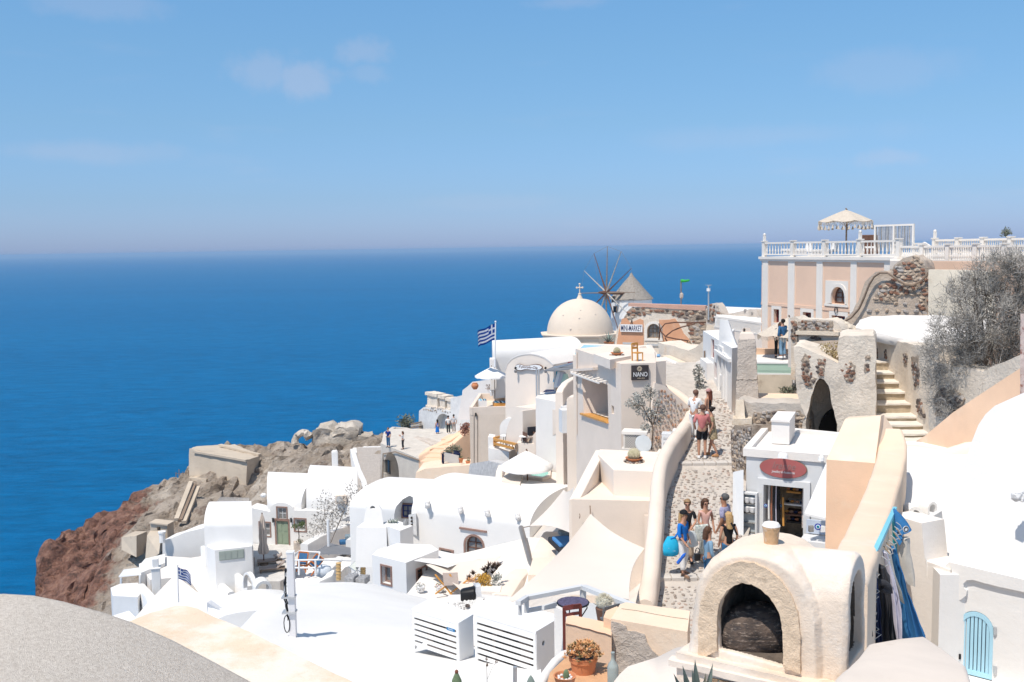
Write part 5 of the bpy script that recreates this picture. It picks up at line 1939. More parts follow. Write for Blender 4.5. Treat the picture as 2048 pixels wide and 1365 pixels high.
for k in range(9):
 u=ua+(ub-ua)*k/8
 za_=fl.uz(1156+58*k/8,745+20*k/8)[1]
 b2=nb()
 bar(b2,fl.at(u,za_+.02,.32),fl.at(u,za_+.14,-.4),.12,.03)
 obj('slat',b2,trim,obj_aw)
b2=nb()
bar(b2,fl.at(ua,fl.uz(1156,746)[1],.3),fl.at(ub,fl.uz(1214,766)[1],.3),.06)
obj('front_bar',b2,trim,obj_aw)
put('drain_pipe',tube,([fl.P(1153,705,.04),fl.P(1153,870,.04)],.03,6,),cream,nb_)
put('ledge',fl.poly,([fl.uz(x,y)for x,y in((1150,738),(1196,735),(1196,740),(1150,744))],-.02,.22,),cream,nb_)
bm=nb()
zz=zat(1320,720,37.5)
flat(bm,[(1310,724),(1332,722),(1331,714),(1308,716)],zz,1.0)
bevel(bm,.12,3)
obj('shoulder',bm,cream2,nb_,smooth=40)
npl=thing('name_plate','dark square name plate with a sun emblem on the cream hotel wall','sign',fr.P(1279,760))
q=fr.rect(1262,730.5,1296,760)
put('plate',fr.slab,(q,.03,.10,),M('dark_slate_plate',(.055,.045,.045),rough=.6,var=.25,scale=3,bump=.2),npl)
gold=M('pale_gold_lettering',(.60,.50,.38),rough=.5,bump=0)
text_on(fr,'NANO',1265.5,744,1293.5,753,.105,whitepaint,npl)
text_on(fr,'VILLAS',1273,755,1288,757.4,.105,gold,npl)
bm=nb()
c_=fr.P(1279,738,.11)
for r_ in(.032,.058,.08):
 tube(bm,[c_+fr.u*r_*math.cos(k*.4488)+V((0,0,r_*math.sin(k*.4488)))for k in range(15)],.008,5)
for k in range(12):
 a_=k*math.pi/6
 bar(bm,c_+(fr.u*math.cos(a_)+V((0,0,math.sin(a_))))*.085,c_+(fr.u*math.cos(a_)+V((0,0,math.sin(a_))))*.105,.008)
obj('emblem',bm,gold,npl)
zr=z0+.02
blk('roof_slab','white roof slab stepping up behind the hotel block','roof',[(1187,708),(1220,720),(1262,712),(1225,703)],z0+.12,.35,cream2)
o_=put('back_parapet',sweepwall,([W(1262,701,42),W(1275,692,43),W(1298,690,43),W(1302,700,42),W(1312,712,40),W(1322,716,39)],.35,-6,.5,),cream2,None,smooth=40)
tag(o_,'tall rounded white parapet at the back of the hotel roof','parapet')
ch_=simple_chair('wooden_chair','small orange wooden chair on the hotel roof',WZ(1275,722,z0),.6,orange_w,orange_w,.3,.3,.35)
def cactus_bowl(name,label,p,r,mat_bowl,nst,cr):
 t_=thing(name,label,'plant',p)
 put('bowl',lathe,([(r*.55,0),(r*.95,r*.28),(r,r*.36),(r*.92,r*.36),(r*.8,r*.26)],p+V((0,0,.04)),20,),mat_bowl,t_,smooth=40)
 put('soil',lathe,([(.01,r*.26),(r*.82,r*.27),(.01,r*.3)],p+V((0,0,.04)),16,),stone_d,t_)
 bm=nb()
 n=22
 Ls=[]
 for j in range(1,10):
  ph=math.pi*j/10
  Ls.append([p+V((cr*math.sin(ph)*(1+.10*math.cos(n*a_))*math.cos(a_),cr*math.sin(ph)*(1+.10*math.cos(n*a_))*math.sin(a_),r*.3+cr*.85+cr*math.cos(ph)))for a_ in[2*math.pi*k/(n*4)for k in range(n*4)]])
 loops(bm,Ls)
 obj('cactus',bm,M('ribbed_cactus',(.42,.38,.20),rough=.8,var=.2,scale=9,bump=.3,col2=(.62,.57,.43)),t_,smooth=50)
 bm=nb()
 rn=random.Random(3)
 for k in range(260):
  ph,a_=rn.uniform(.1,1.9),rn.uniform(0,6.28)
  d=V((math.sin(ph)*math.cos(a_),math.sin(ph)*math.sin(a_),math.cos(ph)))
  c_=p+V((0,0,r*.3+cr*.85))
  bar(bm,c_+d*cr,c_+d*cr*1.16+V((rn.uniform(-.01,.01),rn.uniform(-.01,.01),0)),.005)
 so_=obj('spines',bm,M('cactus_spine',(.72,.66,.52),bump=0),t_)
 so_['kind']='stuff'
 for k in range(nst):
  a_=2*math.pi*k/nst
  stone(t_,p+V((math.cos(a_)*r*1.05,math.sin(a_)*r*1.05,r*.1)),(r*.2,r*.17,r*.15),[stone_g,stone_d,stone_t][k%3])
 return t_
cactus_bowl('cactus_bowl','cactus in a stone ringed bowl on the hotel roof',W(1234,712,37.8),.25,terra,14,.13)
bm=nb()
z_=zat(1160,703,47)
flat(bm,[(1150,706),(1252,709),(1260,694),(1168,690)],z_,.3)
o_=obj('plunge_pool',bm,M('pale_blue_water',(.45,.72,.78),rough=.15,var=.06,bump=.1),None)
tag(o_,'shallow pale blue pool on the roof in front of the church','pool')
o_=put('pool_deck',flat,([(1146,711),(1256,713),(1266,690),(1160,687)],z_-.08,3,),cream2,None)
tag(o_,'cream roof deck around the shallow pale blue pool','terrace')
t_=thing('agave_pot','agave in a terracotta pot in front of the orange house','plant',W(1218,692,60))
put('pot',lathe,([(.22,0),(.3,.25),(.34,.3),(.26,.3)],W(1218,694,60),14,),terra,t_)
def blades(bm,p,n,L_,w_,rn,up=.55,bend=.25):
 for k in range(n):
  a_=k*2.4+rn.uniform(-.3,.3)
  el=rn.uniform(up,1.35)
  d=V((math.cos(a_)*math.cos(el),math.sin(a_)*math.cos(el),math.sin(el)))
  s=V((-math.sin(a_),math.cos(a_),0))
  l_=L_*rn.uniform(.7,1.1)
  p1,p2=p+d*l_*.45,p+d*l_+V((math.cos(a_),math.sin(a_),0))*l_*bend*.3
  nrm=s.cross(d)*w_*.35
  vs=[bm.verts.new(q)for q in(p-s*w_*.6,p+s*w_*.6,p1+s*w_,p1-nrm,p1-s*w_,p2)]
  bm.faces.new((vs[0],vs[1],vs[2],vs[3]))
  bm.faces.new((vs[0],vs[3],vs[4]))
  bm.faces.new((vs[2],vs[5],vs[3]))
  bm.faces.new((vs[3],vs[5],vs[4]))
put('leaves',blades,(W(1218,687,60),16,.75,.05,RD,),agave,t_)
def shrub(name,label,base,stems,clumps,leafm,size,seed,cat='shrub',group=None,n=40,stemm=None):
 rn=random.Random(seed)
 t_=thing(name,label,cat,base,group)
 bm=nb()
 for st_ in stems:
  k_=len(st_)
  tube(bm,st_,[.022*(1-.75*i/k_)+.005 for i in range(k_)],5)
 obj('stem',bm,stemm or bark,t_)
 bm=nb()
 for c_,r_ in clumps:
  leaves(bm,c_,(r_,r_*.8,r_),n,size,rn)
 obj('foliage',bm,leafm,t_)
 return t_
rn=random.Random(21)
grl=M('silver_leaf',(.27,.28,.25),rough=.7,var=.35,scale=9,bump=0,col2=(.50,.49,.45))
cl=[(W(x+rn.uniform(-5,5),y+rn.uniform(-5,5),34.8+rn.uniform(-.3,.3)),.17)for x,y in((1300,775),(1306,790),(1312,805),(1300,800),(1290,790),(1280,800),(1268,806),(1258,812),(1270,818),(1285,812),(1300,820),(1308,830),(1298,840),(1292,850),(1320,820),(1314,842),(1284,825),(1276,790),(1296,860))]
shrub('leafy_shrub','loose silver leaved shrub climbing beside the hotel wall',W(1302,905,34.6),[[W(1303,900,34.7),W(1306,860,34.8),W(1300,815,34.8),W(1302,775,34.8)],[W(1304,850,34.8),W(1285,812,34.8),W(1258,812,34.8)],[W(1306,850,34.8),W(1316,815,34.8)]],cl,grl,.065,21,n=80)
lt=thing('lattice_cover','cream lattice equipment cover against the hotel wall','cover',W(1266,905,34.5))
f=Fac(W(1247,880,34.5),W(1291,880,34.3))
q=f.rect(1247,866,1291,901)
bm=nb()
for z_,h_ in((q[3]-.06,.1),(q[1],.06)):
 f.slab(bm,(q[0]-.06,z_,q[2]+.06,z_+h_),-.6,.05)
for u in(q[0],q[2]-.05):
 f.slab(bm,(u,q[1]+.06,u+.05,q[3]-.06),-.5,.02)
obj('frame',bm,trim,lt)
bm=nb()
hh=q[3]-q[1]-.12
for k in range(-6,12):
 for s_ in(-1,1):
  u=q[0]+k*.085
  pts=[]
  for zz in(0,hh):
   uu=u+(zz if s_>0 else hh-zz)
   pts.append((uu,zz))
  (ua,za_),(ub,zb_)=pts
  def clipu(ua,za_,ub,zb_):
   lo,hi=0.,1.
   for edge,sgn in((q[0]+.05,1),(q[2]-.05,-1)):
    fa,fb=(ua-edge)*sgn,(ub-edge)*sgn
    if fa<0 and fb<0:
     return None
    if fa<0:
     lo=max(lo,fa/(fa-fb))
    if fb<0:
     hi=min(hi,fa/(fa-fb))
   return(lo,hi)if hi-lo>.05 else None
  c_=clipu(ua,za_,ub,zb_)
  if c_:
   a_=(ua+(ub-ua)*c_[0],q[1]+.06+hh*c_[0])
   b_=(ua+(ub-ua)*c_[1],q[1]+.06+hh*c_[1])
   bar(bm,f.at(a_[0],a_[1],.005*s_),f.at(b_[0],b_[1],.005*s_),.022,.008,upv=f.n)
o_=obj('lattice',bm,trim,lt)
o_['kind']='stuff'
put('cooling_unit',f.slab,((q[0]+.03,q[1]+.02,q[2]-.03,q[3]-.08),-.45,-.1,),darkcl,lt)
o_=put('round_tabletop',tube,([W(1286,888,34),W(1287.5,887.5,33.95)],.30,20,),M('pale_blue_board',(.60,.64,.66),bump=.05),None)
for v in o_.data.vertices:
 pass
tag(o_,'pale round tabletop leaning on the lattice cover','tabletop')
for nm,lb,x0,x1,y0,y1,YY,m_ in(('cooling_unit','grey boxed cooling unit beside the long street wall',1324,1347,866,906,33.2,lightgrey),('white_box','white box behind the grey cooling unit',1346,1366,860,890,34.2,whitepaint)):
 t_=thing(nm,lb,'cooling unit' if nm[0]=='c' else 'box',W(x0,y1,YY))
 p=W((x0+x1)/2,y1,YY)
 w_=(x1-x0)/FPX*YY
 h_=(y1-y0)/FPX*YY
 bm=nb()
 box(bm,p+V((0,.2,h_/2)),(w_*.85,.35,h_),-.25)
 bevel(bm,.02)
 obj('casing',bm,m_,t_)
 if nm[0]=='c':
  for z in(.75,.5,.25):
   put('vent',box,(p+V((-.04,.02,h_*z)),(w_*.6,.02,.05),-.25,),greypaint,t_)
blk('cream_plinth','small cream plinth under the grey cooling unit','plinth',[(1312,908),(1340,912),(1345,900),(1318,898)],zat(1320,906,33.4),1.2,cream2)
# long white vaulted house
wh=thing('long_vaulted_house','long white barrel roofed house with one round headed brown window','house',W(940,1120,50))
zs=-13.7
Aw,Bw=W(838,1000,54.3),W(1128,1000,50.6)
A,B=W(826,1029,51.6),W(1062,1057,48.4)
f=Fac(A,B)
zE=(A.z+B.z)/2
bm=nb()
Aax,Bax=f.at(-.1,zE+.02,-3.1),f.at((B-A).length+.3,zE+.02,-3.1)
rise=max(.9,zat(1000,964,52.8)-zE)
vault(bm,Aax,Bax,3.1,rise,6,26,2.1,k1=-.12)
bevel(bm,.08,2,50)
wl=obj('wall_and_roof',bm,white,wh,smooth=40)
aw_=f.rect(931,1073,966,1112)
sq=f.rect(880,1097,908,1116)
fo=0
cut(wl,holes(f,[aw_],.32,arched=True))
window(f,aw_,wh,frame=brown_w,pane=glass2,nx=2,nz=3,fw_=.08,depth=.22,arched=True,surround=frame_s,sw=.10)
bm=nb()
q=f.rect(920,1054,974,1064)
f.poly(bm,[f.uz(920,1054),f.uz(974,1062),f.uz(974,1065.5),f.uz(920,1057.5)],0,.10)
obj('stone_strip',bm,frame_s,wh)
o_=put('square_window',f.poly,([f.uz(879,1095),f.uz(908,1101),f.uz(907,1118),f.uz(879,1114)],-.02,.06,),frame_s,wh)
put('pane',f.poly,([f.uz(883,1099),f.uz(904,1103.5),f.uz(904,1116),f.uz(883,1113)],.06,.065,),glass,o_)
for x,y,YY in((854,1009,51),(920,1020,50.2),(974,1026,49.5),(1035,1033,48.8)):
 bm=nb()
 p=W(x,y,YY)
 fq=p+V((0,.3,0))
 tube(bm,[fq,p+V((0,-.12,.02))],[.16,.12],8)
 ball(bm,p+V((.02,-.12,-.06)),(.15,.13,.17),1,jit=.03)
 obj('rain_spout',bm,whrough,wh)
o_=put('vent_pier',solid,([W(817,1030,51.7),W(832,1027,51.3),W(834,1072,51.3),W(819,1066,51.7)],[W(817,1030,52.6),W(834,1027,52.2),W(836,1072,52.2),W(819,1066,52.6)],),whrough,wh)
bm=nb()
for x,y in((823,1036),(823.5,1043),(824,1050),(829,1040),(829.5,1047)):
 ball(bm,W(x,y,51.5),.07,1)
v_=obj('vent_hole',bm,black_i,o_)
v_['kind']='stuff'
wl2=thing('rounded_vault','rounded white vault with a small window in a scooped niche','house',W(790,1060,56))
zS=zat(765,1010,55.5)
bm=nb()
A2,B2=W(752,1010,57.6),W(882,1010,56.5)
A2.z=B2.z=zS
vault(bm,A2,B2,3.0,zat(800,963,57.5)-zS,5,24,2.2,k0=-.10)
bevel(bm,.35,4,50)
wv_=obj('roof',bm,white,wl2,smooth=50)
fn=Fac(W(793,1040,54.5),W(836,1040,54.2))
niche=[(793,1075),(794,1025),(797,1010),(804,1000),(813,996),(822,998),(829,1005),(834,1016),(836,1075)]
cb=nb()
fn.poly(cb,[fn.uz(x,y)for x,y in niche],-.75,3.0)
cut(wv_,cb)
fn2=Fac(fn.a-fn.n*.74,fn.b-fn.n*.74)
q=fn2.rect(806,1010,827,1034)
window(fn2,q,wl2,frame=M('navy_joinery',(.03,.045,.16),bump=.05),pane=glass2,nx=2,nz=2,fw_=.07,depth=-.0,surround=frame_s,sw=.10)
for nm,lb,pts in(('tapered_chimney','tall tapered white chimney with a rounded slotted head',None),):
 t_=thing(nm,lb,'chimney',W(745,1118,50))
 bm=nb()
 loops(bm,[[W(x,y,YY)for x,y,YY in L_]for L_ in([(711,1135,49),(775,1135,49),(775,1135,51.2),(711,1135,51.2)],[(713,1055,49.4),(773,1055,49.4),(773,1055,51),(713,1055,51)],[(727,1046,49.7),(767,1050,49.7),(767,1048,50.8),(727,1045,50.8)],[(732,1018,49.9),(763,1020,49.9),(763,1018,50.7),(732,1016,50.7)],[(736,1009,50),(758,1010,50),(758,1009,50.6),(736,1008,50.6)])])
 bevel(bm,.10,2,20)
 wl=obj('stack',bm,white,t_,smooth=40)
 fc=Fac(W(732,1014,49.9),W(763,1014,49.9))
 cb=nb()
 q=fc.rect(740,1013,750,1018)
 fc.poly(cb,fc.arch(q),-.3,.3)
 cut(wl,cb)
t_=thing('planter_block','white block with a small plant growing on its top','planter',W(785,1100,49.5))
bm=nb()
flat(bm,[(757,1047),(800,1062),(826,1052),(790,1040)],zat(757,1047,50),4)
bevel(bm,.10,2)
obj('block',bm,white,t_,smooth=40)
bm=nb()
for k in range(4):
 blades(bm,W(778+k*5,1047,50),7,.28,.03,RD)
obj('leaves',bm,agave,t_)
o_=put('black_lamp',tube,([W(811,1062,49.6),W(811,1046,49.6),W(812,1038,49.6)],[.10,.13,.05],8,),M('lamp_white_black',(.3,.3,.3),bump=0),None)
tag(o_,'small upright lamp tube beside the scooped niche','lamp')
zb=zat(812,1126,40)
fb=thing('box_house','flat roofed white box house with two deep stone framed windows','house',W(812,1175,40))
top=FP([(744,1110),(812,1126),(877,1100),(862,1090),(795,1087),(755,1100)],zb)
bm=nb()
prism(bm,top,zb-7,zb)
bevel(bm,.09,3,30)
wl=obj('wall',bm,white,fb,smooth=35)
f1,f2=Fac(top[0],top[1]),Fac(top[1],top[2])
q1,q2=f1.rect(764,1134,782,1168),f2.rect(834,1137,852,1171)
cut(wl,holes(f1,[q1],.34))
cut(wl,holes(f2,[q2],.34))
window(f1,q1,fb,frame=frame_s,pane=glass2,nx=1,nz=1,fw_=.07,depth=.26,surround=frame_s,sw=.07)
window(f2,q2,fb,frame=brown_w,pane=glass,nx=2,nz=3,fw_=.07,depth=.26,surround=frame_s,sw=.07)
bm=nb()
p=f2.P(843,1168,-.08)
lathe(bm,[(.07,0),(.09,.16),(.075,.16)],p,10)
o_=obj('flower_pot',bm,whitepaint,None)
tag(o_,'tiny white pot standing in the right hand deep window','flower pot')
o_['label']='tiny white pot standing in the brown barred deep window'
def sail(name,label,cs,mat,sag=.25,pull=.10,n=14,cat='shade sail'):
 """cloth stretched between four corners, hollow edges, slight belly, real thickness"""
 c=[V(p)for p in cs]
 cen=sum(c,V((0,0,0)))/len(c)
 bm=nb()
 g=[]
 for i in range(n+1):
  row=[]
  for j in range(n+1):
   u,v=i/n,j/n
   p=c[0]*(1-u)*(1-v)+c[1]*u*(1-v)+c[2]*u*v+c[3]*(1-u)*v
   e=max(abs(2*u-1)**3*(1-(2*v-1)**2),abs(2*v-1)**3*(1-(2*u-1)**2))
   p=p.lerp(cen,pull*e)
   p.z-=sag*(1-(2*u-1)**2)*(1-(2*v-1)**2)
   row.append(bm.verts.new(p))
  g.append(row)
 for i in range(n):
  for j in range(n):
   bm.faces.new((g[i][j],g[i+1][j],g[i+1][j+1],g[i][j+1]))
 bmesh.ops.recalc_face_normals(bm,faces=bm.faces)
 bmesh.ops.solidify(bm,geom=bm.faces[:],thickness=.015)
 t_=thing(name,label,cat,c[0])
 obj('cloth',bm,mat,t_,smooth=60)
 return t_
s1=sail('shade_sail','large cream shade sail stretched over the lower terrace railing',[W(1181,1029,30.2),W(1289,1098,26.5),W(1258,1200,19.0),W(1012,1206,19.5)],sailc,.15,.12)
put('rope',tube,([W(1181,1029,30.2),W(1180,1012,30.4)],.02,5,),timber,s1)
sail('shade_sail','cream shade sail tied to the leaning grey mast',[W(1060,1053,46.5),W(1128,980,47.5),W(1149,975,40),W(1149,1070,37)],sailc,.1,.16)
sail('shade_sail','small white shade sail in front of the round headed window',[W(828,1122,40),W(878,1102,43.5),W(962,1118,42.5),W(896,1136,39.0)],canvas,.1,.07)
sail('shade_sail','cream tent sail sweeping down to the succulent bed',[W(852,1130,39.6),W(1003,1112,42),W(935,1186,36.6),W(922,1182,36.6)],sailc,.05,.10)
mt=thing('leaning_mast','leaning grey steel mast holding the cream sail','mast',W(1068,1152,40))
put('tube',tube,([W(1069,1154,40.5),W(1042,1056,45.5)],.12,12,),M('brushed_steel_mast',(.30,.27,.25),rough=.4,metal=.5,var=.2,bump=.05),mt,smooth=60)
put('rope',tube,([W(1043,1056,45.5),W(1060,1053,46.5)],.02,5,),timber,mt)
zq=zat(850,1190,38)
blk('lower_patio','white patio floor between the box house and the cream sail','terrace',[(800,1205),(1010,1205),(1150,1150),(1140,1080),(1060,1075),(870,1120)],zq,4,white2)
o_=put('curved_wall',sweepwall,([W(1002,1190,37),W(1025,1155,39),W(1050,1130,42),W(1065,1108,45)],.9,zq-1,.5,),cream2,None,smooth=40)
tag(o_,'curved cream wall sweeping up behind the leaning mast','wall')
o_=put('curved_wall',sweepwall,([W(945,1128,43),W(985,1112,44.5),W(1030,1103,46),W(1062,1106,46)],.7,zq-1,.5,),cream2,None,smooth=40)
tag(o_,'low curved cream wall just under the white house front','wall')
z_=zat(1060,1120,41)
blk('cream_block','cream flat block beside the foot of the leaning mast','wall',[(1056,1150),(1066,1116),(1115,1114),(1130,1150)],z_,3,cream)
o_=put('ramp_wall',sweepwall,([W(1085,1118,42),W(1100,1085,44),W(1112,1064,46)],1.3,zq-1,.3,),cream2,None,smooth=40)
tag(o_,'broad cream ramp wall rising beside the blue cushions','wall')
o_=put('pier',sweepwall,([W(1077,1080,47),W(1098,1076,46.5)],.5,zq-1,.5,),cream2,None,smooth=40)
tag(o_,'small cream pier at the end of the white house wall','wall')
t_=thing('blue_daybed','blue cushion and pillow on a dark day bed half under the sail','seat',W(1130,1085,42))
p=W(1130,1085,42)
for nm,cc,ss,m_ in(('frame',(0,0,-.1),(1.0,1.9,.25),darkcl),('cushion',(-.05,-.2,.1),(.75,1.2,.16),M('cornflower_cloth',(.07,.22,.48),bump=.1)),('pillow',(.15,.7,.22),(.75,.45,.2),M('patterned_blue_cloth',(.12,.2,.27),var=.5,scale=30,bump=.1,col2=(.35,.42,.45)))):
 bm=nb()
 box(bm,p+V(cc),ss,.25)
 bevel(bm,.05)
 obj(nm,bm,m_,t_)
bed=thing('succulent_bed','bed of yellow and orange succulents with dark rosettes by the patio','plant',W(962,1178,37.5))
rn=random.Random(41)
bm=nb()
for k in range(26):
 leaves(bm,W(rn.uniform(948,982),rn.uniform(1150,1174),38),(.16,.16,.12),34,.06,rn,up_=.6)
obj('yellow_mass',bm,yellowf,bed)
bm=nb()
for x,y in((968,1143),(975,1140),(985,1138),(993,1140),(997,1134),(988,1133),(978,1133),(972,1150),(985,1148),(938,1158),(946,1150),(936,1165)):
 blades(bm,W(x,y,38.2),12,.22,.04,rn)
obj('dark_rosettes',bm,M('dark_rosette_leaf',(.07,.045,.04),var=.4,bump=0,col2=(.30,.22,.18)),bed)
bm=nb()
for k in range(12):
 leaves(bm,W(rn.uniform(983,998),rn.uniform(1152,1176),38),(.14,.14,.14),30,.06,rn)
obj('grey_leaves',bm,M('grey_succulent_leaf',(.26,.30,.28),var=.3,bump=0,col2=(.5,.52,.5)),bed)
bm=nb()
for k in range(8):
 leaves(bm,W(rn.uniform(934,952),rn.uniform(1156,1166),38),(.14,.14,.14),24,.05,rn)
obj('orange_leaves',bm,succ,bed)
zq2=zat(960,1180,37.5)
blk('planting_bed','low white kerb bed full of succulents','planter',[(925,1182),(1000,1184),(1004,1170),(930,1168)],zq2,1.0,white2)
t_=thing('deck_chair','folding wooden deck chair under the cream tent sail','chair',W(903,1186,37.6))
p=W(903,1188,37.6)
for sx in(-.28,.28):
 bm=nb()
 bar(bm,p+V((sx+.3,-.1,0)),p+V((sx-.35,.1,.75)),.05)
 bar(bm,p+V((sx-.35,0,0)),p+V((sx+.35,.1,.5)),.05)
 obj('side_frame',bm,orange_w,t_)
put('sling',solid,([p+V((.3,-.2,.42)),p+V((-.28,-.12,.35)),p+V((-.34,.2,.75)),p+V((.25,.15,.78))],[p+V((.3,-.2,.44)),p+V((-.28,-.12,.37)),p+V((-.34,.2,.77)),p+V((.25,.15,.80))],),taupe,t_)
for i,(x,y)in enumerate(((880,1178),(842,1178))):
 t_=thing('flower_pot',['pot of red and white flowers beside the deck chair','low grey herb pot under the deep barred window'][i],'plant',W(x,y+4,38.2))
 put('foliage',leaves,(W(x,y-3,38.2),(.22,.2,.2),70,.06,RD,),leafd if i==0 else grl,t_)
 put('pot',lathe,([(.12,0),(.18,.2),(.15,.2)],W(x,y+5,38.2),10,),whitepaint,t_)
 if i==0:
  o2=put('petals',leaves,(W(x-1,y-6,38.1),(.22,.15,.15),16,.05,RD,),M('red_petal',(.40,.05,.05),bump=0),t_)
  o2['kind']='stuff'
def lounger(name,label,p,yaw,mat,frm):
 t_=thing(name,label,'lounger',p)
 Rz=Matrix.Rotation(yaw,3,'Z')
 def T(x,y,z):
  return p+Rz@V((x,y,z))
 put('mattress',box,(T(-.3,0,.32),(1.4,.65,.08),yaw,),mat,t_)
 bm=nb()
 bar(bm,T(.4,0,.34),T(.95,0,.75),.65,.08,upv=(0,0,1))
 obj('backrest',bm,mat,t_)
 put('frame',box,(T(0,0,.24),(1.95,.68,.08),yaw,),frm,t_)
 for sx in(-.9,.85):
  for sy in(-.28,.28):
   put('leg',bar,(T(sx,sy,0),T(sx,sy,.22),.07,),frm,t_)
 bm=nb()
 box(bm,T(.55,.05,.62),(.4,.5,.16),yaw+.4)
 bevel(bm,.05)
 obj('pillow',bm,M('stone_cushion',(.45,.40,.37),bump=.2),t_)
 return t_
lounger('sun_lounger','taupe sun lounger nearest the terrace edge with pale pillows',WZ(545,1143,zT),.25,taupe,timber)
lounger('sun_lounger','second taupe sun lounger beside the closed umbrella',WZ(540,1128,zT),.25,taupe,timber)
cu_=thing('closed_umbrella','tall closed cream umbrella standing on the green door terrace','umbrella',WZ(528,1130,zT))
p=WZ(528,1130,zT)
H=zat(528,1026,p.y)-zT
put('pole',tube,([p,p+V((0,0,H))],.045,8,),brown_w,cu_)
bm=nb()
Ls=[]
for z_,r_ in((.98,.04),(.9,.14),(.72,.22),(.55,.27),(.42,.24),(.36,.30),(.27,.36),(.22,.30)):
 Ls.append([p+V((r_*(1+.28*math.cos(8*a_))*math.cos(a_),r_*(1+.28*math.cos(8*a_))*math.sin(a_),H*z_))for a_ in[2*math.pi*k/48 for k in range(48)]])
loops(bm,Ls)
obj('folded_canopy',bm,M('cream_umbrella_cloth',(.66,.58,.52),bump=.2),cu_,smooth=60)
put('base',lathe,([(.35,0),(.35,.1),(.08,.14)],p,12,),timber,cu_)
pt=WZ(487,1128,zT)
t_=thing('dining_table','white square dining table on the green door terrace','table',pt)
put('table_top',box,(pt+V((0,0,.74)),(1.6,1.0,.06),.3,),canvas,t_)
for sx in(-.6,.6):
 put('leg',box,(pt+V((sx,sx*.3,.36)),(.12,.6,.7),.3,),canvas,t_)
simple_chair('folding_chair','brown wooden folding chair at the far side of the white table',WZ(470,1124,zT),1.2,MATS['brown_painted_wood'],brown_w,.5,.45,.5)
simple_chair('folding_chair','brown wooden folding chair at the near side of the white table',WZ(500,1140,zT),-2.0,MATS['brown_painted_wood'],brown_w,.5,.45,.5)
t_=thing('planter_bowl','round white bowl of herbs at the corner of the dining table','plant',WZ(487,1147,zT))
put('bowl',lathe,([(.2,0),(.38,.35),(.42,.45),(.34,.45)],WZ(487,1147,zT),14,),whitepaint,t_)
put('foliage',leaves,(WZ(487,1147,zT)+V((0,0,.55)),(.4,.4,.2),120,.09,RD,),leafg,t_)
pp_=WZ(598,1102,zT)
t_=thing('potted_tree','round headed little tree in a dark pot near the green door','tree',pp_)
bm=nb()
box(bm,pp_+V((0,0,.4)),(.8,.8,.8),.3)
bevel(bm,.05)
obj('pot',bm,stucco,t_)
put('trunk',tube,([pp_+V((0,0,.7)),pp_+V((.05,0,1.3)),pp_+V((0,0,1.9))],.045,6,),bark,t_)
bm=nb()
for k in range(12):
 a_,e_=RD.uniform(0,6.28),RD.uniform(-.4,1)
 leaves(bm,pp_+V((math.cos(a_)*.35,math.sin(a_)*.35,2.15+e_*.25)),(.28,.28,.22),34,.10,RD)
obj('crown',bm,leafd,t_)
bm=nb()
for k in range(5):
 leaves(bm,pp_+V((RD.uniform(-.4,.4),RD.uniform(-.4,.1),.9)),(.22,.2,.2),20,.09,RD)
obj('undergrowth',bm,leafg,t_)
rn=random.Random(52)
cl=[(W(x+rn.uniform(-4,4),y+rn.uniform(-4,4),78.5+rn.uniform(-1,1)),.75)for x,y in((650,1000),(642,1010),(655,1015),(668,1018),(680,1022),(692,1012),(700,1000),(704,985),(700,970),(660,1030),(648,1035),(640,1050),(630,1060),(622,1068),(640,1070),(655,1055),(670,1040),(685,1035),(665,1005),(712,975),(634,1040),(650,1065))]
shrub('grey_shrub_tree','straggling grey leaved tree beside the green door house',W(655,1090,78),[[W(655,1092,78.5),W(650,1050,78.5),W(648,1005,78.5)],[W(660,1090,78.5),W(680,1040,78.5),W(702,985,78.5)],[W(655,1085,78.5),W(632,1060,78.5)],[W(668,1070,78.5),W(690,1020,78.5)]],cl,M('grey_dry_leaf',(.24,.225,.20),var=.4,bump=0,col2=(.52,.49,.46)),.15,52,cat='tree',n=46)
t_=thing('cooling_unit','cream wall cooling unit on the green door house roof','cooling unit',W(682,1006,82))
put('casing',box,(W(682,999,82),(.9,.4,.7),.1,),cream,t_)
put('fan_grille',tube,([W(679,999,81.7),W(679,999,81.6)],.26,14,),greypaint,t_)
o_=put('white_garden_wall',sweepwall,([W(608,1088,76),W(640,1070,78),W(675,1056,80),(W(705,1046,82))],.7,-30,.35,),white,None,smooth=40)
tag(o_,'long white garden wall behind the grey shade cloth','wall')
o_=put('white_garden_wall',sweepwall,([W(698,1080,70),W(715,1068,72),W(722,1058,74)],.5,-30,.35,),white,None,smooth=40)
tag(o_,'short white garden wall behind the blue patterned cushions','wall')
sail('grey_shade_cloth','flat dark grey shade cloth stretched behind the white railing',[W(618,1110,66),W(658,1086,72),W(712,1098,69),W(705,1110,64)],greycloth,.05,.07)
sail('grey_shade_cloth','triangular grey shade cloth under the pebbled stair wall',[W(680,1042,82),W(733,1016,80),W(735,1030,76),W(722,1046,76)],greycloth,.05,.05)
o_=put('white_post',tube,([W(658,1110,70),W(656,1040,70)],.10,10,),whitepaint,None)
tag(o_,'white round post carrying the dark grey shade cloth','post')
t_=thing('patterned_seat','blue patterned cushions on a low seat behind the grey cloth','seat',W(700,1090,71))
for k,(dx,dz)in enumerate(((-.4,.1),(.35,.1),(0,.45))):
 bm=nb()
 box(bm,W(700,1087,71)+V((dx,dz*.4,dz)),(.75,.6,.28),.2)
 bevel(bm,.07)
 obj('cushion',bm,MATS['patterned_blue_cloth']if k else denim,t_)
zk=zat(620,1160,60)
blk('white_roof_terrace','white flat roof terrace with a railing and stacked orange chairs','terrace',[(572,1150),(590,1172),(660,1168),(690,1135),(735,1122),(730,1112),(640,1118),(592,1128)],zk,6)
bm=nb()
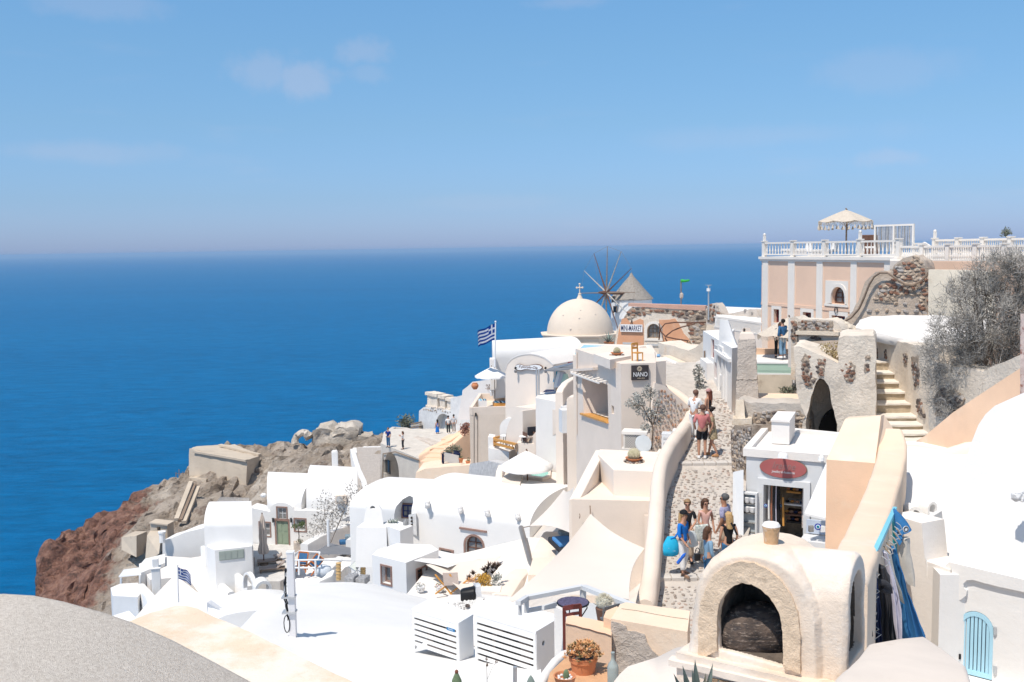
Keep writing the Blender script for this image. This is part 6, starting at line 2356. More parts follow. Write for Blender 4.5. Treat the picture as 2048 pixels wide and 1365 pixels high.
p=W(582,1112,60)
solid(bm,[W(573,1112,60),W(590,1108,60),W(590,1104,62.5),(W(575,1106,62.5))],[W(573,1160,60),W(590,1160,60),W(590,1155,62.5),W(575,1155,62.5)])
bevel(bm,.08)
o_=obj('white_pier',bm,white,None)
tag(o_,'white pier at the corner of the chair terrace behind the utility pole','pier')
o_=put('roof_kerb',sweepwall,([W(592,1158,58.5),W(640,1160,58),W(658,1150,58.5),W(662,1140,59)],.5,zk-3,.5,),white,None,smooth=40)
tag(o_,'low rounded white kerb below the stacked orange chairs','kerb')
o_=put('roof_kerb',sweepwall,([W(654,1138,60),W(682,1112,65),W(700,1106,67),W(715,1112,66)],.6,zk-3,.5,),white,None,smooth=40)
tag(o_,'white curved kerb rising behind the bamboo post','kerb')
rl=thing('white_railing','white tube railing around the stacked orange chairs','railing',W(610,1150,60))
for a_,b_ in(((583,1121,59),(636,1120,58.5)),((583,1136,59),(632,1136,58.5)),((598,1103,63),(640,1105,62.5)),((583,1120,59),(598,1103,63)),((636,1120,58.5),(708,1122,60)),((636,1120,58.5),(640,1105,62.5)),((598,1103,63),(585,1112,60))):
 put('rail',tube,([W(*a_),W(*b_)],.05,8,),whitepaint,rl)
for x,y0,y1,YY in((598,1103,1140,63),(639,1104,1145,62.5),(631,1120,1152,58.5),(598,1120,1150,58.8)):
 put('post',tube,([W(x,y0,YY),W(x,y1,YY)],.06,8,),whitepaint,rl)
for k,(x,y,tl)in enumerate(((604,1142,.1),(617,1143,.7))):
 t_=thing('stacked_deck_chair',['upright orange deck chair with blue canvas by the white railing','tilted orange deck chair folded against the other one'][k],'chair',W(x,y,60.5))
 p=W(x,y,60.5)
 Rm=Matrix.Rotation(tl,3,'Y')
 def T(a,b,c):
  return p+Rm@V((a,b,c))
 for sx in(-.28,.28):
  bm=nb()
  bar(bm,T(sx,-.3,0),T(sx,.2,1.15),.06)
  bar(bm,T(sx,.3,0),T(sx,-.25,.75),.06)
  obj('side_frame',bm,M('orange_chair_wood',(.52,.17,.05),bump=.1),t_)
 for yy,zz in((.2,1.12),(-.1,.55),(-.28,.72),(0,.35)):
  put('crossbar',bar,(T(-.28,yy,zz),T(.28,yy,zz),.05,.09,),MATS['orange_chair_wood'],t_)
 put('canvas_seat',solid,([T(-.25,-.2,.5),T(.25,-.2,.5),T(.25,.17,1.08),T(-.25,.17,1.08)],[T(-.25,-.22,.5),T(.25,-.22,.5),T(.25,.15,1.08),T(-.25,.15,1.08)],),denim,t_)
bm=nb()
ball(bm,W(648,1143,59),(.5,.35,.45),2,jit=.05)
o_=obj('covered_bundle',bm,M('pale_blue_cover',(.62,.66,.71),bump=.4),None,smooth=60)
tag(o_,'pale blue wrapped bundle next to the white railing','bundle')
for k,(x,y0,y1,YY)in enumerate(((711,1086,1120,56),(677,1126,1160,52),(726,1129,1151,50))):
 t_=thing('bamboo_post',['bamboo post against the tapered white chimney','bamboo post standing alone on the white roof','short bamboo post beside the wire trolley'][k],'post',W(x,y1,YY),'bamboo posts on the white roofs')
 bm=nb()
 L_=[]
 rr=.13
 n=5
 pr=[]
 for j in range(n):
  pr+=[(rr,j/n),(rr,(j+.88)/n),(rr*1.22,(j+.94)/n),(rr,(j+.999)/n)]
 a_,b_=W(x,y1,YY),W(x,y0,YY)
 loops(bm,[[a_.lerp(b_,z_)+V((math.cos(q2)*r_,math.sin(q2)*r_,0))for q2 in[i*math.pi/5 for i in range(10)]]for r_,z_ in pr])
 obj('cane',bm,cane,t_,smooth=40)
t_=thing('wire_trolley','empty wire framed trolley on the white roof by the box house','trolley',W(711,1150,50))
P8=[W(698,1134,50),W(711,1143,49),W(724,1126,50.5),W(714,1120,52)]
for z_ in(0,-.55):
 for i in range(4):
  put('rail',bar,(P8[i]+V((0,0,z_)),P8[(i+1)%4]+V((0,0,z_)),.035,),steel,t_)
for i in range(4):
 put('leg',bar,(P8[i],P8[i]+V((0,0,-.75)),.035,),steel,t_)
put('mesh_top',solid,([p+V((0,0,-.02))for p in P8],[p+V((0,0,.01))for p in P8],),M('pale_green_mesh',(.55,.57,.53),bump=.2),t_)
A_=[(430,1330,18),(470,1275,19.5),(505,1230,22),(545,1196,25.5),(590,1176,29.5),(640,1166,33),(700,1164,35.5),(745,1168,37),(800,1185,37),(880,1203,36.3),(950,1205,36)]
M_=[(428,1335,15.5),(470,1325,16),(520,1320,16.5),(575,1318,17),(640,1317,17.2),(700,1317,17.3),(770,1317,17.3),(850,1318,17.2),(930,1318,17.2),(1010,1318,17.1),(1080,1316,17)]
B_=[(420,1440,12.5),(470,1440,12.8),(520,1440,13),(575,1440,13.2),(640,1440,13.4),(700,1440,13.5),(770,1440,13.5),(850,1440,13.5),(930,1440,13.5),(1010,1440,13.4),(1090,1440,13.3)]
fvm=thing('bright_vault_roof','huge smooth bright white vault roof filling the lower middle','roof',W(700,1300,22))
bm=nb()
rows=[]
for t2 in[i/10 for i in range(11)]:
 rows.append([W(*a_).lerp(W(*b_),t2)+V((0,0,.45*math.sin(math.pi*t2)*(1-abs(j-5)/9)))for j,(a_,b_)in enumerate(zip(A_,M_))])
for t2 in(.33,.66,1):
 rows.append([W(*a_).lerp(W(*b_),t2)for a_,b_ in zip(M_,B_)])
rows=[[p+V((0,.6,-6))for p in rows[0]]]+rows
loops(bm,rows,caps=False,closed=False)
bmesh.ops.recalc_face_normals(bm,faces=bm.faces)
o_=obj('surface',bm,white,fvm,smooth=60)
if o_.data.polygons[60].normal.z<0:
 o_.data.flip_normals()
tg=W(714,1166,34.6)
t_=thing('grey_sandbags','pair of grey striped bundles lying on the bright vault roof','bundle',tg)
for k in range(2):
 bm=nb()
 box(bm,tg+V((-.19+.40*k,0,.16-.05*k)),(.36,.5,.24),-.25)
 subdiv(bm,.15,3)
 bevel(bm,.03)
 rough(bm,.02,6,k)
 obj('bag',bm,M('grey_striped_cloth',(.33,.33,.34),var=.4,scale=11,bump=.6,bs=24),t_,smooth=60)
o_=put('roof_cable',tube,([W(740,1168,36.6),W(770,1180,34),W(800,1200,30),W(830,1212,27),W(850,1222,24)],.03,6,),greypaint,None)
tag(o_,'grey cable running across the bright vault roof','cable')
# lane, ruins and houses on the right
def street_z(Y):
 z=-8.3+.128*(Y-24.3)
 return z-(.12 if Y<24.2 else 0)+(.10 if Y>32.2 else 0)
cob=M('lane_mortar',(.52,.47,.42),var=.15,scale=3,bump=.6,bs=20,bd=.02,blot=[((.40,.35,.31),1.2,.56,.72,.6),((.62,.57,.52),.5,.5,.7,.5)])
edgeL=[(21.5,1290),(22.5,1312),(24,1322),(26,1326),(27.5,1330),(29.5,1336),(31,1356),(33,1374),(35,1392),(38,1398),(42,1330),(46,1322)]
edgeR=[(21.5,1420),(24,1440),(26,1466),(27.5,1478),(29.5,1476),(31,1474),(33,1472),(35,1466),(38,1462),(42,1436),(46,1412)]
def lerp_tab(tab,Y):
 for(a,b),(c,d)in zip(tab,tab[1:]):
  if Y<=c:
   t2=(Y-a)/(c-a)
   return b+(d-b)*t2
 return tab[-1][1]
def sx(Y,px):
 return W(px,900,Y).x
bm=nb()
rows=[]
Ys=[20+.25*i for i in range(105)]
for Y in Ys:
 xa,xb=sx(Y,lerp_tab(edgeL,max(21.5,Y))-14),sx(Y,lerp_tab(edgeR,max(21.5,Y))+25)
 rows.append([V((xa+(xb-xa)*k/14,Y,street_z(Y)+.02*noise.noise(V((k*.7,Y*.8,0)))))for k in range(15)])
loops(bm,rows,caps=False,closed=False)
lane=struct('lane',bm,cob,smooth=50)
rn=random.Random(12)
cm_=[M('lane_cobble',(.40,.36,.33),var=.25,scale=5,bump=.4,bs=25,col2=(.58,.53,.49)),M('dark_lane_cobble',(.28,.235,.20),var=.3,scale=5,bump=.4,bs=25,col2=(.40,.34,.30)),M('pink_lane_cobble',(.46,.36,.31),var=.2,scale=5,bump=.4,bs=25)]
cand=[]
Y=21.2
while Y<40:
 xa,xb=sx(Y,lerp_tab(edgeL,max(21.5,Y))-6),sx(Y,lerp_tab(edgeR,max(21.5,Y))+10)
 x=xa+rn.uniform(0,.1)
 while x<xb:
  cand.append((x,Y+rn.uniform(-.04,.04)))
  x+=rn.uniform(.13,.24)
 Y+=rn.uniform(.12,.17)
bmc=nb()
ns=0
for x,Y in cand:
 s_=(rn.uniform(.045,.085),rn.uniform(.035,.06),rn.uniform(.025,.045))
 p=V((x,Y,street_z(Y)+.006))
 k_=rn.choices((0,1,2),(5,3,2))[0]
 if ns<290 and 21.2<Y<26.2:
  stone(lane,p,s_,cm_[k_],name='cobble',rnd=rn)
  ns+=1
 elif rn.random()<.8:
  g=bmesh.ops.create_icosphere(bmc,subdivisions=1,radius=1,matrix=Matrix.Translation(p)@Matrix.Rotation(rn.uniform(0,3),4,'Z')@Matrix.Diagonal((*s_,1)))
  for fc in set(f_ for v in g['verts']for f_ in v.link_faces):
   fc.material_index=k_
o_=obj('cobbles',bmc,cm_,lane)
o_['kind']='stuff'
for k,(Y,h_)in enumerate(((24.2,.12),(32.2,.10))):
 xa,xb=sx(Y,lerp_tab(edgeL,Y)-6),sx(Y,lerp_tab(edgeR,Y)+8)
 n=5
 for i in range(n):
  bm=nb()
  a_,b_=xa+(xb-xa)*i/n+.01,xa+(xb-xa)*(i+1)/n-.01
  box(bm,((a_+b_)/2,Y+.14,street_z(Y+.2)-.04),(b_-a_,.34,.16),0)
  bevel(bm,.02)
  o_=obj('kerbstone',bm,M('pale_kerb',(.58,.54,.50),var=.12,bump=.4,bs=20),lane)
sw=[(1312,764,42.5),(1330,768,41.8),(1350,778,40.6),(1372,794,39),(1384,806,37.8),(1383,820,36.4),(1372,842,34.8),(1352,866,33),(1334,890,31.4),(1322,918,30),(1316,948,29),(1314,990,27.6),(1311,1040,26.2),(1306,1090,24.8),(1300,1140,23.6),(1294,1180,22.7),(1290,1200,22.2)]
bm=nb()
pts=[W(*a_)for a_ in sw]
fine=[]
for a_,b_ in zip(pts,pts[1:]):
 for k in range(4):
  fine.append(a_.lerp(b_,k/4))
fine.append(pts[-1])
for _ in range(4):
 fine=[fine[0]]+[(fine[i-1]+fine[i]*2+fine[i+1])/4 for i in range(1,len(fine)-1)]+[fine[-1]]
sweepwall(bm,fine,[.42]*(len(fine)-6)+[.46,.48,.48,.48,.46,.40],-14,.8)
for v in bm.verts:
 v.co+=noise.noise_vector(v.co*1.1)*.02
swo=obj('street_wall',bm,cream,None,smooth=60)
tag(swo,'long curved cream parapet wall with rounded top along the lane','wall')
fp_=Fac(W(1384,830,37.4),W(1318,780,41.6))
bm=nb()
rn=random.Random(17)
pst=[stone_t,M('orange_pebble',(.52,.30,.20),var=.3,bump=.3),M('pink_pebble',(.56,.42,.35),var=.2,bump=.3),stone_g]
fpb=Fac(W(1388,840,36.5),W(1296,840,35.9))
pbl=[(1383,826),(1376,846),(1334,903),(1298,905),(1304,830),(1314,776),(1330,780)]
put('pebbled_face',fpb.poly,([fpb.uz(x,y)for x,y in((1388,822),(1380,850),(1345,930),(1296,930),(1302,830),(1310,766),(1330,772))],0,-.8,),cream2,swo)
stones_in(fpb,pbl,swo,pst,(.085,.12),1.5,280,.035,seed=18,deep=.035)
f=Fac(W(1328,740,46),W(1412,740,45))
pw=thing('pebbled_fascia','white walls set with rows of dark pebbles at the head of the lane','wall',W(1370,765,45.5))
put('upper_wall',f.poly,([f.uz(x,y)for x,y in((1322,800),(1322,716),(1332,720),(1388,744),(1392,724),(1404,722),(1410,722),(1410,800))],0,-.5,),white2,pw)
put('lower_wall',f.poly,([f.uz(x,y)for x,y in((1322,800),(1322,748),(1392,750),(1396,800))],.5,.005,),white2,pw)
rn=random.Random(19)
for x0,y0,x1,y1,n,o_ in((1338,731,1342,733,1,.01),(1334,741,1380,747,11,.01),(1345,735,1370,744,4,.01),(1332,755,1352,757,6,.51),(1362,757,1386,758,5,.51),(1390,730,1402,732,3,.01),(1396,738,1404,740,2,.01)):
 for k in range(n):
  t2=(k+.5)/n
  stone(pw,f.P(x0+(x1-x0)*t2,y0+(y1-y0)*t2+rn.uniform(-1.5,1.5),o_),(.035,.03,.075),stone_d,f.n,name='pebble',rnd=rn)
f=Fac(W(1316,700,56),W(1410,710,52))
bm=nb()
f.poly(bm,[f.uz(x,y)for x,y in((1316,715),(1317,684),(1330,690),(1350,692),(1362,698),(1376,702),(1392,694),(1406,684),(1412,684),(1412,745),(1385,743),(1332,718))],0,-1.5)
subdiv(bm,.6)
rough(bm,.05,1.8)
o_=obj('retaining_wall',bm,ruinp,None,smooth=35)
tag(o_,'stained sandy retaining wall sagging under the dry vine','wall')
bm=nb()
a_,b_=f.P(1330,717,.3),f.P(1386,741,.3)
bar(bm,a_,b_,.5,.35)
o_=obj('sandy_kerb',bm,MATS['sunbleached_stone_plaster'],None)
tag(o_,'sloping sandy kerb below the stained retaining wall','kerb')
t_=thing('blue_pot','small blue pot on the cream shoulder by the lane head','pot',W(1317,716,38.5))
put('body',lathe,([(.04,0),(.08,.06),(.06,.14),(.05,.14)],W(1317,716,38.5),10,),M('pale_blue_glaze',(.28,.48,.70),rough=.4,bump=0),t_)
rn=random.Random(61)
cl=[(W(x+rn.uniform(-3,3),y,41.5+rn.uniform(-.2,.2)),.16)for x,y in((1396,735),(1400,742),(1394,750),(1402,755),(1396,760),(1400,768),(1394,772),(1404,776),(1398,784),(1392,745),(1405,765))]
shrub('street_shrub','tall silver leaved plant in the lane beside the white doorway house',W(1402,800,41.5),[[W(1402,800,41.5),W(1400,770,41.5),W(1398,735,41.5)]],cl,grl,.10,61,n=30)
zt=zat(1405,662,46)
Fp,Np=WZ(1406,662,zt),W(1464,700,38)
Np=V((Np.x,Np.y,zt))
dh=thing('doorway_house','narrow white house with doors and red lattice shutters facing the lane','house',V((Np.x,Np.y,-6.6)))
Rp=W(1479,690,38.4)
bm=nb()
prism(bm,[Fp,Np,V((Rp.x,Rp.y,0)),V((Rp.x+.4,Rp.y+4,0)),Fp+V((1.6,.6,0))],-9,zt)
bevel(bm,.05,2,30)
wl=obj('wall',bm,white,dh)
f=Fac(Fp,Np)
redl=M('red_lattice_wood',(.34,.06,.05),var=.3,scale=12,bump=.2)
rects=[((1422,679,1428,717),redl,'shutter'),((1428.5,725,1433,758),redl,'shutter'),((1439,698,1446,752),greypaint,'door'),((1449,713,1453,752),greypaint,'door'),((1440.5,766,1448,797),MATS['pale_lilac_cloth'],'niche_panel'),((1431,691,1437,697),greypaint,'crest')]
qs=[f.rect(*r_[0])for r_ in rects]
cut(wl,holes(f,[qs[0],qs[1],qs[2],qs[3]],.16))
cut(wl,holes(f,[qs[4]],.16,arched=True))
for q,(r_,m_,nm)in zip(qs,rects):
 bm=nb()
 o1=-.14 if nm!='crest' else.02
 f.slab(bm,q,o1-.02,o1+.03)
 po=obj(nm,bm,m_,dh)
 if nm=='shutter':
  bm=nb()
  for k in range(9):
   z_=q[1]+(q[3]-q[1])*(k+.5)/9
   f.slab(bm,(q[0],z_-.02,q[2],z_+.02),o1+.03,o1+.05)
  s2=obj('slats',bm,redl,po)
  s2['kind']='stuff'
 elif nm=='door':
  bm=nb()
  for u0,u1 in((q[0]-.14,q[0]),(q[2],q[2]+.14)):
   f.slab(bm,(u0,q[1]-1.0,u1,q[3]+.12),.0,.07)
  f.slab(bm,(q[0],q[3],q[2],q[3]+.12),.0,.065)
  obj('door_surround',bm,white,dh)
put('rain_pipe',tube,([f.P(1409,702,.06),f.P(1408.5,795,.06)],.04,6,),timber,dh)
bm=nb()
ub,za=f.uz(1413,716)
uc,zc_=f.uz(1427,727)
solid(bm,[f.at(ub,za,.0),f.at(uc,za,0),f.at(uc,za,.28),f.at(ub,za,.28)],[f.at(ub,-8,.0),f.at(uc,-8,0),f.at(uc,-8,.28),f.at(ub,-8,.28)])
obj('pilaster',bm,white,dh)
f.slab(bm:=nb(),(f.uz(1434,700)[0],zt-.55,f.uz(1463,700)[0],zt-.42),0,.14)
obj('cornice',bm,white,dh)
bm=nb()
loops(bm,[[W(x,y,YY)for x,y,YY in L_]for L_ in([(1440,640,41),(1456,640.5,40.6),(1457,640,41.6),(1441,639,42)],[(1438,672,41),(1466,672,40.0),(1468,672,41.6),(1440,670,42)],[(1436,708,40.8),(1477,702,38.6),(1479,698,41.6),(1440,698,42)])])
bevel(bm,.06,2,30)
o_=obj('white_buttress',bm,white,None,smooth=40)
tag(o_,'white wedge shaped buttress rising above the doorway house','chimney')
tc_=thing('roughcast_chimney','tall tapered grey roughcast chimney with a cream collar','chimney',W(1495,800,36.5))
def quadloft(bm,rings_):
 loops(bm,[[W(x0,y,Y0),W(x1,y,Y0),W(x1+.0,y,Y0+d),W(x0+.0,y,Y0+d)]for x0,x1,y,Y0,d in rings_])
bm=nb()
quadloft(bm,[(1469,1519,830,36.4,1.0),(1472,1517,797,36.5,.95),(1473.5,1515,762,36.6,.85)])
subdiv(bm,.14,4)
rough(bm,.03,7)
obj('lower_shaft',bm,stucco,tc_,smooth=40)
bm=nb()
quadloft(bm,[(1474,1515,760,36.62,.84),(1476,1511,690,36.8,.7),(1477.5,1510,678,36.85,.66)])
subdiv(bm,.14,4)
rough(bm,.03,7,2)
obj('upper_shaft',bm,stucco,tc_,smooth=40)
bm=nb()
quadloft(bm,[(1477,1511,680,36.84,.68),(1480,1507,668,36.9,.6),(1482,1503,664,36.95,.5)])
bevel(bm,.03)
obj('collar',bm,cream,tc_)
ct2=put('pot',quadloft,([(1484,1501,667,37.0,.4),(1484,1501,656,37.0,.4)],),cream,tc_)
fc=Fac(W(1484,660,37),W(1501,660,37))
cb=nb()
fc.slab(cb,fc.rect(1486.5,657.5,1491,667),-.2,.2)
cut(ct2,cb)
zm=zat(1550,726,43.5)
blk('white_deck','white terrace deck behind the mint picket fence','terrace',[(1508,728),(1592,728),(1600,704),(1500,704)],zm,3,white2)
f=Fac(W(1512,740,42.6),W(1592,740,42.2))
mf=thing('mint_fence','mint green picket fence in front of the white deck','fence',f.P(1550,748))
q=f.rect(1513,728,1588,747)
me=None
n=48
for k in range(n):
 u=q[0]+(q[2]-q[0])*(k+.5)/n
 put('picket',f.slab,((u-.011,q[1],u+.011,q[3]),0,.02,),mint,mf)
bm=nb()
f.slab(bm,(q[0],q[3],q[2],q[3]+.06),-.03,.05)
f.slab(bm,(q[0],q[1]-.06,q[2],q[1]),-.03,.05)
obj('rail',bm,whitepaint,mf)
put('backing_sheet',f.slab,((q[0],q[1],q[2],q[3]),-.25,-.2,),mint,mf)
o_=put('stained_wall',f.poly,([f.uz(x,y)for x,y in((1505,800),(1505,749),(1592,750),(1592,800))],-.3,.06,),M('stained_cream_wall',(.66,.57,.46),var=.12,scale=1.5,bump=.5,bs=8,blot=[((.40,.31,.23),1.8,.55,.72,.7)]),None)
tag(o_,'stained cream wall under the mint picket fence','wall')
bm=nb()
rn=random.Random(71)
for k in range(9):
 leaves(bm,f.P(rn.uniform(1558,1592),rn.uniform(772,786),.2),(.22,.15,.15),26,.08,rn)
o_=obj('weeds',bm,leafg,None)
o_['kind']='stuff'
bm=nb()
quadloft(bm,[(1576,1590,735,41.5,.35),(1577,1590,636,41.5,.35)])
quadloft(bm,[(1585.5,1589,766,41.4,.1),(1585.5,1589,735,41.4,.1)])
bevel(bm,.02)
o_=obj('white_pillar',bm,white2,None)
tag(o_,'plain white pillar at the end of the mint fence','pillar')
b_=W(1578,722,45.5)
parasol('fringed_umbrella','macrame umbrella with fringe sheltering the people on the white deck',b_,W(1578,636,45.5),63/FPX*45.5,.75,8,macrame,timber,fringe=.20,tassels=0,sag=.08)
o_=put('peach_bench',bar,(W(1510,703,47),W(1600,706,47),.3,.3,),peach,None)
tag(o_,'low peach bench along the back of the white deck','bench')
bm=nb()
f=Fac(W(1480,830,35),W(1616,830,34))
solid(bm,[W(1490,806,35.2),W(1600,808,34.6),W(1612,830,34.4),W(1500,812,35)],[W(1490,840,35.2),W(1600,840,34.6),W(1612,850,34.4),W(1500,840,35)])
zq=zat(1540,803,36)
blk('sandy_ledge','flat sandy ledge in front of the stained cream wall','ledge',[(1484,806),(1605,808),(1600,788),(1480,786)],zq,1.2,peachpale)
bm.free()
bm=nb()
f=Fac(W(1476,830,35.6),W(1620,830,34.5))
f.poly(bm,[f.uz(x,y)for x,y in((1470,900),(1474,800),(1500,806),(1604,808),(1612,825),(1620,840),(1625,900))],0,-1.2)
subdiv(bm,.4)
rough(bm,.05,3)
rw=obj('rubble_wall',bm,M('light_mortar_rubble',(.56,.51,.46),var=.15,scale=2,bump=.8,bs=10,bd=.05,blot=[((.36,.31,.28),3,.56,.7,.6)]),None,smooth=35)
tag(rw,'low wall of dark rubble beneath the pale slab behind the shop','wall')
stones_in(f,[(1505,826),(1560,820),(1600,822),(1618,840),(1622,880),(1505,880)],rw,[stone_g,stone_d,stone_g,stone_t],(.22,.14),1.1,180,.03,seed=23,deep=.09)
stones_in(f,[(1474,850),(1503,848),(1505,900),(1472,900)],rw,[stone_g,stone_d,stone_t],(.20,.13),1.1,90,.05,seed=24,deep=.09)
bm=nb()
solid(bm,[W(1472,800,35.2),W(1488,800,35),W(1488,800,35.8),W(1472,800,36)],[W(1470,838,35.0),W(1490,838,34.8),W(1490,838,35.8),W(1470,838,36)])
solid(bm,[W(1466,838,34.7),W(1504,838,34.5),W(1504,832,36),W(1466,832,36)],[W(1466,850,34.7),W(1504,850,34.5),W(1504,850,36),W(1466,850,36)])
subdiv(bm,.3)
rough(bm,.03,4)
o_=obj('brick_stub',bm,MATS['sunbleached_stone_plaster'],None,smooth=35)
tag(o_,'low plastered stub wall with exposed stone at the lane bend','wall')
f=Fac(W(1462,900,32),W(1490,900,31))
bm=nb()
f.poly(bm,[f.uz(x,y)for x,y in((1462,1010),(1463,862),(1470,852),(1506,852),(1506,1010))],0,-.7)
subdiv(bm,.4)
rough(bm,.05,3)
rw=obj('rubble_wall',bm,rubble_m,None,smooth=35)
tag(rw,'dark rubble wall beside the lane just left of the jewellery shop','wall')
rw['label']='dark rubble wall between the lane and the grey jewellery shop'
stones_in(f,[(1464,864),(1504,855),(1490,945),(1466,945)],rw,[stone_g,stone_g,stone_t,stone_d],(.17,.12),1.1,160,.03,seed=25,deep=.08)
zt=zat(1486,897,27.5)
shp=thing('jewellery_shop','small grey shop with a white flat roof and a red oval sign','shop',W(1560,1075,27))
S0,S1=WZ(1486,897,zt),WZ(1662,911,zt)
Sb0,Sb1=WZ(1528,850.5,zt),WZ(1690,866,zt)
f=Fac(S0,S1)
ins=.10
wl=put('wall',prism,([f.at(.08,0,-.06),f.at((S1-S0).length,0,-.06),V((Sb1.x,Sb1.y,0)),V((Sb0.x,Sb0.y,0))],-11,zt-.22,),lightgrey,shp)
dq=f.rect(1527,969,1607,1080)
dq=(dq[0],-8.6,dq[2],f.uz(1567,973)[1])
cb=nb()
f.slab(cb,dq,-2.2,.5)
cut(wl,cb)
bm=nb()
th=.28
P4=[S0,S1,Sb1,Sb0]
c0=sum(P4,V((0,0,0)))/4
I4=[p+(c0-p)*.16 for p in P4]
prism(bm,P4,zt-.22,zt-.12)
for i in range(4):
 a_,b_,c_,d_=P4[i],P4[(i+1)%4],I4[(i+1)%4],I4[i]
 solid(bm,[V((p.x,p.y,zt-.119))for p in(a_,b_,c_,d_)],[V((p.x,p.y,zt))for p in(a_,b_,c_,d_)])
obj('roof',bm,white2,shp)
bm=nb()
q=(dq[0]-.17,-8.6,dq[2]+.17,dq[3]+.17)
for r_ in((q[0],q[1],dq[0],q[3]),(dq[2],q[1],q[2],q[3]),(dq[0],dq[3],dq[2],q[3])):
 f.slab(bm,r_,-.07,.03)
obj('door_surround',bm,lightgrey,shp)
put('plank_wall',f.slab,((dq[0],-8.6,dq[2],dq[3]),-2.19,-2.12,),M('weathered_planks',(.36,.28,.20),var=.35,scale=6,bump=.5,bs=20,col2=(.50,.41,.31)),shp)
for k,(y,x0,x1)in enumerate(((997,1560,1590),(1022,1555,1606),(1043,1555,1600),(1058,1560,1600))):
 bm=nb()
 u0,z_=f.uz(x0,y)
 u1=f.uz(x1,y)[0]
 f.slab(bm,(u0,z_-.02,u1,z_+.02),-1.5,-.8)
 obj('shelf',bm,[orange_w,whitepaint,brown_w,black][k],shp)
 for j in range(5):
  bm=nb()
  uu=u0+(u1-u0)*(j+.5)/5
  ball(bm,f.at(uu,z_+.06,-.95),(.07,.05,.045),1)
  g_=obj('trinket',bm,[terra,darkcl,orange_w,MATS['orange_pebble'],navy][(j+k)%5],shp)
put('wooden_upright',bar,(f.P(1566,995,-.5),f.P(1567,1052,-.5),.05,),orange_w,shp)
bm=nb()
tube(bm,[f.P(1560,1009,-.62),f.P(1570,1009,-.62)],.001,4)
bm.free()
def evil_eye(name,label,f_,x,y,off,r):
 t_=thing(name,label,'ornament',f_.P(x,y,off))
 for rr,o2,m_ in((1,0,M('cobalt_glass',(.01,.05,.36),rough=.2,bump=0)),(.62,.012,whitepaint),(.42,.02,aqua),(.2,.028,black)):
  bm=nb()
  c_=f_.P(x,y,off+o2)
  tube(bm,[c_,c_+f_.n*.012],r*rr,16)
  obj('disc',bm,m_,t_)
 return t_
evil_eye('eye_charm','white card with a dark blue eye charm inside the shop doorway',f,1563,1012,-.6,.05)
evil_eye('eye_charm','cobalt eye charm hanging on the left door jamb of the shop',f,1531.5,1012,.06,.055)
for k,(x0,x1,m_)in enumerate(((1532,1535.5,canvas),(1536.5,1540,M('rust_scarf',(.36,.15,.09),bump=.2)),(1540.5,1544.5,darkcl),(1543.5,1547,lilac),(1546.5,1553,black),(1597,1606,M('flowered_scarf',(.62,.56,.52),var=.5,scale=22,bump=.2,blot=[((.5,.18,.1),18,.55,.65,.8),((.12,.16,.2),24,.58,.68,.8)])))):
 bm=nb()
 q=f.rect(x0,974,x1,1056+(k%2)*8)
 tube(bm,[f.at((q[0]+q[2])/2,q[3],-.25-.05*k),f.at((q[0]+q[2])/2,(q[1]+q[3])/2,-.22-.05*k),f.at((q[0]+q[2])/2+.02,q[1],-.2-.05*k)],[(q[2]-q[0])*.4,(q[2]-q[0])*.55,(q[2]-q[0])*.62],8)
 o_=obj('scarf',bm,m_,None,smooth=60)
 tag(o_,['white scarf hanging outermost at the left of the shop door','rust coloured scarf hanging beside the white one','charcoal scarf hanging in the left row of the doorway','lilac scarf hanging between the dark ones','broad black scarf at the inner end of the left row','flowered scarf hanging alone at the right door jamb'][k],'scarf','scarves in the shop doorway')
 if k==5:
  o_['label']='flowered scarf hanging alone beside the shelves in the doorway'
 if k==0:
  o_['label']='white scarf hanging outermost next to the blue eye charm'
sg=thing('oval_sign','red oval shop sign with script lettering over the door','sign',f.P(1566,958))
fsig=f
c_=f.uz(1566,937)
e_=[(c_[0]+(f.uz(1613,937)[0]-c_[0])*math.cos(a_),c_[1]+.27*math.sin(a_))for a_ in[2*math.pi*k/40 for k in range(40)]]
put('rim',f.poly,([(c_[0]+(u-c_[0])*1.025,c_[1]+(z-c_[1])*1.05)for u,z in e_],-.05,-.01,),timber,sg)
put('board',f.poly,(e_,-.01,.01,),M('faded_red_board',(.40,.12,.115),rough=.6,var=.1,scale=3,bump=.05),sg)
text_on(f,'Irenne',1545,925,1592,939,.013,M('grey_script',(.33,.19,.18),bump=0),sg,name='faded_script',italic=.35)
text_on(f,'Jewellery & Accessories',1543,942,1590,948.5,.013,whitepaint,sg,italic=.3)
for x,y,lb in((1566,911,'twin white floodlight above the red oval sign'),(1643,916,'single round white floodlight near the peach wall corner')):
 t_=thing('floodlight',lb,'lamp',f.P(x,y))
 put('arm',bar,(f.P(x,y-2,-.05),f.P(x,y-1,.3),.06,),whitepaint,t_)
 for dx in((-.06,.06)if x<1600 else(0,)):
  bm=nb()
  p=f.P(x,y+1,.32)+f.u*dx
  lathe(bm,[(.03,.08),(.07,.03),(.09,-.06),(.02,-.06)],p,10)
  obj('lamp_head',bm,whitepaint,t_)
bm=nb()
zc=zat(1543,843,28.6)
cb_=FP([(1543,843),(1579,845),(1590,828),(1556,827)],zc)
prism(bm,cb_,zt-.1,zc)
bevel(bm,.02)
t_=thing('chimney_box','white square chimney box on the grey shop roof','chimney',V((cb_[0].x,cb_[0].y,zt)))
obj('shaft',bm,white2,t_)
bm=nb()
cc=sum(cb_,V((0,0,0)))/4
prism(bm,[cc+(p-cc)*1.07 for p in cb_],zc,zc+.06)
obj('cap',bm,white2,t_)
dc=thing('display_case','glass jewellery display case hung beside the shop door','display case',f.P(1500,1068))
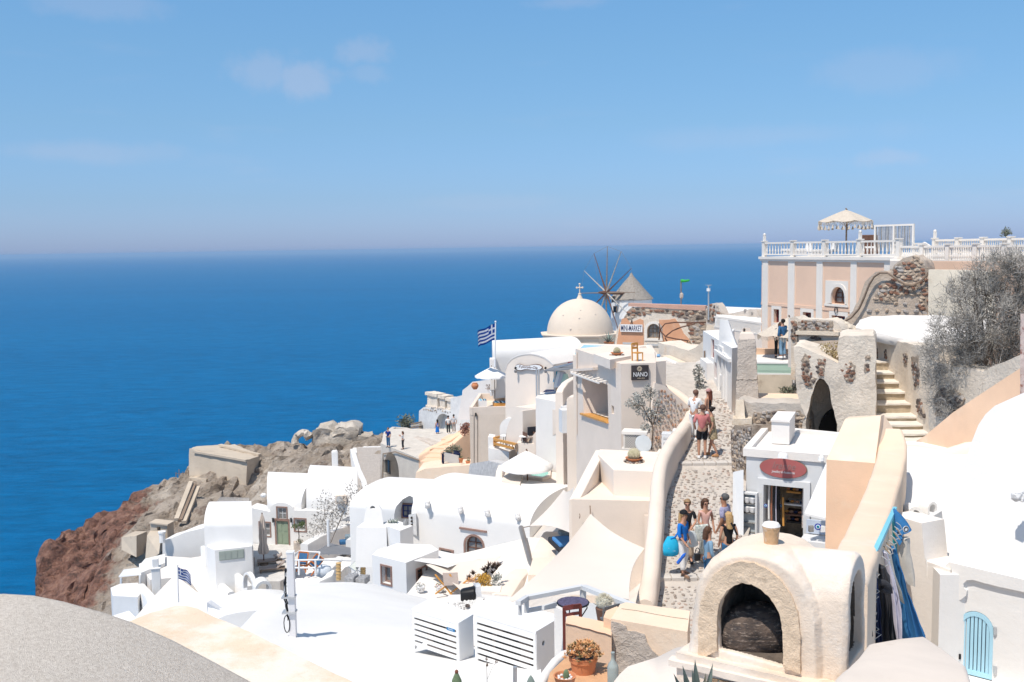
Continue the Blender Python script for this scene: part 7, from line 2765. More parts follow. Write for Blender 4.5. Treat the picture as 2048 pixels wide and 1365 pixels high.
q=f.rect(1486,983,1517,1068)
bm=nb()
for r_ in((q[0],q[1],q[0]+.05,q[3]),(q[2]-.05,q[1],q[2],q[3]),(q[0]+.05,q[1],q[2]-.05,q[1]+.05),(q[0]+.05,q[3]-.05,q[2]-.05,q[3])):
 f.slab(bm,r_,.02,.20)
obj('frame',bm,lightgrey,dc)
put('back_panel',f.slab,((q[0]+.05,q[1]+.05,q[2]-.05,q[3]-.05),.02,.06,),M('pale_velvet',(.46,.52,.56),bump=.1),dc)
for k in range(4):
 bm=nb()
 z_=q[3]-(q[3]-q[1])*(.28+.22*k)
 f.slab(bm,(q[0]+.05,z_,q[2]-.05,z_+.015),.06,.16)
 sh_=obj('shelf',bm,glass2,dc)
 for j in range(2):
  if k<2:
   bm=nb()
   uu=q[0]+(q[2]-q[0])*(.32+.36*j)
   lathe(bm,[(.03,.02),(.07,.05),(.10,.19),(.05,.20)],f.at(uu,z_,.11),8)
   obj('necklace_bust',bm,whitepaint,sh_)
cn=thing('sales_counter','white sloping counter cover beside the shop door with trinkets under it','counter',f.P(1630,1075,.6))
bm=nb()
a_,b_,c_=f.P(1656,922,.25),f.P(1609,1031,.95),f.P(1662,1043,.95)
d_=f.P(1668,925,.25)
solid(bm,[a_,b_,c_,d_],[p+V((0,0,.06))for p in(a_,b_,c_,d_)])
obj('cover',bm,whitepaint,cn)
put('table',f.slab,((f.uz(1608,1060)[0]+.05,-8.4,f.uz(1665,1060)[0],f.uz(1630,1066)[1]),.2,.9,),lightgrey,cn)
fcn=Fac(f.P(1609,1050,.9),f.P(1660,1050,.9))
put('back_board',f.slab,((f.uz(1608,1060)[0]+.1,f.uz(1630,1064)[1],f.uz(1668,1060)[0],f.uz(1630,1037)[1]),.15,.2,),M('pale_blue_shade',(.50,.56,.66),bump=0),cn)
evil_eye('eye_charm','large cobalt eye charm under the sloping counter cover',fcn,1636,1054,.0,.09)
for x in(1622,1645):
 o_=put('gift_box',box,(fcn.P(x,1058,-.05),(.12,.1,.16),),whitepaint if x>1630 else glass2,None)
 tag(o_,'small white gift box beside the large cobalt eye charm' if x>1630 else 'clear trinket box on the shop counter','box')
bm=nb()
solid(bm,[W(1466,945,27.6),W(1487,940,27.4),W(1487,940,28.4),W(1468,944,28.6)],[W(1464,1120,26.6),W(1487,1120,26.6),W(1487,1110,28),W(1466,1110,28)])
bevel(bm,.06)
o_=obj('white_buttress',bm,lightgrey,None,smooth=40)
tag(o_,'rough white buttress on the lane side of the grey shop','buttress')
f=Fac(W(1588,760,33.4),W(1750,760,32.5))
ru=thing('arch_ruin','ruined plastered wall with a dark pointed arch and exposed red stones','ruin',W(1660,870,33.5))
ol=[(1588,694),(1600,693),(1625,702),(1650,714),(1676,728),(1677,676),(1690,672),(1746,672),(1751,678),(1752,900),(1606,900),(1604,850),(1612,836),(1600,808),(1592,770)]
wl=put('wall',f.poly,([f.uz(x,y)for x,y in ol],0,-2.6,),ruinp,ru)
ap=[(1616,905),(1612,850),(1613,830),(1618,806),(1625,782),(1632,766),(1640,758),(1648,760),(1655,772),(1662,796),(1668,822),(1673,850),(1676,905)]
cb=nb()
f.poly(cb,[f.uz(x,y)for x,y in ap],-2.2,.6)
cut(wl,cb)
b2=bmesh.new()
b2.from_mesh(wl.data)
bmesh.ops.triangulate(b2,faces=b2.faces[:])
subdiv(b2,.35,4)
for v in b2.verts:
 v.co+=noise.noise_vector(v.co*2.2)*.05+noise.noise_vector(v.co*6)*.02
b2.to_mesh(wl.data)
b2.free()
wl.data.shade_smooth()
wl.data.set_sharp_from_angle(angle=math.radians(35))
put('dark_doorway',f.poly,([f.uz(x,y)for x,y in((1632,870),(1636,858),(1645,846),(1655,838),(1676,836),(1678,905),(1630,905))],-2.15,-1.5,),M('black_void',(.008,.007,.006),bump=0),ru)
rs_=[stone_r,stone_r,stone_t,stone_d]
for k,(pl,sz,st_)in enumerate(((((1604,720),(1612,708),(1620,715),(1618,735),(1632,760),(1624,775),(1614,775),(1604,745)),(.15,.12),1.0),(((1636,718),(1650,722),(1648,745),(1642,755),(1634,745)),(.14,.11),1.0),(((1684,728),(1700,722),(1711,735),(1708,755),(1696,765),(1690,755)),(.17,.13),.95),(((1728,730),(1738,727),(1737,742),(1729,745)),(.15,.12),1.0),(((1731,713),(1739,712),(1739,720),(1732,720)),(.12,.10),1.0))):
 stones_in(f,pl,ru,rs_,sz,st_,70,.01,seed=31+k,deep=.08)
f2=Fac(W(1582,670,38.6),W(1684,670,37.2))
bm=nb()
f2.poly(bm,[f2.uz(x,y)for x,y in((1582,760),(1581,636),(1590,633),(1598,639),(1664,640),(1674,647),(1684,660),(1690,760))],0,-.8)
subdiv(bm,.35)
rough(bm,.04,2.6)
ur=obj('rubble_wall',bm,ruinp,None,smooth=35)
tag(ur,'crumbling wall with a panel of dark stones behind the arch ruin','wall')
stones_in(f2,[(1598,643),(1664,643),(1666,660),(1597,660)],ur,[stone_d,stone_g,stone_r,stone_g],(.20,.12),1.0,70,.02,seed=41,deep=.1)
stones_in(f2,[(1583,642),(1594,642),(1596,684),(1583,682)],ur,[stone_r,stone_d],(.18,.13),1.0,40,.02,seed=42,deep=.1)
stones_in(f2,[(1612,682),(1630,670),(1645,682)],ur,[stone_r,stone_t,stone_d],(.17,.12),1.0,40,.02,seed=43,deep=.1)
put('ledge',bar,(f2.P(1594,665.5,.06),f2.P(1680,668,.06),.24,.14,),MATS['sunbleached_stone_plaster'],ur)
bm=nb()
rn=random.Random(44)
for k in range(16):
 leaves(bm,f.P(rn.uniform(1646,1675),rn.uniform(694,722),-.8-rn.random()*.6),(.20,.2,.22),30,.07,rn,up_=.6)
t_=thing('dry_weeds','yellow brown dry weeds growing behind the broken arch wall','weeds',f.P(1660,728,-1))
obj('foliage',bm,M('yellow_dry_weed',(.36,.26,.10),var=.35,bump=0,col2=(.52,.44,.28)),t_)
o_=put('rubble_fill',solid,([W(1592,697,35.2),W(1676,735,33.8),W(1690,680,37),W(1590,685,38)],[W(1592,760,35.2),W(1676,760,33.8),W(1690,760,37),W(1590,760,38)],),rubble_m,None)
o_['kind']='structure'
rb=thing('rubble_tower','tall broken stub of brown rubble masonry in front of the pink building','ruin',W(1800,640,43.5))
f3=Fac(W(1690,600,45),W(1862,600,43))
ol=[(1664,690),(1668,650),(1690,640),(1706,622),(1718,600),(1726,575),(1738,556),(1752,547),(1770,543),(1782,546),(1790,530),(1806,518),(1832,511),(1848,522),(1856,540),(1860,700)]
bm=nb()
f3.poly(bm,[f3.uz(x,y)for x,y in ol],0,-1.6)
subdiv(bm,.4)
rough(bm,.07,2.2)
wl=obj('wall',bm,rubble_m,rb,smooth=35)
wl.data.materials[0]=M('sandy_rubble_mortar',(.58,.48,.39),var=.2,scale=2,bump=.9,bs=9,bd=.06,blot=[((.34,.26,.2),2.6,.56,.7,.6)])
stones_in(f3,[(1790,534),(1832,514),(1854,540),(1857,630),(1845,640),(1838,590),(1800,590),(1755,590),(1760,570),(1784,560)],rb,[stone_r,stone_t,stone_t,stone_r,stone_g],(.27,.17),1.0,190,.02,seed=51,deep=.13)
stones_in(f3,[(1755,585),(1800,590),(1790,605),(1745,606)],rb,[stone_t,stone_r,stone_t],(.26,.17),1.15,50,.02,seed=52,deep=.12)
stones_in(f3,[(1735,612),(1835,606),(1838,630),(1730,632)],rb,[stone_t,stone_g,stone_t],(.26,.17),1.5,70,.02,seed=53,deep=.11)
o_=put('pipe',tube,([f3.P(x,y,.22)for x,y in((1684,646),(1702,636),(1718,618),(1728,596),(1738,570),(1748,554),(1760,546),(1775,546),(1795,560),(1812,570),(1826,571),(1844,561),(1858,545))],.05,6,),timber,None,smooth=60)
tag(o_,'grey hose snaking over the broken rubble tower','pipe')
f4=Fac(W(1856,600,41.5),W(1960,600,40.6))
o_=put('cream_wall',f4.poly,([f4.uz(x,y)for x,y in((1856,700),(1857,540),(1930,541),(1990,545),(1990,700))],0,-.6,),M('peeling_cream_wall',(.72,.64,.52),var=.1,scale=1.2,bump=.5,bs=7,bd=.04,blot=[((.52,.43,.32),1.5,.58,.72,.7),((.76,.70,.62),.8,.5,.66,.6)]),None)
tag(o_,'peeling cream wall between the rubble tower and the dry bush','wall')
wr_=thing('weathered_white_roof','thick lumpy white roof slab over the ruined stair walls','roof',W(1800,690,36))
fr_l=[(1713,655,37.6),(1735,663,36.6),(1790,673,35.2),(1840,684,33.8),(1905,697,32.2),(1960,705,31)]
bk_l=[(1722,640,40.5),(1742,634,41),(1790,631,41),(1850,630,40),(1920,634,39),(1980,640,38)]
A_=[W(*p)for p in fr_l]
B_=[W(*p)for p in bk_l]
bm=nb()
loops(bm,[[p+V((0,.2,-.32))for p in A_],[p+V((0,-.05,-.16))for p in A_],[p+V((0,.12,0))for p in A_],[a_.lerp(b_,.5)+V((0,0,.12))for a_,b_ in zip(A_,B_)],B_,[p+V((0,.2,-.6))for p in B_]],caps=False,closed=False)
bmesh.ops.triangulate(bm,faces=bm.faces[:])
subdiv(bm,.5,4)
rough(bm,.05,1.6)
obj('slab',bm,white2,wr_,smooth=50)
bm=nb()
rn=random.Random(3)
for k in range(9):
 ball(bm,W(1672+k*6,648+k*3.2+rn.uniform(-2,2),38),(.35,.3,.22),2,jit=.05)
lo=obj('plaster_lumps',bm,MATS['sunbleached_stone_plaster'],wr_,smooth=60)
lo['kind']='stuff'
sr=thing('ruin_stair','steep old stair of pale worn steps beside the arch ruin','stairs',W(1800,875,31))
tr=[(723,740,1749,1790,36.2),(746,755,1749,1800,35.4),(764,774,1749,1806,34.7),(784,795,1749,1813,34.0),(807,819,1750,1822,33.3),(833,842,1752,1838,32.6),(850,860,1762,1848,31.9),(868,880,1772,1846,31.2),(884,892,1775,1846,30.5)]
stm=M('worn_step',(.74,.68,.60),var=.1,scale=2,bump=.5,bs=10,bd=.03,blot=[((.55,.46,.36),2.2,.56,.72,.5)])
rism=M('stained_riser',(.47,.38,.27),var=.2,scale=2.5,bump=.7,bs=9,bd=.04,blot=[((.66,.57,.45),3,.54,.68,.7),((.55,.32,.18),3,.64,.75,.6)])
for k,(ya,yb,x0,x1,YY)in enumerate(tr):
 z_=zat(1790,ya,YY)
 p0,p1=W(x0,ya,YY),W(x1,ya,YY)
 so_=put('step',solid,([V((p0.x-.1,YY,z_-2)),V((p1.x+.25,YY-.03,z_-2)),V((p1.x+.3,YY+1.1,z_-2)),V((p0.x-.1,YY+1.1,z_-2))],[V((p0.x-.1,YY,z_-.06)),V((p1.x+.25,YY-.03,z_-.06)),V((p1.x+.3,YY+1.1,z_-.06)),V((p0.x-.1,YY+1.1,z_-.06))],),rism,sr)
 bm=nb()
 solid(bm,[V((p0.x-.1,YY-.05,z_-.058)),V((p1.x+.25,YY-.08,z_-.058)),V((p1.x+.3,YY+.9,z_-.058)),V((p0.x-.1,YY+.9,z_-.058))],[V((p0.x-.1,YY-.05,z_)),V((p1.x+.25,YY-.08,z_)),V((p1.x+.3,YY+.9,z_)),V((p0.x-.1,YY+.9,z_))])
 subdiv(bm,.2,3)
 rough(bm,.015,5)
 obj('tread',bm,stm,so_)
f6=Fac(W(1746,690,38.4),W(1856,700,31.5))
bm=nb()
f6.poly(bm,[f6.uz(x,y)for x,y in((1744,800),(1746,674),(1760,676),(1800,684),(1850,694),(1875,700),(1880,900),(1830,900))],0,-1.5)
subdiv(bm,.35)
rough(bm,.05,2.2)
sw_=obj('stair_wall',bm,ruinp,sr,smooth=35)
for k,(pl,sz)in enumerate(((((1824,715),(1838,712),(1840,765),(1832,775),(1826,745)),(.16,.12)),(((1749,700),(1756,698),(1755,722),(1749,722)),(.18,.14)),(((1808,708),(1815,708),(1816,730),(1809,728)),(.15,.12)),(((1770,702),(1774,702),(1774,718),(1770,718)),(.15,.12)),(((1834,800),(1842,800),(1850,832),(1838,830)),(.16,.12)))):
 stones_in(f6,pl,sr,[stone_d,stone_r,stone_d,stone_g],sz,.95,40,.02,seed=60+k,deep=.08)
dbp=W(1975,790,30)
db=thing('dry_bush','huge tangled grey dry bush at the edge of the ruins','bush',dbp)
rn=random.Random(91)
outl=[(1853,740),(1856,690),(1868,640),(1884,600),(1905,566),(1935,538),(1965,520),(2010,512),(2070,510),(2110,560),(2110,745),(2050,745),(1990,770),(1945,790),(1905,835),(1880,838),(1858,780)]
bl,bd_,bs_=nb(),nb(),nb()
def strand(bm,p,d,L_,w_,rn,n=4,curl=.5):
 pts=[p]
 for i in range(n):
  d=(d+V((rn.uniform(-1,1),rn.uniform(-1,1),rn.uniform(-1,1)+.12))*curl).normalized()
  pts.append(pts[-1]+d*L_/n)
 prev=None
 for i,q in enumerate(pts):
  dd=(pts[min(i+1,n)]-pts[max(i-1,0)]).normalized()
  s=dd.orthogonal().normalized()
  t3=dd.cross(s)
  ww=w_*(1-.75*i/n)
  ring=[bm.verts.new(q+(s*math.cos(a_)+t3*math.sin(a_))*ww)for a_ in(0,2.094,4.188)]
  if prev:
   for k in range(3):
    bm.faces.new((prev[k],prev[(k+1)%3],ring[(k+1)%3],ring[k]))
  prev=ring
 return pts
cnt=0
tufts=[]
while len(tufts)<240:
 x,y=rn.uniform(1850,2110),rn.uniform(508,838)
 if inpoly(x,y,outl):
  tufts.append((x,y,30-rn.random()*1.8+rn.random()*1.4))
while cnt<13000:
 x,y,Yd=rn.choice(tufts)
 x,y,Yd=rn.gauss(x,7),rn.gauss(y,7),Yd+rn.gauss(0,.12)
 p=W(x,y,Yd)
 d=(p-(dbp+V((.3,.3,.4)))).normalized()
 strand(bl if rn.random()<.5 else bd_,p,(d+V((rn.uniform(-1,1),rn.uniform(-1,1),rn.uniform(-.9,.9)))*1.3).normalized(),rn.uniform(.18,.45),rn.uniform(.005,.010),rn,4,.75)
 cnt+=1
for k in range(26):
 x,y=rn.uniform(1880,2090),rn.uniform(540,760)
 if inpoly(x,y,outl):
  e_=W(x,y,30+rn.uniform(-.8,1))
  m_=dbp.lerp(e_,.5)+V((rn.uniform(-.2,.2),rn.uniform(-.2,.2),.2))
  tube(bs_,[dbp+V((rn.uniform(-.5,.5),0,0)),m_,e_],[.04,.025,.01],5)
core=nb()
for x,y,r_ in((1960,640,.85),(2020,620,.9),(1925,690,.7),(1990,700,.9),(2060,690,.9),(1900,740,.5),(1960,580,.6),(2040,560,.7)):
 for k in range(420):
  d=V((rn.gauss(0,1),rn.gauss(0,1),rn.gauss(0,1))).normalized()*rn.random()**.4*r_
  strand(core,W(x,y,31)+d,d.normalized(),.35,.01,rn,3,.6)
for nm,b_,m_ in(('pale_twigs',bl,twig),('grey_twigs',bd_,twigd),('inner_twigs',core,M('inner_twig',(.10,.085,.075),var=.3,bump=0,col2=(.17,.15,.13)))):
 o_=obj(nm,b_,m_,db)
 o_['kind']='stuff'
obj('stem',bs_,bark,db)
f7=Fac(W(1855,800,30.6),W(1960,800,28.5))
bm=nb()
f7.poly(bm,[f7.uz(x,y)for x,y in((1850,860),(1853,720),(1880,730),(1960,745),(2060,700),(2060,860))],-.1,-1.2)
subdiv(bm,.5)
rough(bm,.08,2)
o_=obj('bank_wall',bm,ruinp,None,smooth=35)
tag(o_,'dark stone bank underneath the dry bush','wall')
stones_in(f7,[(1868,800),(1880,775),(1905,780),(1925,800),(1900,830),(1870,830)],o_,[stone_d,stone_g,stone_d],(.22,.15),1.0,60,-.04,seed=66,deep=.1)
f8=Fac(W(1832,890,25),W(2060,850,22))
bm=nb()
f8.poly(bm,[f8.uz(x,y)for x,y in((1832,930),(1833,882),(1850,872),(1880,847),(1905,826),(2000,763),(2042,736),(2110,690),(2110,930))],0,-.5)
bevel(bm,.05,2,30)
o_=obj('peach_ramp_wall',bm,peach,None,smooth=40)
tag(o_,'peach wall rising as a ramp below the dry bush','wall')
bm=nb()
quadloft(bm,[(2040,2060,840,21.6,.3),(2041,2060,628,21.6,.3)])
subdiv(bm,.2)
rough(bm,.012,6)
o_=obj('flaking_post',bm,M('flaking_red_white',(.62,.50,.45),var=.2,scale=4,bump=.5,blot=[((.28,.10,.07),5,.52,.6,.9)]),None)
tag(o_,'flaking red and white post at the picture edge beside the bush','post')
o_['label']='flaking red and white post standing on the peach ramp wall'
zc=-5.05
blk('white_court','bright white sloping court between the peach ramp wall and chapel','terrace',[(1700,880),(1838,884),(1890,892),(1960,868),(2100,870),(2100,1150),(1880,1150),(1790,1050)],zc,5,white)
o_=put('court_kerb',sweepwall,([W(1752,890,24.5),W(1835,892,24.2),W(1885,900,23.6),W(1935,886,23.5),W(1965,872,23.5)],.5,-9,.6,),cream2,None,smooth=40)
tag(o_,'low rounded kerb along the top of the white court','kerb')
ba=thing('twin_arch_vent','two tiny white arches standing together on the white court','vent',W(1840,1030,18))
arch_hood(ba,W(1808,1028,18.0),W(1840,1030,18.0),.3,.03,.06,white,'arch')
arch_hood(ba,W(1846,1026,17.9),W(1865,1024,18.0),.22,.10,.045,white,'arch')
bm=nb()
loops(bm,[[W(x,y,YY)for x,y,YY in L_]for L_ in([(1842,1047,15.6),(1884,1022,17),(1880,1018,17.4),(1838,1040,16)],[(1847,1100,15.4),(1890,1085,16.6),(1885,1080,17.4),(1838,1090,16)],[(1852,1122,15.2),(1897,1110,16.2),(1890,1110,17.4),(1838,1115,16)],[(1856,1180,15.2),(1905,1180,15.8),(1895,1180,17.4),(1838,1180,16)])])
bevel(bm,.05,2,30)
o_=obj('tapered_pier',bm,white,None,smooth=40)
tag(o_,'tapered white pier beside the two tiny arches','pier')
f9=Fac(W(1800,1100,15.7),W(1856,1100,15.2))
o_=put('yard_wall',f9.poly,([f9.uz(x,y)for x,y in((1770,1420),(1775,1030),(1808,1037),(1843,1047),(1850,1122),(1900,1140),(1910,1420))],0,-.5,),white2,None)
tag(o_,'shaded white yard wall behind the hanging clothes','wall')
f10=Fac(W(1895,1150,14.9),W(2048,1150,14.2))
chp=thing('white_chapel','white steep vaulted building with a blank rounded front','building',W(1990,1350,14.5))
half=[(1902,1140),(1906,1085),(1913,1030),(1921,975),(1931,925),(1943,885),(1957,850),(1972,828),(1990,812),(2010,804),(2032,801)]
hp=[f10.uz(x,y)for x,y in half]
uc=f10.uz(2056,800)[0]
ol=hp+[(2*uc-u,z)for u,z in reversed(hp)]
def lean(px,py):
 o2=-.1
 for _ in range(6):
  p=f10.P(px,py,o2)
  o2=-.1-.25*(p.z-zl0)
 return p
zl0=hp[0][1]
lp=[lean(x,y)for x,y in half]
lr=[p+f10.u*2*(uc-(p-f10.a).dot(f10.u))for p in reversed(lp)]
bm=nb()
solid(bm,lp+lr,[V((p.x,p.y,p.z))-f10.n*(4+0)for p in lp+lr])
bevel(bm,.06,2,50)
obj('vault',bm,white,chp,smooth=40)
wl=put('wall',f10.poly,([f10.uz(x,y)for x,y in((1892,1130),(1903,1122),(2048,1156),(2110,1170),(2110,1450),(1892,1450))],-.5,0,),white,chp)
bm=nb()
f10.poly(bm,[f10.uz(x,y)for x,y in((1902,1123),(2048,1157),(2110,1172),(2110,1196),(2048,1182),(2000,1172),(1965,1163),(1948,1158),(1936,1159),(1929,1166),(1930,1174),(1936,1180),(1934,1190),(1924,1198),(1913,1199),(1908,1150))],0,.06)
bevel(bm,.012,2,40)
obj('moulding',bm,white,chp)
bm=nb()
p=f10.P(2042,985,.0)
for k in range(4):
 ball(bm,p+V((RD.uniform(-.08,.1),-.02,RD.uniform(-.08,.08))),.09,1,jit=.02)
o_=obj('plaster_scar',bm,whrough,chp)
o_['kind']='stuff'
q=f10.rect(1917,1223,1986,1352)
cut(wl,holes(f10,[(q[0],q[1]-.6,q[2],q[3])],.30,arched=True))
gt=thing('blue_gate','pale blue round topped gate with vertical slats in the white wall','gate',f10.P(1955,1350))
oc=f10.arch((q[0],q[1],q[2],q[3]-.01),14)
cu,cz=(q[0]+q[2])/2,(q[1]+q[3])/2
ic=[(cu+(u-cu)*.80,cz+(z-cz)*.86)for u,z in oc]
bm=nb()
for i in range(len(oc)):
 j=(i+1)%len(oc)
 f10.poly(bm,[oc[i],oc[j],ic[j],ic[i]],-.04,.01)
obj('gate_frame',bm,iceblue,gt)
wi=ic[-1][0]-ic[0][0]
for k in range(7):
 u=ic[0][0]+wi*(k+.5)/7
 hw_=wi/2
 zt_=max(z for uu,z in ic)
 zz=zt_-min(hw_*1.0,9)+math.sqrt(max(.0001,1-((u-cu)/hw_)**2))*hw_
 put('slat',f10.slab,((u-wi*.053,ic[0][1],u+wi*.053,min(zz,zt_)),-.03,.0,),iceblue,gt)
put('latch',box,(f10.P(1919,1313,.03),(.03,.04,.08),),black,gt)
for y in(1262,1340):
 put('hinge',box,(f10.P(1990,y,.02),(.04,.03,.12),),steel,gt)
o_=put('door_step',f10.slab,((q[0]-.2,q[1]-.35,q[2]+1.2,q[1]-.02),-.28,.35,),white,None)
tag(o_,'white step at the foot of the pale blue gate','step')
pyr=thing('peach_pier','peach pier with a sloping hipped top between the shop and white court','pier',W(1700,1090,20))
b4=[W(1653,920,20),W(1750,927,19.6),W(1806,900,21.5),W(1705,893,22.2)]
zb4=b4[0].z
b4=[V((p.x,p.y,zb4))for p in b4]
t4=[W(1690,839,21.2),W(1762,832,21.0),W(1768,830,21.6),W(1698,834,21.9)]
put('wall',solid,([V((p.x,p.y,-10))for p in b4],b4,),peach,pyr)
bm=nb()
solid(bm,[p+V((0,0,.003))for p in b4],t4)
bevel(bm,.03,2,20)
obj('hipped_top',bm,peachpale,pyr)
bm=nb()
path=[(1776,858,21.2),(1784,884,20.6),(1785,905,19.8),(1776,940,18),(1762,982,15.6),(1744,1028,13.2),(1725,1074,11.2),(1706,1118,9.6),(1690,1160,8.4)]
pts=[W(*a_)for a_ in path]
fine=[]
for a_,b_ in zip(pts,pts[1:]):
 for k in range(4):
  fine.append(a_.lerp(b_,k/4))
fine.append(pts[-1])
for _ in range(5):
 fine=[fine[0]]+[(fine[i-1]+fine[i]*2+fine[i+1])/4 for i in range(1,len(fine)-1)]+[fine[-1]]
n=len(fine)
sweepwall(bm,fine,[.62-.25*i/n for i in range(n)],-10,.25)
for v in bm.verts:
 v.co+=noise.noise_vector(v.co*1.4)*.012
o_=obj('peach_parapet',bm,peachpale,None,smooth=50)
tag(o_,'long pale parapet sloping from the peach pier down towards the bread oven hood','wall')
o_['label']='long pale parapet running from the peach pier to the arched plaster hood'
# cactus roof below the hotel
zc=zat(1226,941,31)
cr8=thing('cactus_roof_house','cream flat roofed block stepping down beside the lane with a cactus on top','house',W(1225,1060,30.5))
bm=nb()
flat(bm,[(1227,941),(1310,944),(1330,918),(1335,905),(1200,899),(1196,910)],zc,7)
bevel(bm,.07,3,30)
obj('upper_wall',bm,cream2,cr8,smooth=40)
zl=zat(1144,999,30.6)
bm=nb()
flat(bm,[(1143,999),(1312,1003),(1318,985),(1230,960),(1192,950)],zl,8)
bevel(bm,.06,3,30)
obj('lower_wall',bm,cream,cr8,smooth=40)
put('side_parapet',sweepwall,([W(1200,901,34),W(1182,935,32.5),W(1163,972,31.3),W(1148,1000,30.7)],.34,zl-4,.3,),cream2,cr8,smooth=40)
put('inner_rib',sweepwall,([W(1206,903,34.1),W(1199,925,33.2)],.12,zc-.1,.4,),cream2,cr8,smooth=40)
fcr=Fac(WZ(1143,1001,zl),WZ(1312,1005,zl))
bm=nb()
q=fcr.rect(1289,1030,1306,1100)
fcr.slab(bm,q,0,.06)
obj('pilaster',bm,cream,cr8)
bm=nb()
for x,y,h_ in((1180,1013,14),(1159,1028,9)):
 tube(bm,[fcr.P(x,y,.02),fcr.P(x+1,y+h_*.5,.08),fcr.P(x,y+h_,.03)],.015,5)
hk=obj('wall_hooks',bm,timber,cr8)
hk['kind']='stuff'
cactus_bowl('cactus_bowl','large round golden cactus in a clay bowl ringed with pebbles on the cream roof',WZ(1268,924,zc),.29,terra,18,.19)
# louvred equipment boxes
def louvre_box(label,FL,FR,BR,BL,h,nsl,holes_=False,plate=False):
 t_=thing('louvred_box',label,'equipment box',V((FL.x,FL.y,FL.z-h)))
 zt=(FL.z+FR.z)/2
 P_=[V((p.x,p.y,0))for p in(FL,FR,BR,BL)]
 put('lid',prism,(P_,zt-.025,zt+.012,),whitepaint,t_)
 fs=[Fac(P_[i]+V((0,0,zt)),P_[(i+1)%4]+V((0,0,zt)))for i in range(4)]
 c0=sum(P_,V((0,0,0)))/4
 bm=nb()
 def panel(i):
  a_,b_=P_[i],P_[(i+1)%4]
  d=(b_-a_).normalized()
  s=V((d.y,-d.x,0))
  if s.dot(c0-a_)<0:
   s=-s
  return a_+d*.012,b_-d*.012,s
 for i in(1,2,3):
  a_,b_,s=panel(i)
  po=put('side_panel',solid,([V((p.x,p.y,zt-h))for p in(a_,b_,b_+s*.025,a_+s*.025)],[V((p.x,p.y,zt-.026))for p in(a_,b_,b_+s*.025,a_+s*.025)],),whitepaint,t_)
  if i==1 and holes_:
   ff=Fac(a_,b_)
   L_=(b_-a_).length
   for u,z in((L_*.27,zt-h*.27),(L_*.76,zt-h*.24)):
    cb=nb()
    n_=ff.n
    uu=u if(ff.u.dot(b_-a_)>0)else L_-u
    c_=ff.at(uu,z)
    tube(cb,[c_-n_*.2,c_+n_*.2],.045,16)
    cut(po,cb)
 a_,b_,s=panel(0)
 d=(b_-a_).normalized()
 L_=(b_-a_).length
 for u in(0,L_-.05):
  bm=nb()
  q=a_+d*u
  solid(bm,[V((p.x,p.y,zt-h))for p in(q,q+d*.05,q+d*.05+s*.05,q+s*.05)],[V((p.x,p.y,zt-.026))for p in(q,q+d*.05,q+d*.05+s*.05,q+s*.05)])
  obj('corner_post',bm,whitepaint,t_)
 bm=nb()
 pit=(h-.10)/nsl
 for k in range(nsl):
  bm=nb()
  z1=zt-.07-pit*k if k else zt-.03
  z0=zt-.07-pit*k-pit*.60
  q0,q1=a_+d*.051,b_-d*.051
  solid(bm,[V((p.x,p.y,z0))for p in(q0,q1,q1+s*.02,q0+s*.02)],[V((p.x,p.y,z1))for p in(q0,q1,q1+s*.02,q0+s*.02)])
  obj('slat',bm,whitepaint,t_)
 bm=nb()
 m0,m1=a_.lerp(b_,.22)+s*.12,a_.lerp(b_,.85)+s*.12
 solid(bm,[V((p.x,p.y,zt-h+.08))for p in(m0,m1,m1+s*.3,m0+s*.3)],[V((p.x,p.y,zt-.12))for p in(m0,m1,m1+s*.3,m0+s*.3)])
 obj('machine',bm,taupe,t_)
 bm=nb()
 c_=m0.lerp(m1,.42)
 tube(bm,[V((c_.x,c_.y,zt-h*.5)),V((c_.x,c_.y,zt-h*.5))-s*.01],h*.3,20)
 obj('fan',bm,black,t_)
 if plate:
  bm=nb()
  q0,q1=a_+d*(L_*.76)-s*.004,a_+d*(L_*.93)-s*.004
  solid(bm,[V((p.x,p.y,zt-.175))for p in(q0,q1,q1+s*.003,q0+s*.003)],[V((p.x,p.y,zt-.125))for p in(q0,q1,q1+s*.003,q0+s*.003)])
  bp_=obj('blue_plate',bm,M('blue_label',(.02,.19,.42),rough=.5,bump=0),t_)
  bm=nb()
  for j in range(5):
   qa=q0.lerp(q1,.2+j*.13)-s*.002
   solid(bm,[V((p.x,p.y,zt-.157))for p in(qa,qa+d*.012,qa+d*.012+s*.001,qa+s*.001)],[V((p.x,p.y,zt-.140))for p in(qa,qa+d*.012,qa+d*.012+s*.001,qa+s*.001)])
  ll=obj('lettering',bm,whitepaint,bp_)
  ll['kind']='stuff'
 return t_
zt=zat(917,1248,17)
louvre_box('smaller white louvred box with a blue label plate on the bright roof',*[WZ(x,y,zt)for x,y in((823,1219),(917,1248),(947,1230),(865,1196))],.74,6,plate=True)
zt=zat(1072,1265,16.1)
louvre_box('larger white louvred box with two round holes in its side',*[WZ(x,y,zt)for x,y in((948,1228),(1072,1265),(1124,1234),(997,1198))],.98,8,holes_=True)
p0,p1=W(588,1308,18.5),W(583,1105,18.5)
ut=thing('utility_post','square white utility post with a bundle of black cables strapped to it','post',p0)
bm=nb()
top_=V((p0.x,p0.y,p1.z))
bar(bm,p0-V((0,0,.3)),top_,.125)
bevel(bm,.006)
obj('post',bm,M('post_grey_white',(.70,.69,.70),rough=.5,var=.05,bump=.1,blot=[((.5,.48,.48),3,.56,.7,.5)]),ut)
put('cap',box,(top_+V((0,0,.01)),(.14,.14,.02),),whitepaint,ut)
rn=random.Random(5)
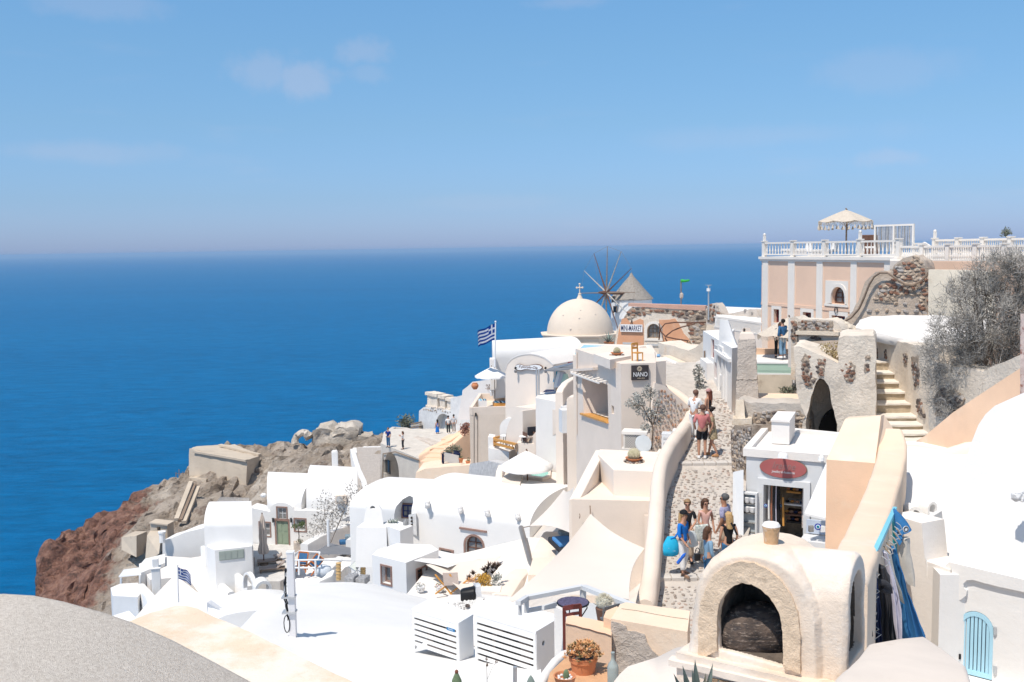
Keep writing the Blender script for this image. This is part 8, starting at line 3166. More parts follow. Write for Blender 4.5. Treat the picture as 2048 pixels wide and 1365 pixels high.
for k in range(9):
 pts=[]
 z0,z1=rn.uniform(.35,.75),rn.uniform(1.05,1.42)
 for i in range(8):
  f_=i/7
  pts.append(p0+V((-.085-.05*math.sin(f_*math.pi)*rn.uniform(.2,1.2)+rn.uniform(-.01,.01),-.04+rn.uniform(-.03,.02),.3+z0+(z1-z0)*f_)))
 put('cable',tube,(pts,rn.uniform(.008,.016),6,),black if k%3 else steel,ut,smooth=60)
put('cable_loop',tube,([p0+V((-.1+.055*math.cos(a_),-.07,.62+.17*math.sin(a_)))for a_ in[k*.5 for k in range(14)]],.010,6,),black,ut,smooth=60)
for z in(.82,1.12):
 put('strap',box,(p0+V((-.05,-.02,z+.02)),(.26,.19,.03),),steel,ut)
rf=thing('sandy_roof','broad pale sandy vault roof in the lower left corner','roof',W(100,1400,4))
pr=[(-900,1560),(-500,1330),(-250,1225),(-120,1197),(0,1189.5),(60,1193),(120,1205),(200,1227),(260,1247.5),(340,1283),(420,1325),(500,1368),(620,1440),(760,1560)]
far=[W(x,y,7.2)for x,y in pr]
back=[W(x,y,7.2)+V((0,0,0))for x,y in pr]
bm=nb()
rows=[[p+V((0,.12,-1.2))for p in far],[p+V((0,.10,-.06))for p in far],[p+V((0,.05,-.012))for p in far]]
for k in range(9):
 rows.append([p+V((-.02*k,-.72*k,-.03*k))for p in far])
loops(bm,rows,caps=False,closed=False)
o_=obj('roof_surface',bm,sandroof,rf,smooth=60)
lg=thing('cream_ledge','weathered flat cream ledge with crumbling edges behind the sandy roof','ledge',W(450,1300,9))
zl=zat(355,1210,10.2)
bm=nb()
flat(bm,[(255,1247),(300,1226),(352,1209),(372,1211),(395,1219),(470,1251),(540,1284),(620,1323),(720,1372),(760,1440),(560,1440),(420,1345),(330,1290)],zl,2.5)
bmesh.ops.triangulate(bm,faces=bm.faces[:])
subdiv(bm,.22,5)
for v in bm.verts:
 v.co+=noise.noise_vector(v.co*2.6)*.018
obj('slab',bm,M('sandy_cream_ledge',(.72,.58,.44),var=.08,scale=1.5,bump=.6,bs=25,bd=.01,blot=[((.60,.43,.28),2.6,.56,.70,.55),((.80,.75,.68),.9,.45,.62,.7),((.50,.36,.24),22,.60,.70,.45)]),lg,smooth=40)
zf=-5.25
bm=nb()
flat(bm,[(1127,1275),(1260,1262),(1262,1216),(1172,1205),(1127,1218)],zf,2)
bm.faces.ensure_lookup_table()
o_=obj('grey_terrace',bm,M('grey_terrace_floor',(.52,.53,.54),var=.1,scale=2,bump=.3),None)
tag(o_,'small grey terrace floor under the round mosaic table','terrace')
o_=put('terrace_kerb',sweepwall,([W(1118,1218,14.8),W(1165,1212,15),W(1215,1224,14.4),W(1245,1236,13.8)],.3,zf-2,.2,),white2,None,smooth=40)
tag(o_,'low white kerb at the back of the small grey terrace','kerb')
gr=thing('grey_railing','grey painted metal railing in front of the large cream sail','railing',W(1165,1200,14.3))
for a_,b_,r_ in(((1036,1207,13.6),(1053,1196,14.2),.075),((1053,1196,14.2),(1166,1174,14.6),.085),((1166,1174,14.6),(1285,1220,12.6),.10),((1086,1216,14),(1112,1208,14.4),.04),((1053,1222,14.2),(1110,1212,14.5),.04)):
 put('rail',bar,(W(*a_),W(*b_),r_,.06,),lightgrey,gr)
for x,y0,y1,YY,w_ in((1053,1197,1225,14.2,.07),(1166,1176,1235,14.6,.09),(1040,1204,1230,13.8,.05)):
 put('post',bar,(W(x,y0,YY),W(x,y1,YY),w_,),lightgrey,gr)
pt=W(1146,1204,12.6)
t_=thing('mosaic_table','round dark purple mosaic table on thin bent iron legs','table',V((pt.x,pt.y,zf)))
bm=nb()
tube(bm,[pt+V((0,0,-.02)),pt],.20,28)
mo=M('purple_mosaic',(.075,.065,.11),rough=.45,var=.5,scale=40,bump=.4,bs=60,col2=(.16,.13,.22),blot=[((.30,.26,.34),60,.6,.66,.7)])
obj('table_top',bm,mo,t_)
put('rim',tube,([pt+V((.205*math.cos(k*.393),.205*math.sin(k*.393),-.012))for k in range(17)],.012,6,),black,t_)
for a_ in(.2,2.3,4.4):
 bm=nb()
 d=V((math.cos(a_),math.sin(a_),0))
 tube(bm,[pt+d*.18+V((0,0,-.02)),pt+d*.19+V((0,0,-.10)),pt+d*.12+V((0,0,-.2)),pt+d*.03+V((0,0,-.3)),V((pt.x,pt.y,zf))+d*.18],.008,6)
 obj('leg',bm,black,t_)
rc=M('red_brown_chair_paint',(.20,.055,.045),rough=.5,var=.15,bump=.15)
t_=thing('red_chair','red brown wooden chair seen from behind at the mosaic table','chair',W(1146,1290,11.9))
for x in(1129,1160):
 put('leg',bar,(W(x,1300,11.9),W(x+(1 if x>1140 else-1),1211 if x>1140 else 1215,11.9),.038,),rc,t_)
for ya,yb,h_ in((1217,1212.5,.06),(1231,1226,.035)):
 bm=nb()
 pa,pm,pb=W(1129,ya,11.9),W(1145,(ya+yb)/2-.5,11.83),W(1161,yb,11.9)
 bar(bm,pa,pm,.025,h_)
 bar(bm,pm,pb,.025,h_)
 obj('back_rail',bm,rc,t_)
put('seat',box,(W(1146,1262,12.1),(.2,.25,.03),),rc,t_)
t_=thing('grey_chair','dark grey metal chair standing beside the white cactus pot','chair',W(1222,1260,12.2))
gcm=M('dark_grey_metal',(.17,.175,.185),rough=.5,bump=.1)
for a_,b_ in(((1207,1245,12.0),(1207,1217,12.0)),((1238,1235,12.6),(1239,1208,12.6)),((1207,1217,12.0),(1238,1209,12.6))):
 put('frame',bar,(W(*a_),W(*b_),.022,),gcm,t_)
put('backrest',solid,([W(1207,1218,12.0),W(1238,1210,12.6),W(1237,1217,12.6),W(1207,1225,12.0)],[p+V((0,.015,0))for p in(W(1207,1218,12.0),W(1238,1210,12.6),W(1237,1217,12.6),W(1207,1225,12.0))],),gcm,t_)
put('seat',box,(W(1224,1240,12.5),(.22,.25,.02),.4,),gcm,t_)
pc=W(1208,1216,13.4)
t_=thing('white_cactus_pot','fuzzy white cactus in a pot behind the dark grey chair','plant',pc)
put('pot',lathe,([(.08,-.25),(.12,0),(.10,.01)],pc,14,),brown_w,t_)
put('cactus',ball,(pc+V((0,0,.07)),(.11,.11,.10),3,),M('white_cactus',(.55,.54,.46),var=.2,scale=30,bump=1,bs=50),t_,smooth=60)
bm=nb()
for k in range(260):
 a_,e_=RD.uniform(0,6.28),RD.uniform(-.1,1.5)
 d=V((math.cos(a_)*math.cos(e_),math.sin(a_)*math.cos(e_),math.sin(e_)))
 bar(bm,pc+V((0,0,.07))+d*.10,pc+V((0,0,.07))+d*.14,.003)
o_=obj('spines',bm,M('cactus_spine',(.72,.66,.52)),t_)
o_['kind']='stuff'
pb=W(936,1205,22)
t_=thing('black_bucket','black plastic tub tipped over on white gravel','bucket',pb)
bm=nb()
bx=[(0,.17),(.05,.20),(.30,.23),(.33,.20)]
loops(bm,[[pb+V((-.16+z,r_*math.cos(a_)*.8,.17+r_*math.sin(a_)*.75+z*.1))for a_ in[math.pi/4+k*math.pi/2+j*.3 for k in range(4)for j in(-1,0,1)]]for z,r_ in bx])
obj('tub',bm,black,t_,smooth=40)
bm=nb()
box(bm,pb+V((.22,.05,.2)),(.12,.35,.4),.2)
subdiv(bm,.1)
rough(bm,.03,6)
obj('wrapping',bm,M('clear_wrap',(.62,.63,.65),rough=.3,bump=.3),t_,smooth=40)
bm=nb()
rn=random.Random(7)
for k in range(420):
 x,y=rn.gauss(950,16),rn.uniform(1203,1228)
 p=W(x,y,21.5-(y-1203)*.03)
 bmesh.ops.create_icosphere(bm,subdivisions=1,radius=rn.uniform(.018,.045),matrix=Matrix.Translation(p))
o_=obj('gravel_heap',bm,M('white_gravel',(.66,.64,.61),var=.25,scale=25,bump=.2),None)
o_['kind']='stuff'
for k,(x,y)in enumerate(((966,1207),(960,1218),(935,1212),(972,1201))):
 o_=stone(None,W(x,y,21),(.09,.07,.05),stone_d,name='dark_rock')
 tag(o_,['dark rock on the gravel heap nearest the larger louvred box top','dark rock low on the gravel heap between the two boxes','dark rock right beside the tipped black tub','farthest dark rock at the upper end of the gravel heap'][k],'rock','dark rocks on the gravel heap')
bm=nb()
A_=[(870,1210,24),(900,1190,26),(960,1188,27),(1040,1195,27)]
B_=[(905,1235,20),(950,1232,19.5),(1000,1200,19.5),(1060,1215,19)]
loops(bm,[[W(*p)for p in A_],[W(*p)for p in B_],[W(x,y+60,Y-1)for x,y,Y in B_]],caps=False,closed=False)
o_=obj('white_ledge',bm,white2,None,smooth=50)
tag(o_,'white ledge carrying the gravel heap behind the louvred boxes','ledge')
zp=zat(1132,1244,11)
pw1=blk('peach_wall','low peach wall with a cracked coping behind the terracotta pot','wall',[(1131,1246),(1223,1271),(1224,1257),(1214,1245),(1146,1231),(1134,1233)],zp,2.2,peach,.05)
f=Fac(WZ(1131,1246,zp),WZ(1223,1271,zp))
cko=put('crack',tube,([f.P(x,y,.004)for x,y in((1132,1249),(1150,1252),(1165,1257),(1178,1259),(1195,1265),(1210,1268),(1222,1273))],.006,5,),brown_w,pw1)
zp=zat(1223,1238,10.7)
pw2=blk('peach_wall','thick peach wall with a patch of bare grey render','wall',[(1222,1238),(1375,1264),(1380,1222),(1252,1205),(1240,1209)],zp,2.2,peachpale,.05)
blk('peach_shoulder','rounded peach shoulder at the left end of the thick peach wall','wall',[(1207,1235),(1222,1240),(1242,1222),(1234,1213),(1212,1222)],zp-.03,2.2,peach,.10)
f=Fac(WZ(1222,1238,zp),WZ(1375,1264,zp))
bm=nb()
f.poly(bm,[f.uz(x,y)for x,y in((1223,1243),(1240,1246),(1252,1252),(1256,1262),(1272,1262),(1290,1268),(1296,1288),(1306,1302),(1318,1312),(1322,1330),(1310,1380),(1223,1380))],-.02,.018)
bmesh.ops.triangulate(bm,faces=bm.faces[:])
subdiv(bm,.05,4)
for v in bm.verts:
 v.co+=noise.noise_vector(v.co*14)*.009
obj('bare_render',bm,stucco,pw2,smooth=40)
f_=f
put('crack',tube,([WZ(x,y,zp+.002)for x,y in((1243,1218),(1275,1222),(1310,1229),(1345,1235),(1376,1239))],.004,5,),timber,pw2)
bm=nb()
A_=[(1205,1440,7.0),(1226,1366,7.4),(1240,1348,7.6),(1256,1333,7.8),(1285,1324,7.9),(1314,1315,8.0),(1352,1296,8.1),(1380,1290,8.1)]
loops(bm,[[W(x,y,Y)+V((0,.25,-.5))for x,y,Y in A_],[W(x,y,Y)for x,y,Y in A_],[W(x+8,y+60,Y-.8)for x,y,Y in A_],[W(x+10,y+260,Y-2.2)for x,y,Y in A_]],caps=False,closed=False)
o_=obj('cream_ramp',bm,cream2,None,smooth=60)
tag(o_,'smooth cream ramp curving down in front of the bare grey render','ramp')
o_=put('curved_kerb',sweepwall,([W(1068,1400,8.6),W(1078,1370,9),W(1092,1342,9.4),(W(1110,1318,9.8)),W(1130,1302,10),W(1150,1298,10.2)],.09,-5.5,.6,),white2,None,smooth=50)
tag(o_,'curved white planter kerb left of the terracotta pot','kerb')
o_=put('planter_floor',flat,([(1085,1400),(1100,1345),(1135,1312),(1225,1330),(1230,1400)],zat(1150,1362,8.6),.6,),M('orange_clay_floor',(.62,.36,.20),var=.15,scale=6,bump=.5),None)
tag(o_,'orange clay planter floor under the pots','planter')
pp=W(1167,1356,8.8)
t_=thing('terracotta_pot','large terracotta pot overflowing with an orange tipped succulent','flower pot',pp)
k_=8.8/FPX
put('pot',lathe,([(21*k_,0),(23*k_,8*k_),(27*k_,36*k_),(29.5*k_,38*k_),(30*k_,47*k_),(31*k_,48*k_),(27*k_,49*k_),(25*k_,40*k_)],pp,40,),terra,t_,smooth=35)
put('saucer',lathe,([(20*k_,-.02),(26*k_,-.012),(27*k_,.012),(25*k_,.012)],pp,32,),terra,t_)
put('soil',lathe,([(.001,43*k_),(26*k_,43*k_),(.001,44*k_)],pp,20,),stone_d,t_)
rn=random.Random(14)
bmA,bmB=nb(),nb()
for k in range(170):
 a_=rn.uniform(0,6.28)
 r_=rn.random()**.6*40*k_
 c_=pp+V((math.cos(a_)*r_,math.sin(a_)*r_*.8,(50+22*(1-(r_/(42*k_))**2)+rn.uniform(-6,8))*k_-.012))
 blades(bmA if rn.random()<.7 else bmB,c_,9,rn.uniform(.030,.045),.0048,rn,.15,.3)
obj('orange_rosettes',bmA,succ,t_)
obj('foliage',bmB,M('olive_succulent',(.14,.13,.06),var=.4,bump=0,col2=(.34,.28,.14)),t_)
pb=W(1226,1370,8.2)
t_=thing('glass_bottle','dusty grey green glass bottle in front of the bare render','bottle',pb)
k_=8.2/FPX
put('body',lathe,([(.001,0),(11.5*k_,.004),(11.8*k_,38*k_),(10*k_,44*k_),(4.6*k_,52*k_),(3.6*k_,57*k_),(3.4*k_,66*k_),(4.1*k_,67*k_),(4*k_,70*k_),(2.8*k_,70*k_)],pb,20,),M('dusty_glass',(.36,.40,.38),rough=.3,var=.15,scale=12,bump=.1,spec=.6),t_,smooth=40)
pb=W(1130,1378,8.0)
k_=8.0/FPX
t_=thing('cactus_pot','shallow terracotta bowl with one green cactus pad and white stones','flower pot',pb)
put('bowl',lathe,([(15*k_,0),(23*k_,27*k_),(24*k_,29*k_),(21*k_,29*k_),(18*k_,22*k_)],pb,28,),terra,t_,smooth=35)
put('cactus_pad',ball,(pb+V((.01,-.01,30*k_)),(6.5*k_,4*k_,13*k_),3,),M('grey_green_cactus',(.17,.23,.13),var=.2,scale=20,bump=.5,bs=60),t_,smooth=60)
for k in range(9):
 a_=k*.7
 stone(t_,pb+V((math.cos(a_)*13*k_,math.sin(a_)*13*k_,25*k_)),(.018,.018,.014),M('white_pebble',(.74,.72,.70),bump=.1))
for k,(x,y,YY,hh,lb)in enumerate(((914,1385,7,46,'pointed cactus tip with a brown bud at the bottom picture edge'),(1062,1392,7.2,44,'grey cactus pad peeping up beside the larger louvred box'))):
 pb=W(x,y,YY)
 k_=YY/FPX
 t_=thing('cactus',lb,'cactus',pb)
 put('pad',lathe,([(4*k_,0),(11*k_,12*k_),(10*k_,26*k_),(5*k_,38*k_),(1*k_,hh*k_)],pb,14,1,.6,),MATS['grey_green_cactus']if k==0 else agave,t_,smooth=60)
 if k==0:
  put('bud',ball,(pb+V((0,0,(hh-2)*k_)),(4*k_,3*k_,5*k_),2,),M('red_brown_bud',(.22,.08,.05),bump=.2),t_)
o_=put('steel_pipe',tube,([W(1030,1420,9),W(1030,1334,9)],4.3*9/FPX,12,),steel,None,smooth=60)
tag(o_,'cut off steel pipe standing in front of the larger louvred box','pipe')
t_=thing('dried_stalk','thin dry flower stalk in front of the larger louvred box','plant',W(975,1420,8.5))
bm=nb()
tube(bm,[W(975,1420,8.5),W(974,1350,8.5),W(973,1318,8.5)],.003,5)
tube(bm,[W(974,1360,8.5),W(985,1335,8.5),W(993,1325,8.5)],.002,5)
obj('stalk',bm,twig,t_)
bm=nb()
for x,y in((973,1318),(993,1324),(974,1330)):
 leaves(bm,W(x,y,8.5),(.012,.012,.014),26,.012,RD)
obj('dry_flower',bm,M('dried_brown_flower',(.26,.15,.11)),t_)
pa=W(1398,1420,5.7)
t_=thing('agave','spiky grey agave with brown tips at the foot of the plaster hood','plant',pa)
for x,y,w_ in((1365,1331,8),(1390,1319,9),(1426,1326,7),(1347,1347,7),(1384,1337,5),(1412,1346,7),(1372,1362,8),(1440,1356,6)):
 tip=W(x,y,5.75+(x-1390)*.002)
 base=W(1398+(x-1398)*.35,1420,5.7)
 mid=base.lerp(tip,.5)
 d=(tip-base).normalized()
 s=d.cross(FW).normalized()
 k_=w_*5.7/FPX
 bm=nb()
 nrm=s.cross(d)*k_*.5
 vs=[bm.verts.new(q)for q in(base-s*k_*.7,base+s*k_*.7,mid+s*k_,mid+nrm,mid-s*k_,tip)]
 for ix in((0,1,2,3),(0,3,4),(2,5,3),(3,5,4)):
  bm.faces.new([vs[i]for i in ix])
 bmesh.ops.solidify(bm,geom=bm.faces[:],thickness=.006)
 obj('leaf',bm,agave,t_)
# arched plaster hood in the foreground
Yh=6.5
hd=thing('arched_hood','large rounded plaster chimney hood with two arched openings and a clay stub on top','chimney',W(1520,1340,6.5))
P0,P1=W(1374,1300,6.62),W(1650,1352,6.12)
fh=Fac(P0,P1)
def U(px,py):
 return fh.uz(px,py)
prof=[(1364,1330),(1374,1275),(1382,1215),(1387,1180),(1396,1150),(1411,1127),(1432,1111),(1460,1103),(1495,1100),(1530,1106),(1560,1118),(1590,1140),(1615,1170),(1632,1205),(1641,1250),(1644,1370)]
pz=[U(x,y)for x,y in prof]
bm=nb()
prev=[]
for off,sc2 in((-.0,.90),(-.04,.975),(-.12,1.0),(-.42,1.0),(-.55,.97),(-.62,.90)):
 uc_,zc_=U(1515,1230)
 prev.append([fh.at(uc_+(u-uc_)*sc2,zc_+(z-zc_)*(sc2 if z>zc_ else 1),off)for u,z in pz])
loops(bm,prev)
body=obj('hood',bm,M('hood_plaster',(.80,.665,.54),var=.08,scale=1.6,bump=.7,bs=60,bd=.008,blot=[((.80,.72,.64),1.5,.46,.62,.85),((.52,.38,.27),5,.60,.74,.55)]),hd)
def boolop(o,ob_bm,op):
 me=bpy.data.meshes.new('tool')
 bmesh.ops.recalc_face_normals(ob_bm,faces=ob_bm.faces)
 ob_bm.to_mesh(me)
 ob_bm.free()
 co=bpy.data.objects.new('tool',me)
 COL.objects.link(co)
 co.location=o.parent.location*0 if o.parent else(0,0,0)
 md=o.modifiers.new('b','BOOLEAN')
 md.operation,md.object,md.solver=op,co,'EXACT'
 to_mesh_eval(o)
 bpy.data.objects.remove(co)
fu,fn=fh.u,fh.n
cS=fh.P(1676,1240,-.30)
c_side=fh.at(U(1640,1230)[0],0,-.30)
def side_ring(off,r_,zt_,zb_):
 out_=[]
 for k in range(17):
  a_=math.pi*k/16
  out_.append(V((c_side.x,c_side.y,0))+fu*off+fn*(-r_*math.cos(a_))+V((0,0,zt_-r_*1.25+r_*1.25*math.sin(a_))))
 lo=out_[-1].copy()
 return[V((out_[0].x,out_[0].y,zb_))]+out_+[V((lo.x,lo.y,zb_))]
zS1=W(1682,1112,6.3).z
zB=W(1660,1345,6.2).z-.25
bm=nb()
loops(bm,[side_ring(-.35,.24,zS1,zB),side_ring(.13,.25,zS1+.01,zB),side_ring(.16,.235,zS1-.01,zB)])
boolop(body,bm,'UNION')
ap=[(1436,1300),(1436,1262),(1437,1222),(1444,1198),(1456,1180),(1470,1170),(1487,1165),(1505,1168),(1524,1178),(1542,1195),(1556,1216),(1565,1240),(1568,1270),(1568,1335)]
bm=nb()
fh.poly(bm,[U(x,y)for x,y in ap],-.53,.4)
boolop(body,bm,'DIFFERENCE')
bm=nb()
loops(bm,[side_ring(-.30,.185,zS1-.11,W(1680,1300,6.2).z-.09),side_ring(.5,.185,zS1-.11,W(1680,1300,6.2).z-.09)])
boolop(body,bm,'DIFFERENCE')
rm=body.modifiers.new('r','REMESH')
rm.mode,rm.voxel_size='VOXEL',.011
to_mesh_eval(body)
me=body.data
smv=[v.co.copy()for v in me.vertices]
for v in me.vertices:
 p=v.co
 v.co=p+noise.noise_vector(p*4)*.009+noise.noise_vector(p*22)*.0018+noise.noise_vector(p*70)*.0012
me.shade_smooth()
me.materials.append(M('dark_inner_plaster',(.085,.065,.052),rough=.95,var=.4,scale=6,bump=.8,bs=30,col2=(.22,.175,.14)))  # much darker plaster for the inner faces of both openings
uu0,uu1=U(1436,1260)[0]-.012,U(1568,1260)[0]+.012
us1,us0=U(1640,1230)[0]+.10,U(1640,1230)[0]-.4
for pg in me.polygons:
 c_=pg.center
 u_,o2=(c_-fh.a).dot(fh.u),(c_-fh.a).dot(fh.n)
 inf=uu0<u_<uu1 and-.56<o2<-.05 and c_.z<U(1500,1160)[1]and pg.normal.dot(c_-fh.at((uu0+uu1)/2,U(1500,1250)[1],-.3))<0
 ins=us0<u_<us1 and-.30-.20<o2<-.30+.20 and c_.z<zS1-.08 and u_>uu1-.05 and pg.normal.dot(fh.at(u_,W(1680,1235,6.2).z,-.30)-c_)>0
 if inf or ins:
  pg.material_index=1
bm=nb()
outer=[(1398,1320),(1399,1250),(1403,1206),(1415,1172),(1432,1146),(1454,1130),(1480,1122),(1508,1124),(1536,1136),(1562,1158),(1584,1190),(1597,1225),(1602,1270),(1602,1345)]
ua,uo=[U(*p)for p in ap],[U(*p)for p in outer]
loops(bm,[[fh.at(*ua[i],-.06),fh.at(*ua[i],.022),fh.at(*uo[i],.022),fh.at(*uo[i],-.06)]for i in range(len(ap))])
subdiv(bm,.03,4)
for v in bm.verts:
 v.co+=noise.noise_vector(v.co*24)*.006+noise.noise_vector(v.co*60)*.003
obj('arch_ring',bm,M('rough_ring_plaster',(.80,.62,.45),var=.14,scale=6,bump=1.,bs=40,bd=.015,blot=[((.48,.36,.25),9,.56,.7,.6)]),hd,smooth=50)
tp=fh.P(1542,1083,-.22)
k_=6.55/FPX
bm=nb()
lathe(bm,[(14*k_,-.03),(14.5*k_,3*k_),(17*k_,27*k_),(18.5*k_,31*k_),(16*k_,36*k_),(8*k_,38*k_),(.001,38*k_)],tp,24)
for v in bm.verts:
 v.co+=noise.noise_vector(v.co*30)*.003
so_=obj('clay_stub',bm,M('clay_stub_plaster',(.70,.44,.24),var=.15,scale=8,bump=.8,bs=40,blot=[((.80,.74,.68),9,.5,.62,.6)]),hd,smooth=50)
put('white_cap',lathe,([(17.8*k_,31*k_),(18.6*k_,33*k_),(15*k_,38.5*k_),(.001,40*k_)],tp,24,),white2,hd,smooth=50)
rk=fh.P(1506,1258,-.24)
bm=nb()
ball(bm,rk+V((.02,.02,-.03)),(.27,.20,.205),4)
for v in bm.verts:
 v.co+=noise.noise_vector(v.co*5)*.022+noise.noise_vector(v.co*14)*.008
o_=obj('dark_boulder',bm,M('striped_dark_boulder',(.05,.042,.04),rough=.8,var=.4,scale=7,bump=.8,bs=30,col2=(.17,.125,.10),blot=[((.40,.32,.26),16,.54,.64,.8),((.03,.03,.035),9,.5,.62,.7)],streak=5),None,smooth=60)
tag(o_,'dark banded boulder lying inside the arched plaster hood','boulder')
bm=nb()
s0,s1,s2,s3=[fh.P(x,y,o2)for x,y,o2 in((1352,1306,.10),(1700,1385,.10),(1760,1330,-.55),(1400,1270,-.65))]
zt_=(s0.z+s1.z)/2
solid(bm,[p+V((0,0,-1.6))for p in(s0,s1,s2,s3)],[s0,s1,s2,s3])
subdiv(bm,.06,6)
for v in bm.verts:
 v.co+=noise.noise_vector(v.co*6)*.010+noise.noise_vector(v.co*25)*.003
obj('plinth',bm,MATS['hood_plaster'],hd,smooth=50)
bm=nb()
fh.poly(bm,[U(x,y)for x,y in((1352,1306),(1440,1326),(1560,1352),(1650,1372),(1650,1382),(1545,1362),(1440,1338),(1352,1318))],.06,.13)
subdiv(bm,.05,4)
for v in bm.verts:
 v.co+=noise.noise_vector(v.co*9)*.007
obj('sill',bm,cream2,hd,smooth=50)
put('dark_bark_panel',fh.poly,([U(x,y)for x,y in((1436,1345),(1550,1366),(1620,1380),(1620,1440),(1436,1440))],.06,.115,),M('rough_brown_panel',(.30,.19,.11),var=.35,scale=20,bump=1.,bs=40,bd=.03,col2=(.50,.36,.24)),hd)
bm=nb()
ol=[(1655,1376,4.75),(1690,1338,5.05),(1716,1313,5.35),(1735,1288,5.75),(1794,1278,6.0),(1851,1272.5,6.1),(1893,1301,5.6),(1934,1331,5.15),(1944,1362,4.8),(1955,1430,4.4),(1660,1450,4.2)]
tops=[W(*a_)for a_ in ol]
cr3=[W(1683,1358,4.80),W(1740,1334,5.08),W(1788,1311,5.38),(W(1820,1290,5.75))]
for p in cr3:
 p.z+=.02
vt=[bm.verts.new(p)for p in tops]
vb=[bm.verts.new(p+V((0,0,-1.6)))for p in tops]
vc=[bm.verts.new(p)for p in cr3]
n=len(vt)
for i in range(n):
 face(bm,(vt[i],vt[(i+1)%n],vb[(i+1)%n],vb[i]))
for ix in((0,1,'c0'),(1,2,'c1','c0'),(2,3,'c2','c1'),(3,4,'c3','c2'),(4,5,'c3'),(5,6,'c3'),(6,7,'c2','c3'),(7,8,'c1','c2'),(8,9,'c0','c1'),(9,10,'c0'),(10,0,'c0')):
 face(bm,[vc[int(i[1])]if isinstance(i,str)else vt[i]for i in ix])
bmesh.ops.recalc_face_normals(bm,faces=bm.faces)
bevel(bm,.03,3,20)
o_=obj('corner_parapet',bm,M('smooth_cream_parapet',(.72,.63,.55),var=.06,scale=2,bump=.3,bs=40,bd=.006,blot=[((.55,.42,.33),2.2,.58,.76,.5)]),None,smooth=50)
tag(o_,'broad smooth cream parapet in the lower right corner below the clothes','wall')
o_['label']='broad smooth cream parapet just below the hanging clothes'
# clothes hanging on the parapet
ra,rb_=W(1790,1018,12.9),W(1742,1122,9.9)
rk_=thing('clothes_rack','turquoise painted wooden rack with hooks fixed to the pale parapet','rack',W(1765,1150,11))
put('top_bar',bar,(ra,rb_,.05,.055,),M('light_turquoise_wood',(.22,.58,.70),rough=.6,var=.12,bump=.2),rk_)
tq=M('turquoise_wood',(.035,.40,.47),rough=.6,var=.15,scale=8,bump=.2)
for(x,ya,yb,YY)in((1788,1030,1110,12.6),(1749,1106,1140,10.3),(1740,1120,1160,9.9)):
 put('upright',bar,(W(x,ya,YY),W(x+2,yb,YY),.07,.03,),tq,rk_)
for k in range(9):
 t2=.15+.09*k
 p=rb_.lerp(ra,t2)+V((.05,-.05,-.04))
 put('hook',tube,([p,p+V((.04,-.03,-.03)),p+V((.06,-.04,-.08)),p+V((.03,-.03,-.10))],.006,6,),steel,rk_)
for k in range(6):
 p=W(1768+k*5,1093-k*7,11+k*.25)
 o_=put('clothes_peg',bar,(p,p+V((.07,.0,-.09)),.022,.012,),M('peg_wood',(.52,.36,.22),bump=.1),None)
 tag(o_,['lowest','second lowest','third lowest','third highest','second highest','highest'][k]+' wooden clothes peg on the turquoise rack','clothes peg','wooden pegs on the turquoise rack')
def garment(name,label,L_,R_,Y,mat,cat,depth=.10,folds=5,amp=.035,seed=0):
 """cloth hanging between a left and a right edge line (both read top to bottom), closed body with vertical folds"""
 n=len(L_)
 nu=18
 bm=nb()
 rows=[]
 for i in range(n):
  a_,b_=W(*L_[i],Y),W(*R_[i],Y)
  fr,bk=[],[]
  for k in range(nu+1):
   u=k/nu
   w_=amp*(i/(n-1))*math.sin(u*folds*2*math.pi+seed)+.3*amp*math.sin(u*11+seed*2+i)
   bul=depth*math.sin(math.pi*u)**.6*.5
   p=a_.lerp(b_,u)
   fr.append(p+V((0,-bul+w_,0)))
   bk.append(p+V((0,bul+w_*.5,0)))
  rows.append(fr+bk[::-1])
 fine=[]
 for r0,r1 in zip(rows,rows[1:]):
  for k in range(4):
   fine.append([p.lerp(q,k/4)for p,q in zip(r0,r1)])
 fine.append(rows[-1])
 loops(bm,fine)
 for v in bm.verts:
  v.co+=noise.noise_vector(v.co*7+V((seed,0,0)))*.012
 bmesh.ops.remove_doubles(bm,verts=bm.verts,dist=.0008)
 o_=obj(name,bm,mat,None,smooth=70)
 tag(o_,label,cat)
 return o_
bluem=M('mid_blue_cloth',(.035,.16,.36),rough=.9,var=.15,scale=4,bump=.3,bs=120,bd=.003)
garment('blue_dress','long blue cotton dress flaring out at the end of the rack',[(1780,1096),(1784,1120),(1791,1150),(1797,1185),(1800,1225),(1799,1276)],[(1790,1094),(1797,1118),(1805,1146),(1814,1180),(1831,1222),(1852,1274)],11.6,bluem,'dress',.16,3,.05,1)
garment('grey_shirt','pale grey shirt hanging against the blue dress',[(1773,1105),(1776,1125),(1784,1150),(1795,1180),(1800,1200)],[(1780,1103),(1784,1122),(1792,1150),(1803,1182),(1806,1208)],11.2,M('pale_grey_shirt',(.42,.43,.42),bump=.2),'shirt',.1,2,.02,2)
garment('lilac_shirt','pale lilac t shirt hanging beside the charcoal jacket',[(1766,1105),(1774,1140),(1780,1180),(1784,1225),(1790,1278)],[(1773,1104),(1784,1140),(1795,1180),(1804,1222),(1801,1278)],10.8,lilac,'shirt',.12,2,.03,3)
garment('charcoal_jacket','charcoal jacket with a thick rolled collar on the rack',[(1755,1134),(1752,1160),(1758,1190),(1760,1230),(1759,1284)],[(1768,1132),(1779,1152),(1782,1185),(1785,1230),(1791,1280)],10.3,M('charcoal_jersey',(.045,.045,.052),rough=.95,var=.2,scale=6,bump=.4,bs=90,bd=.004),'jacket',.16,3,.04,4)
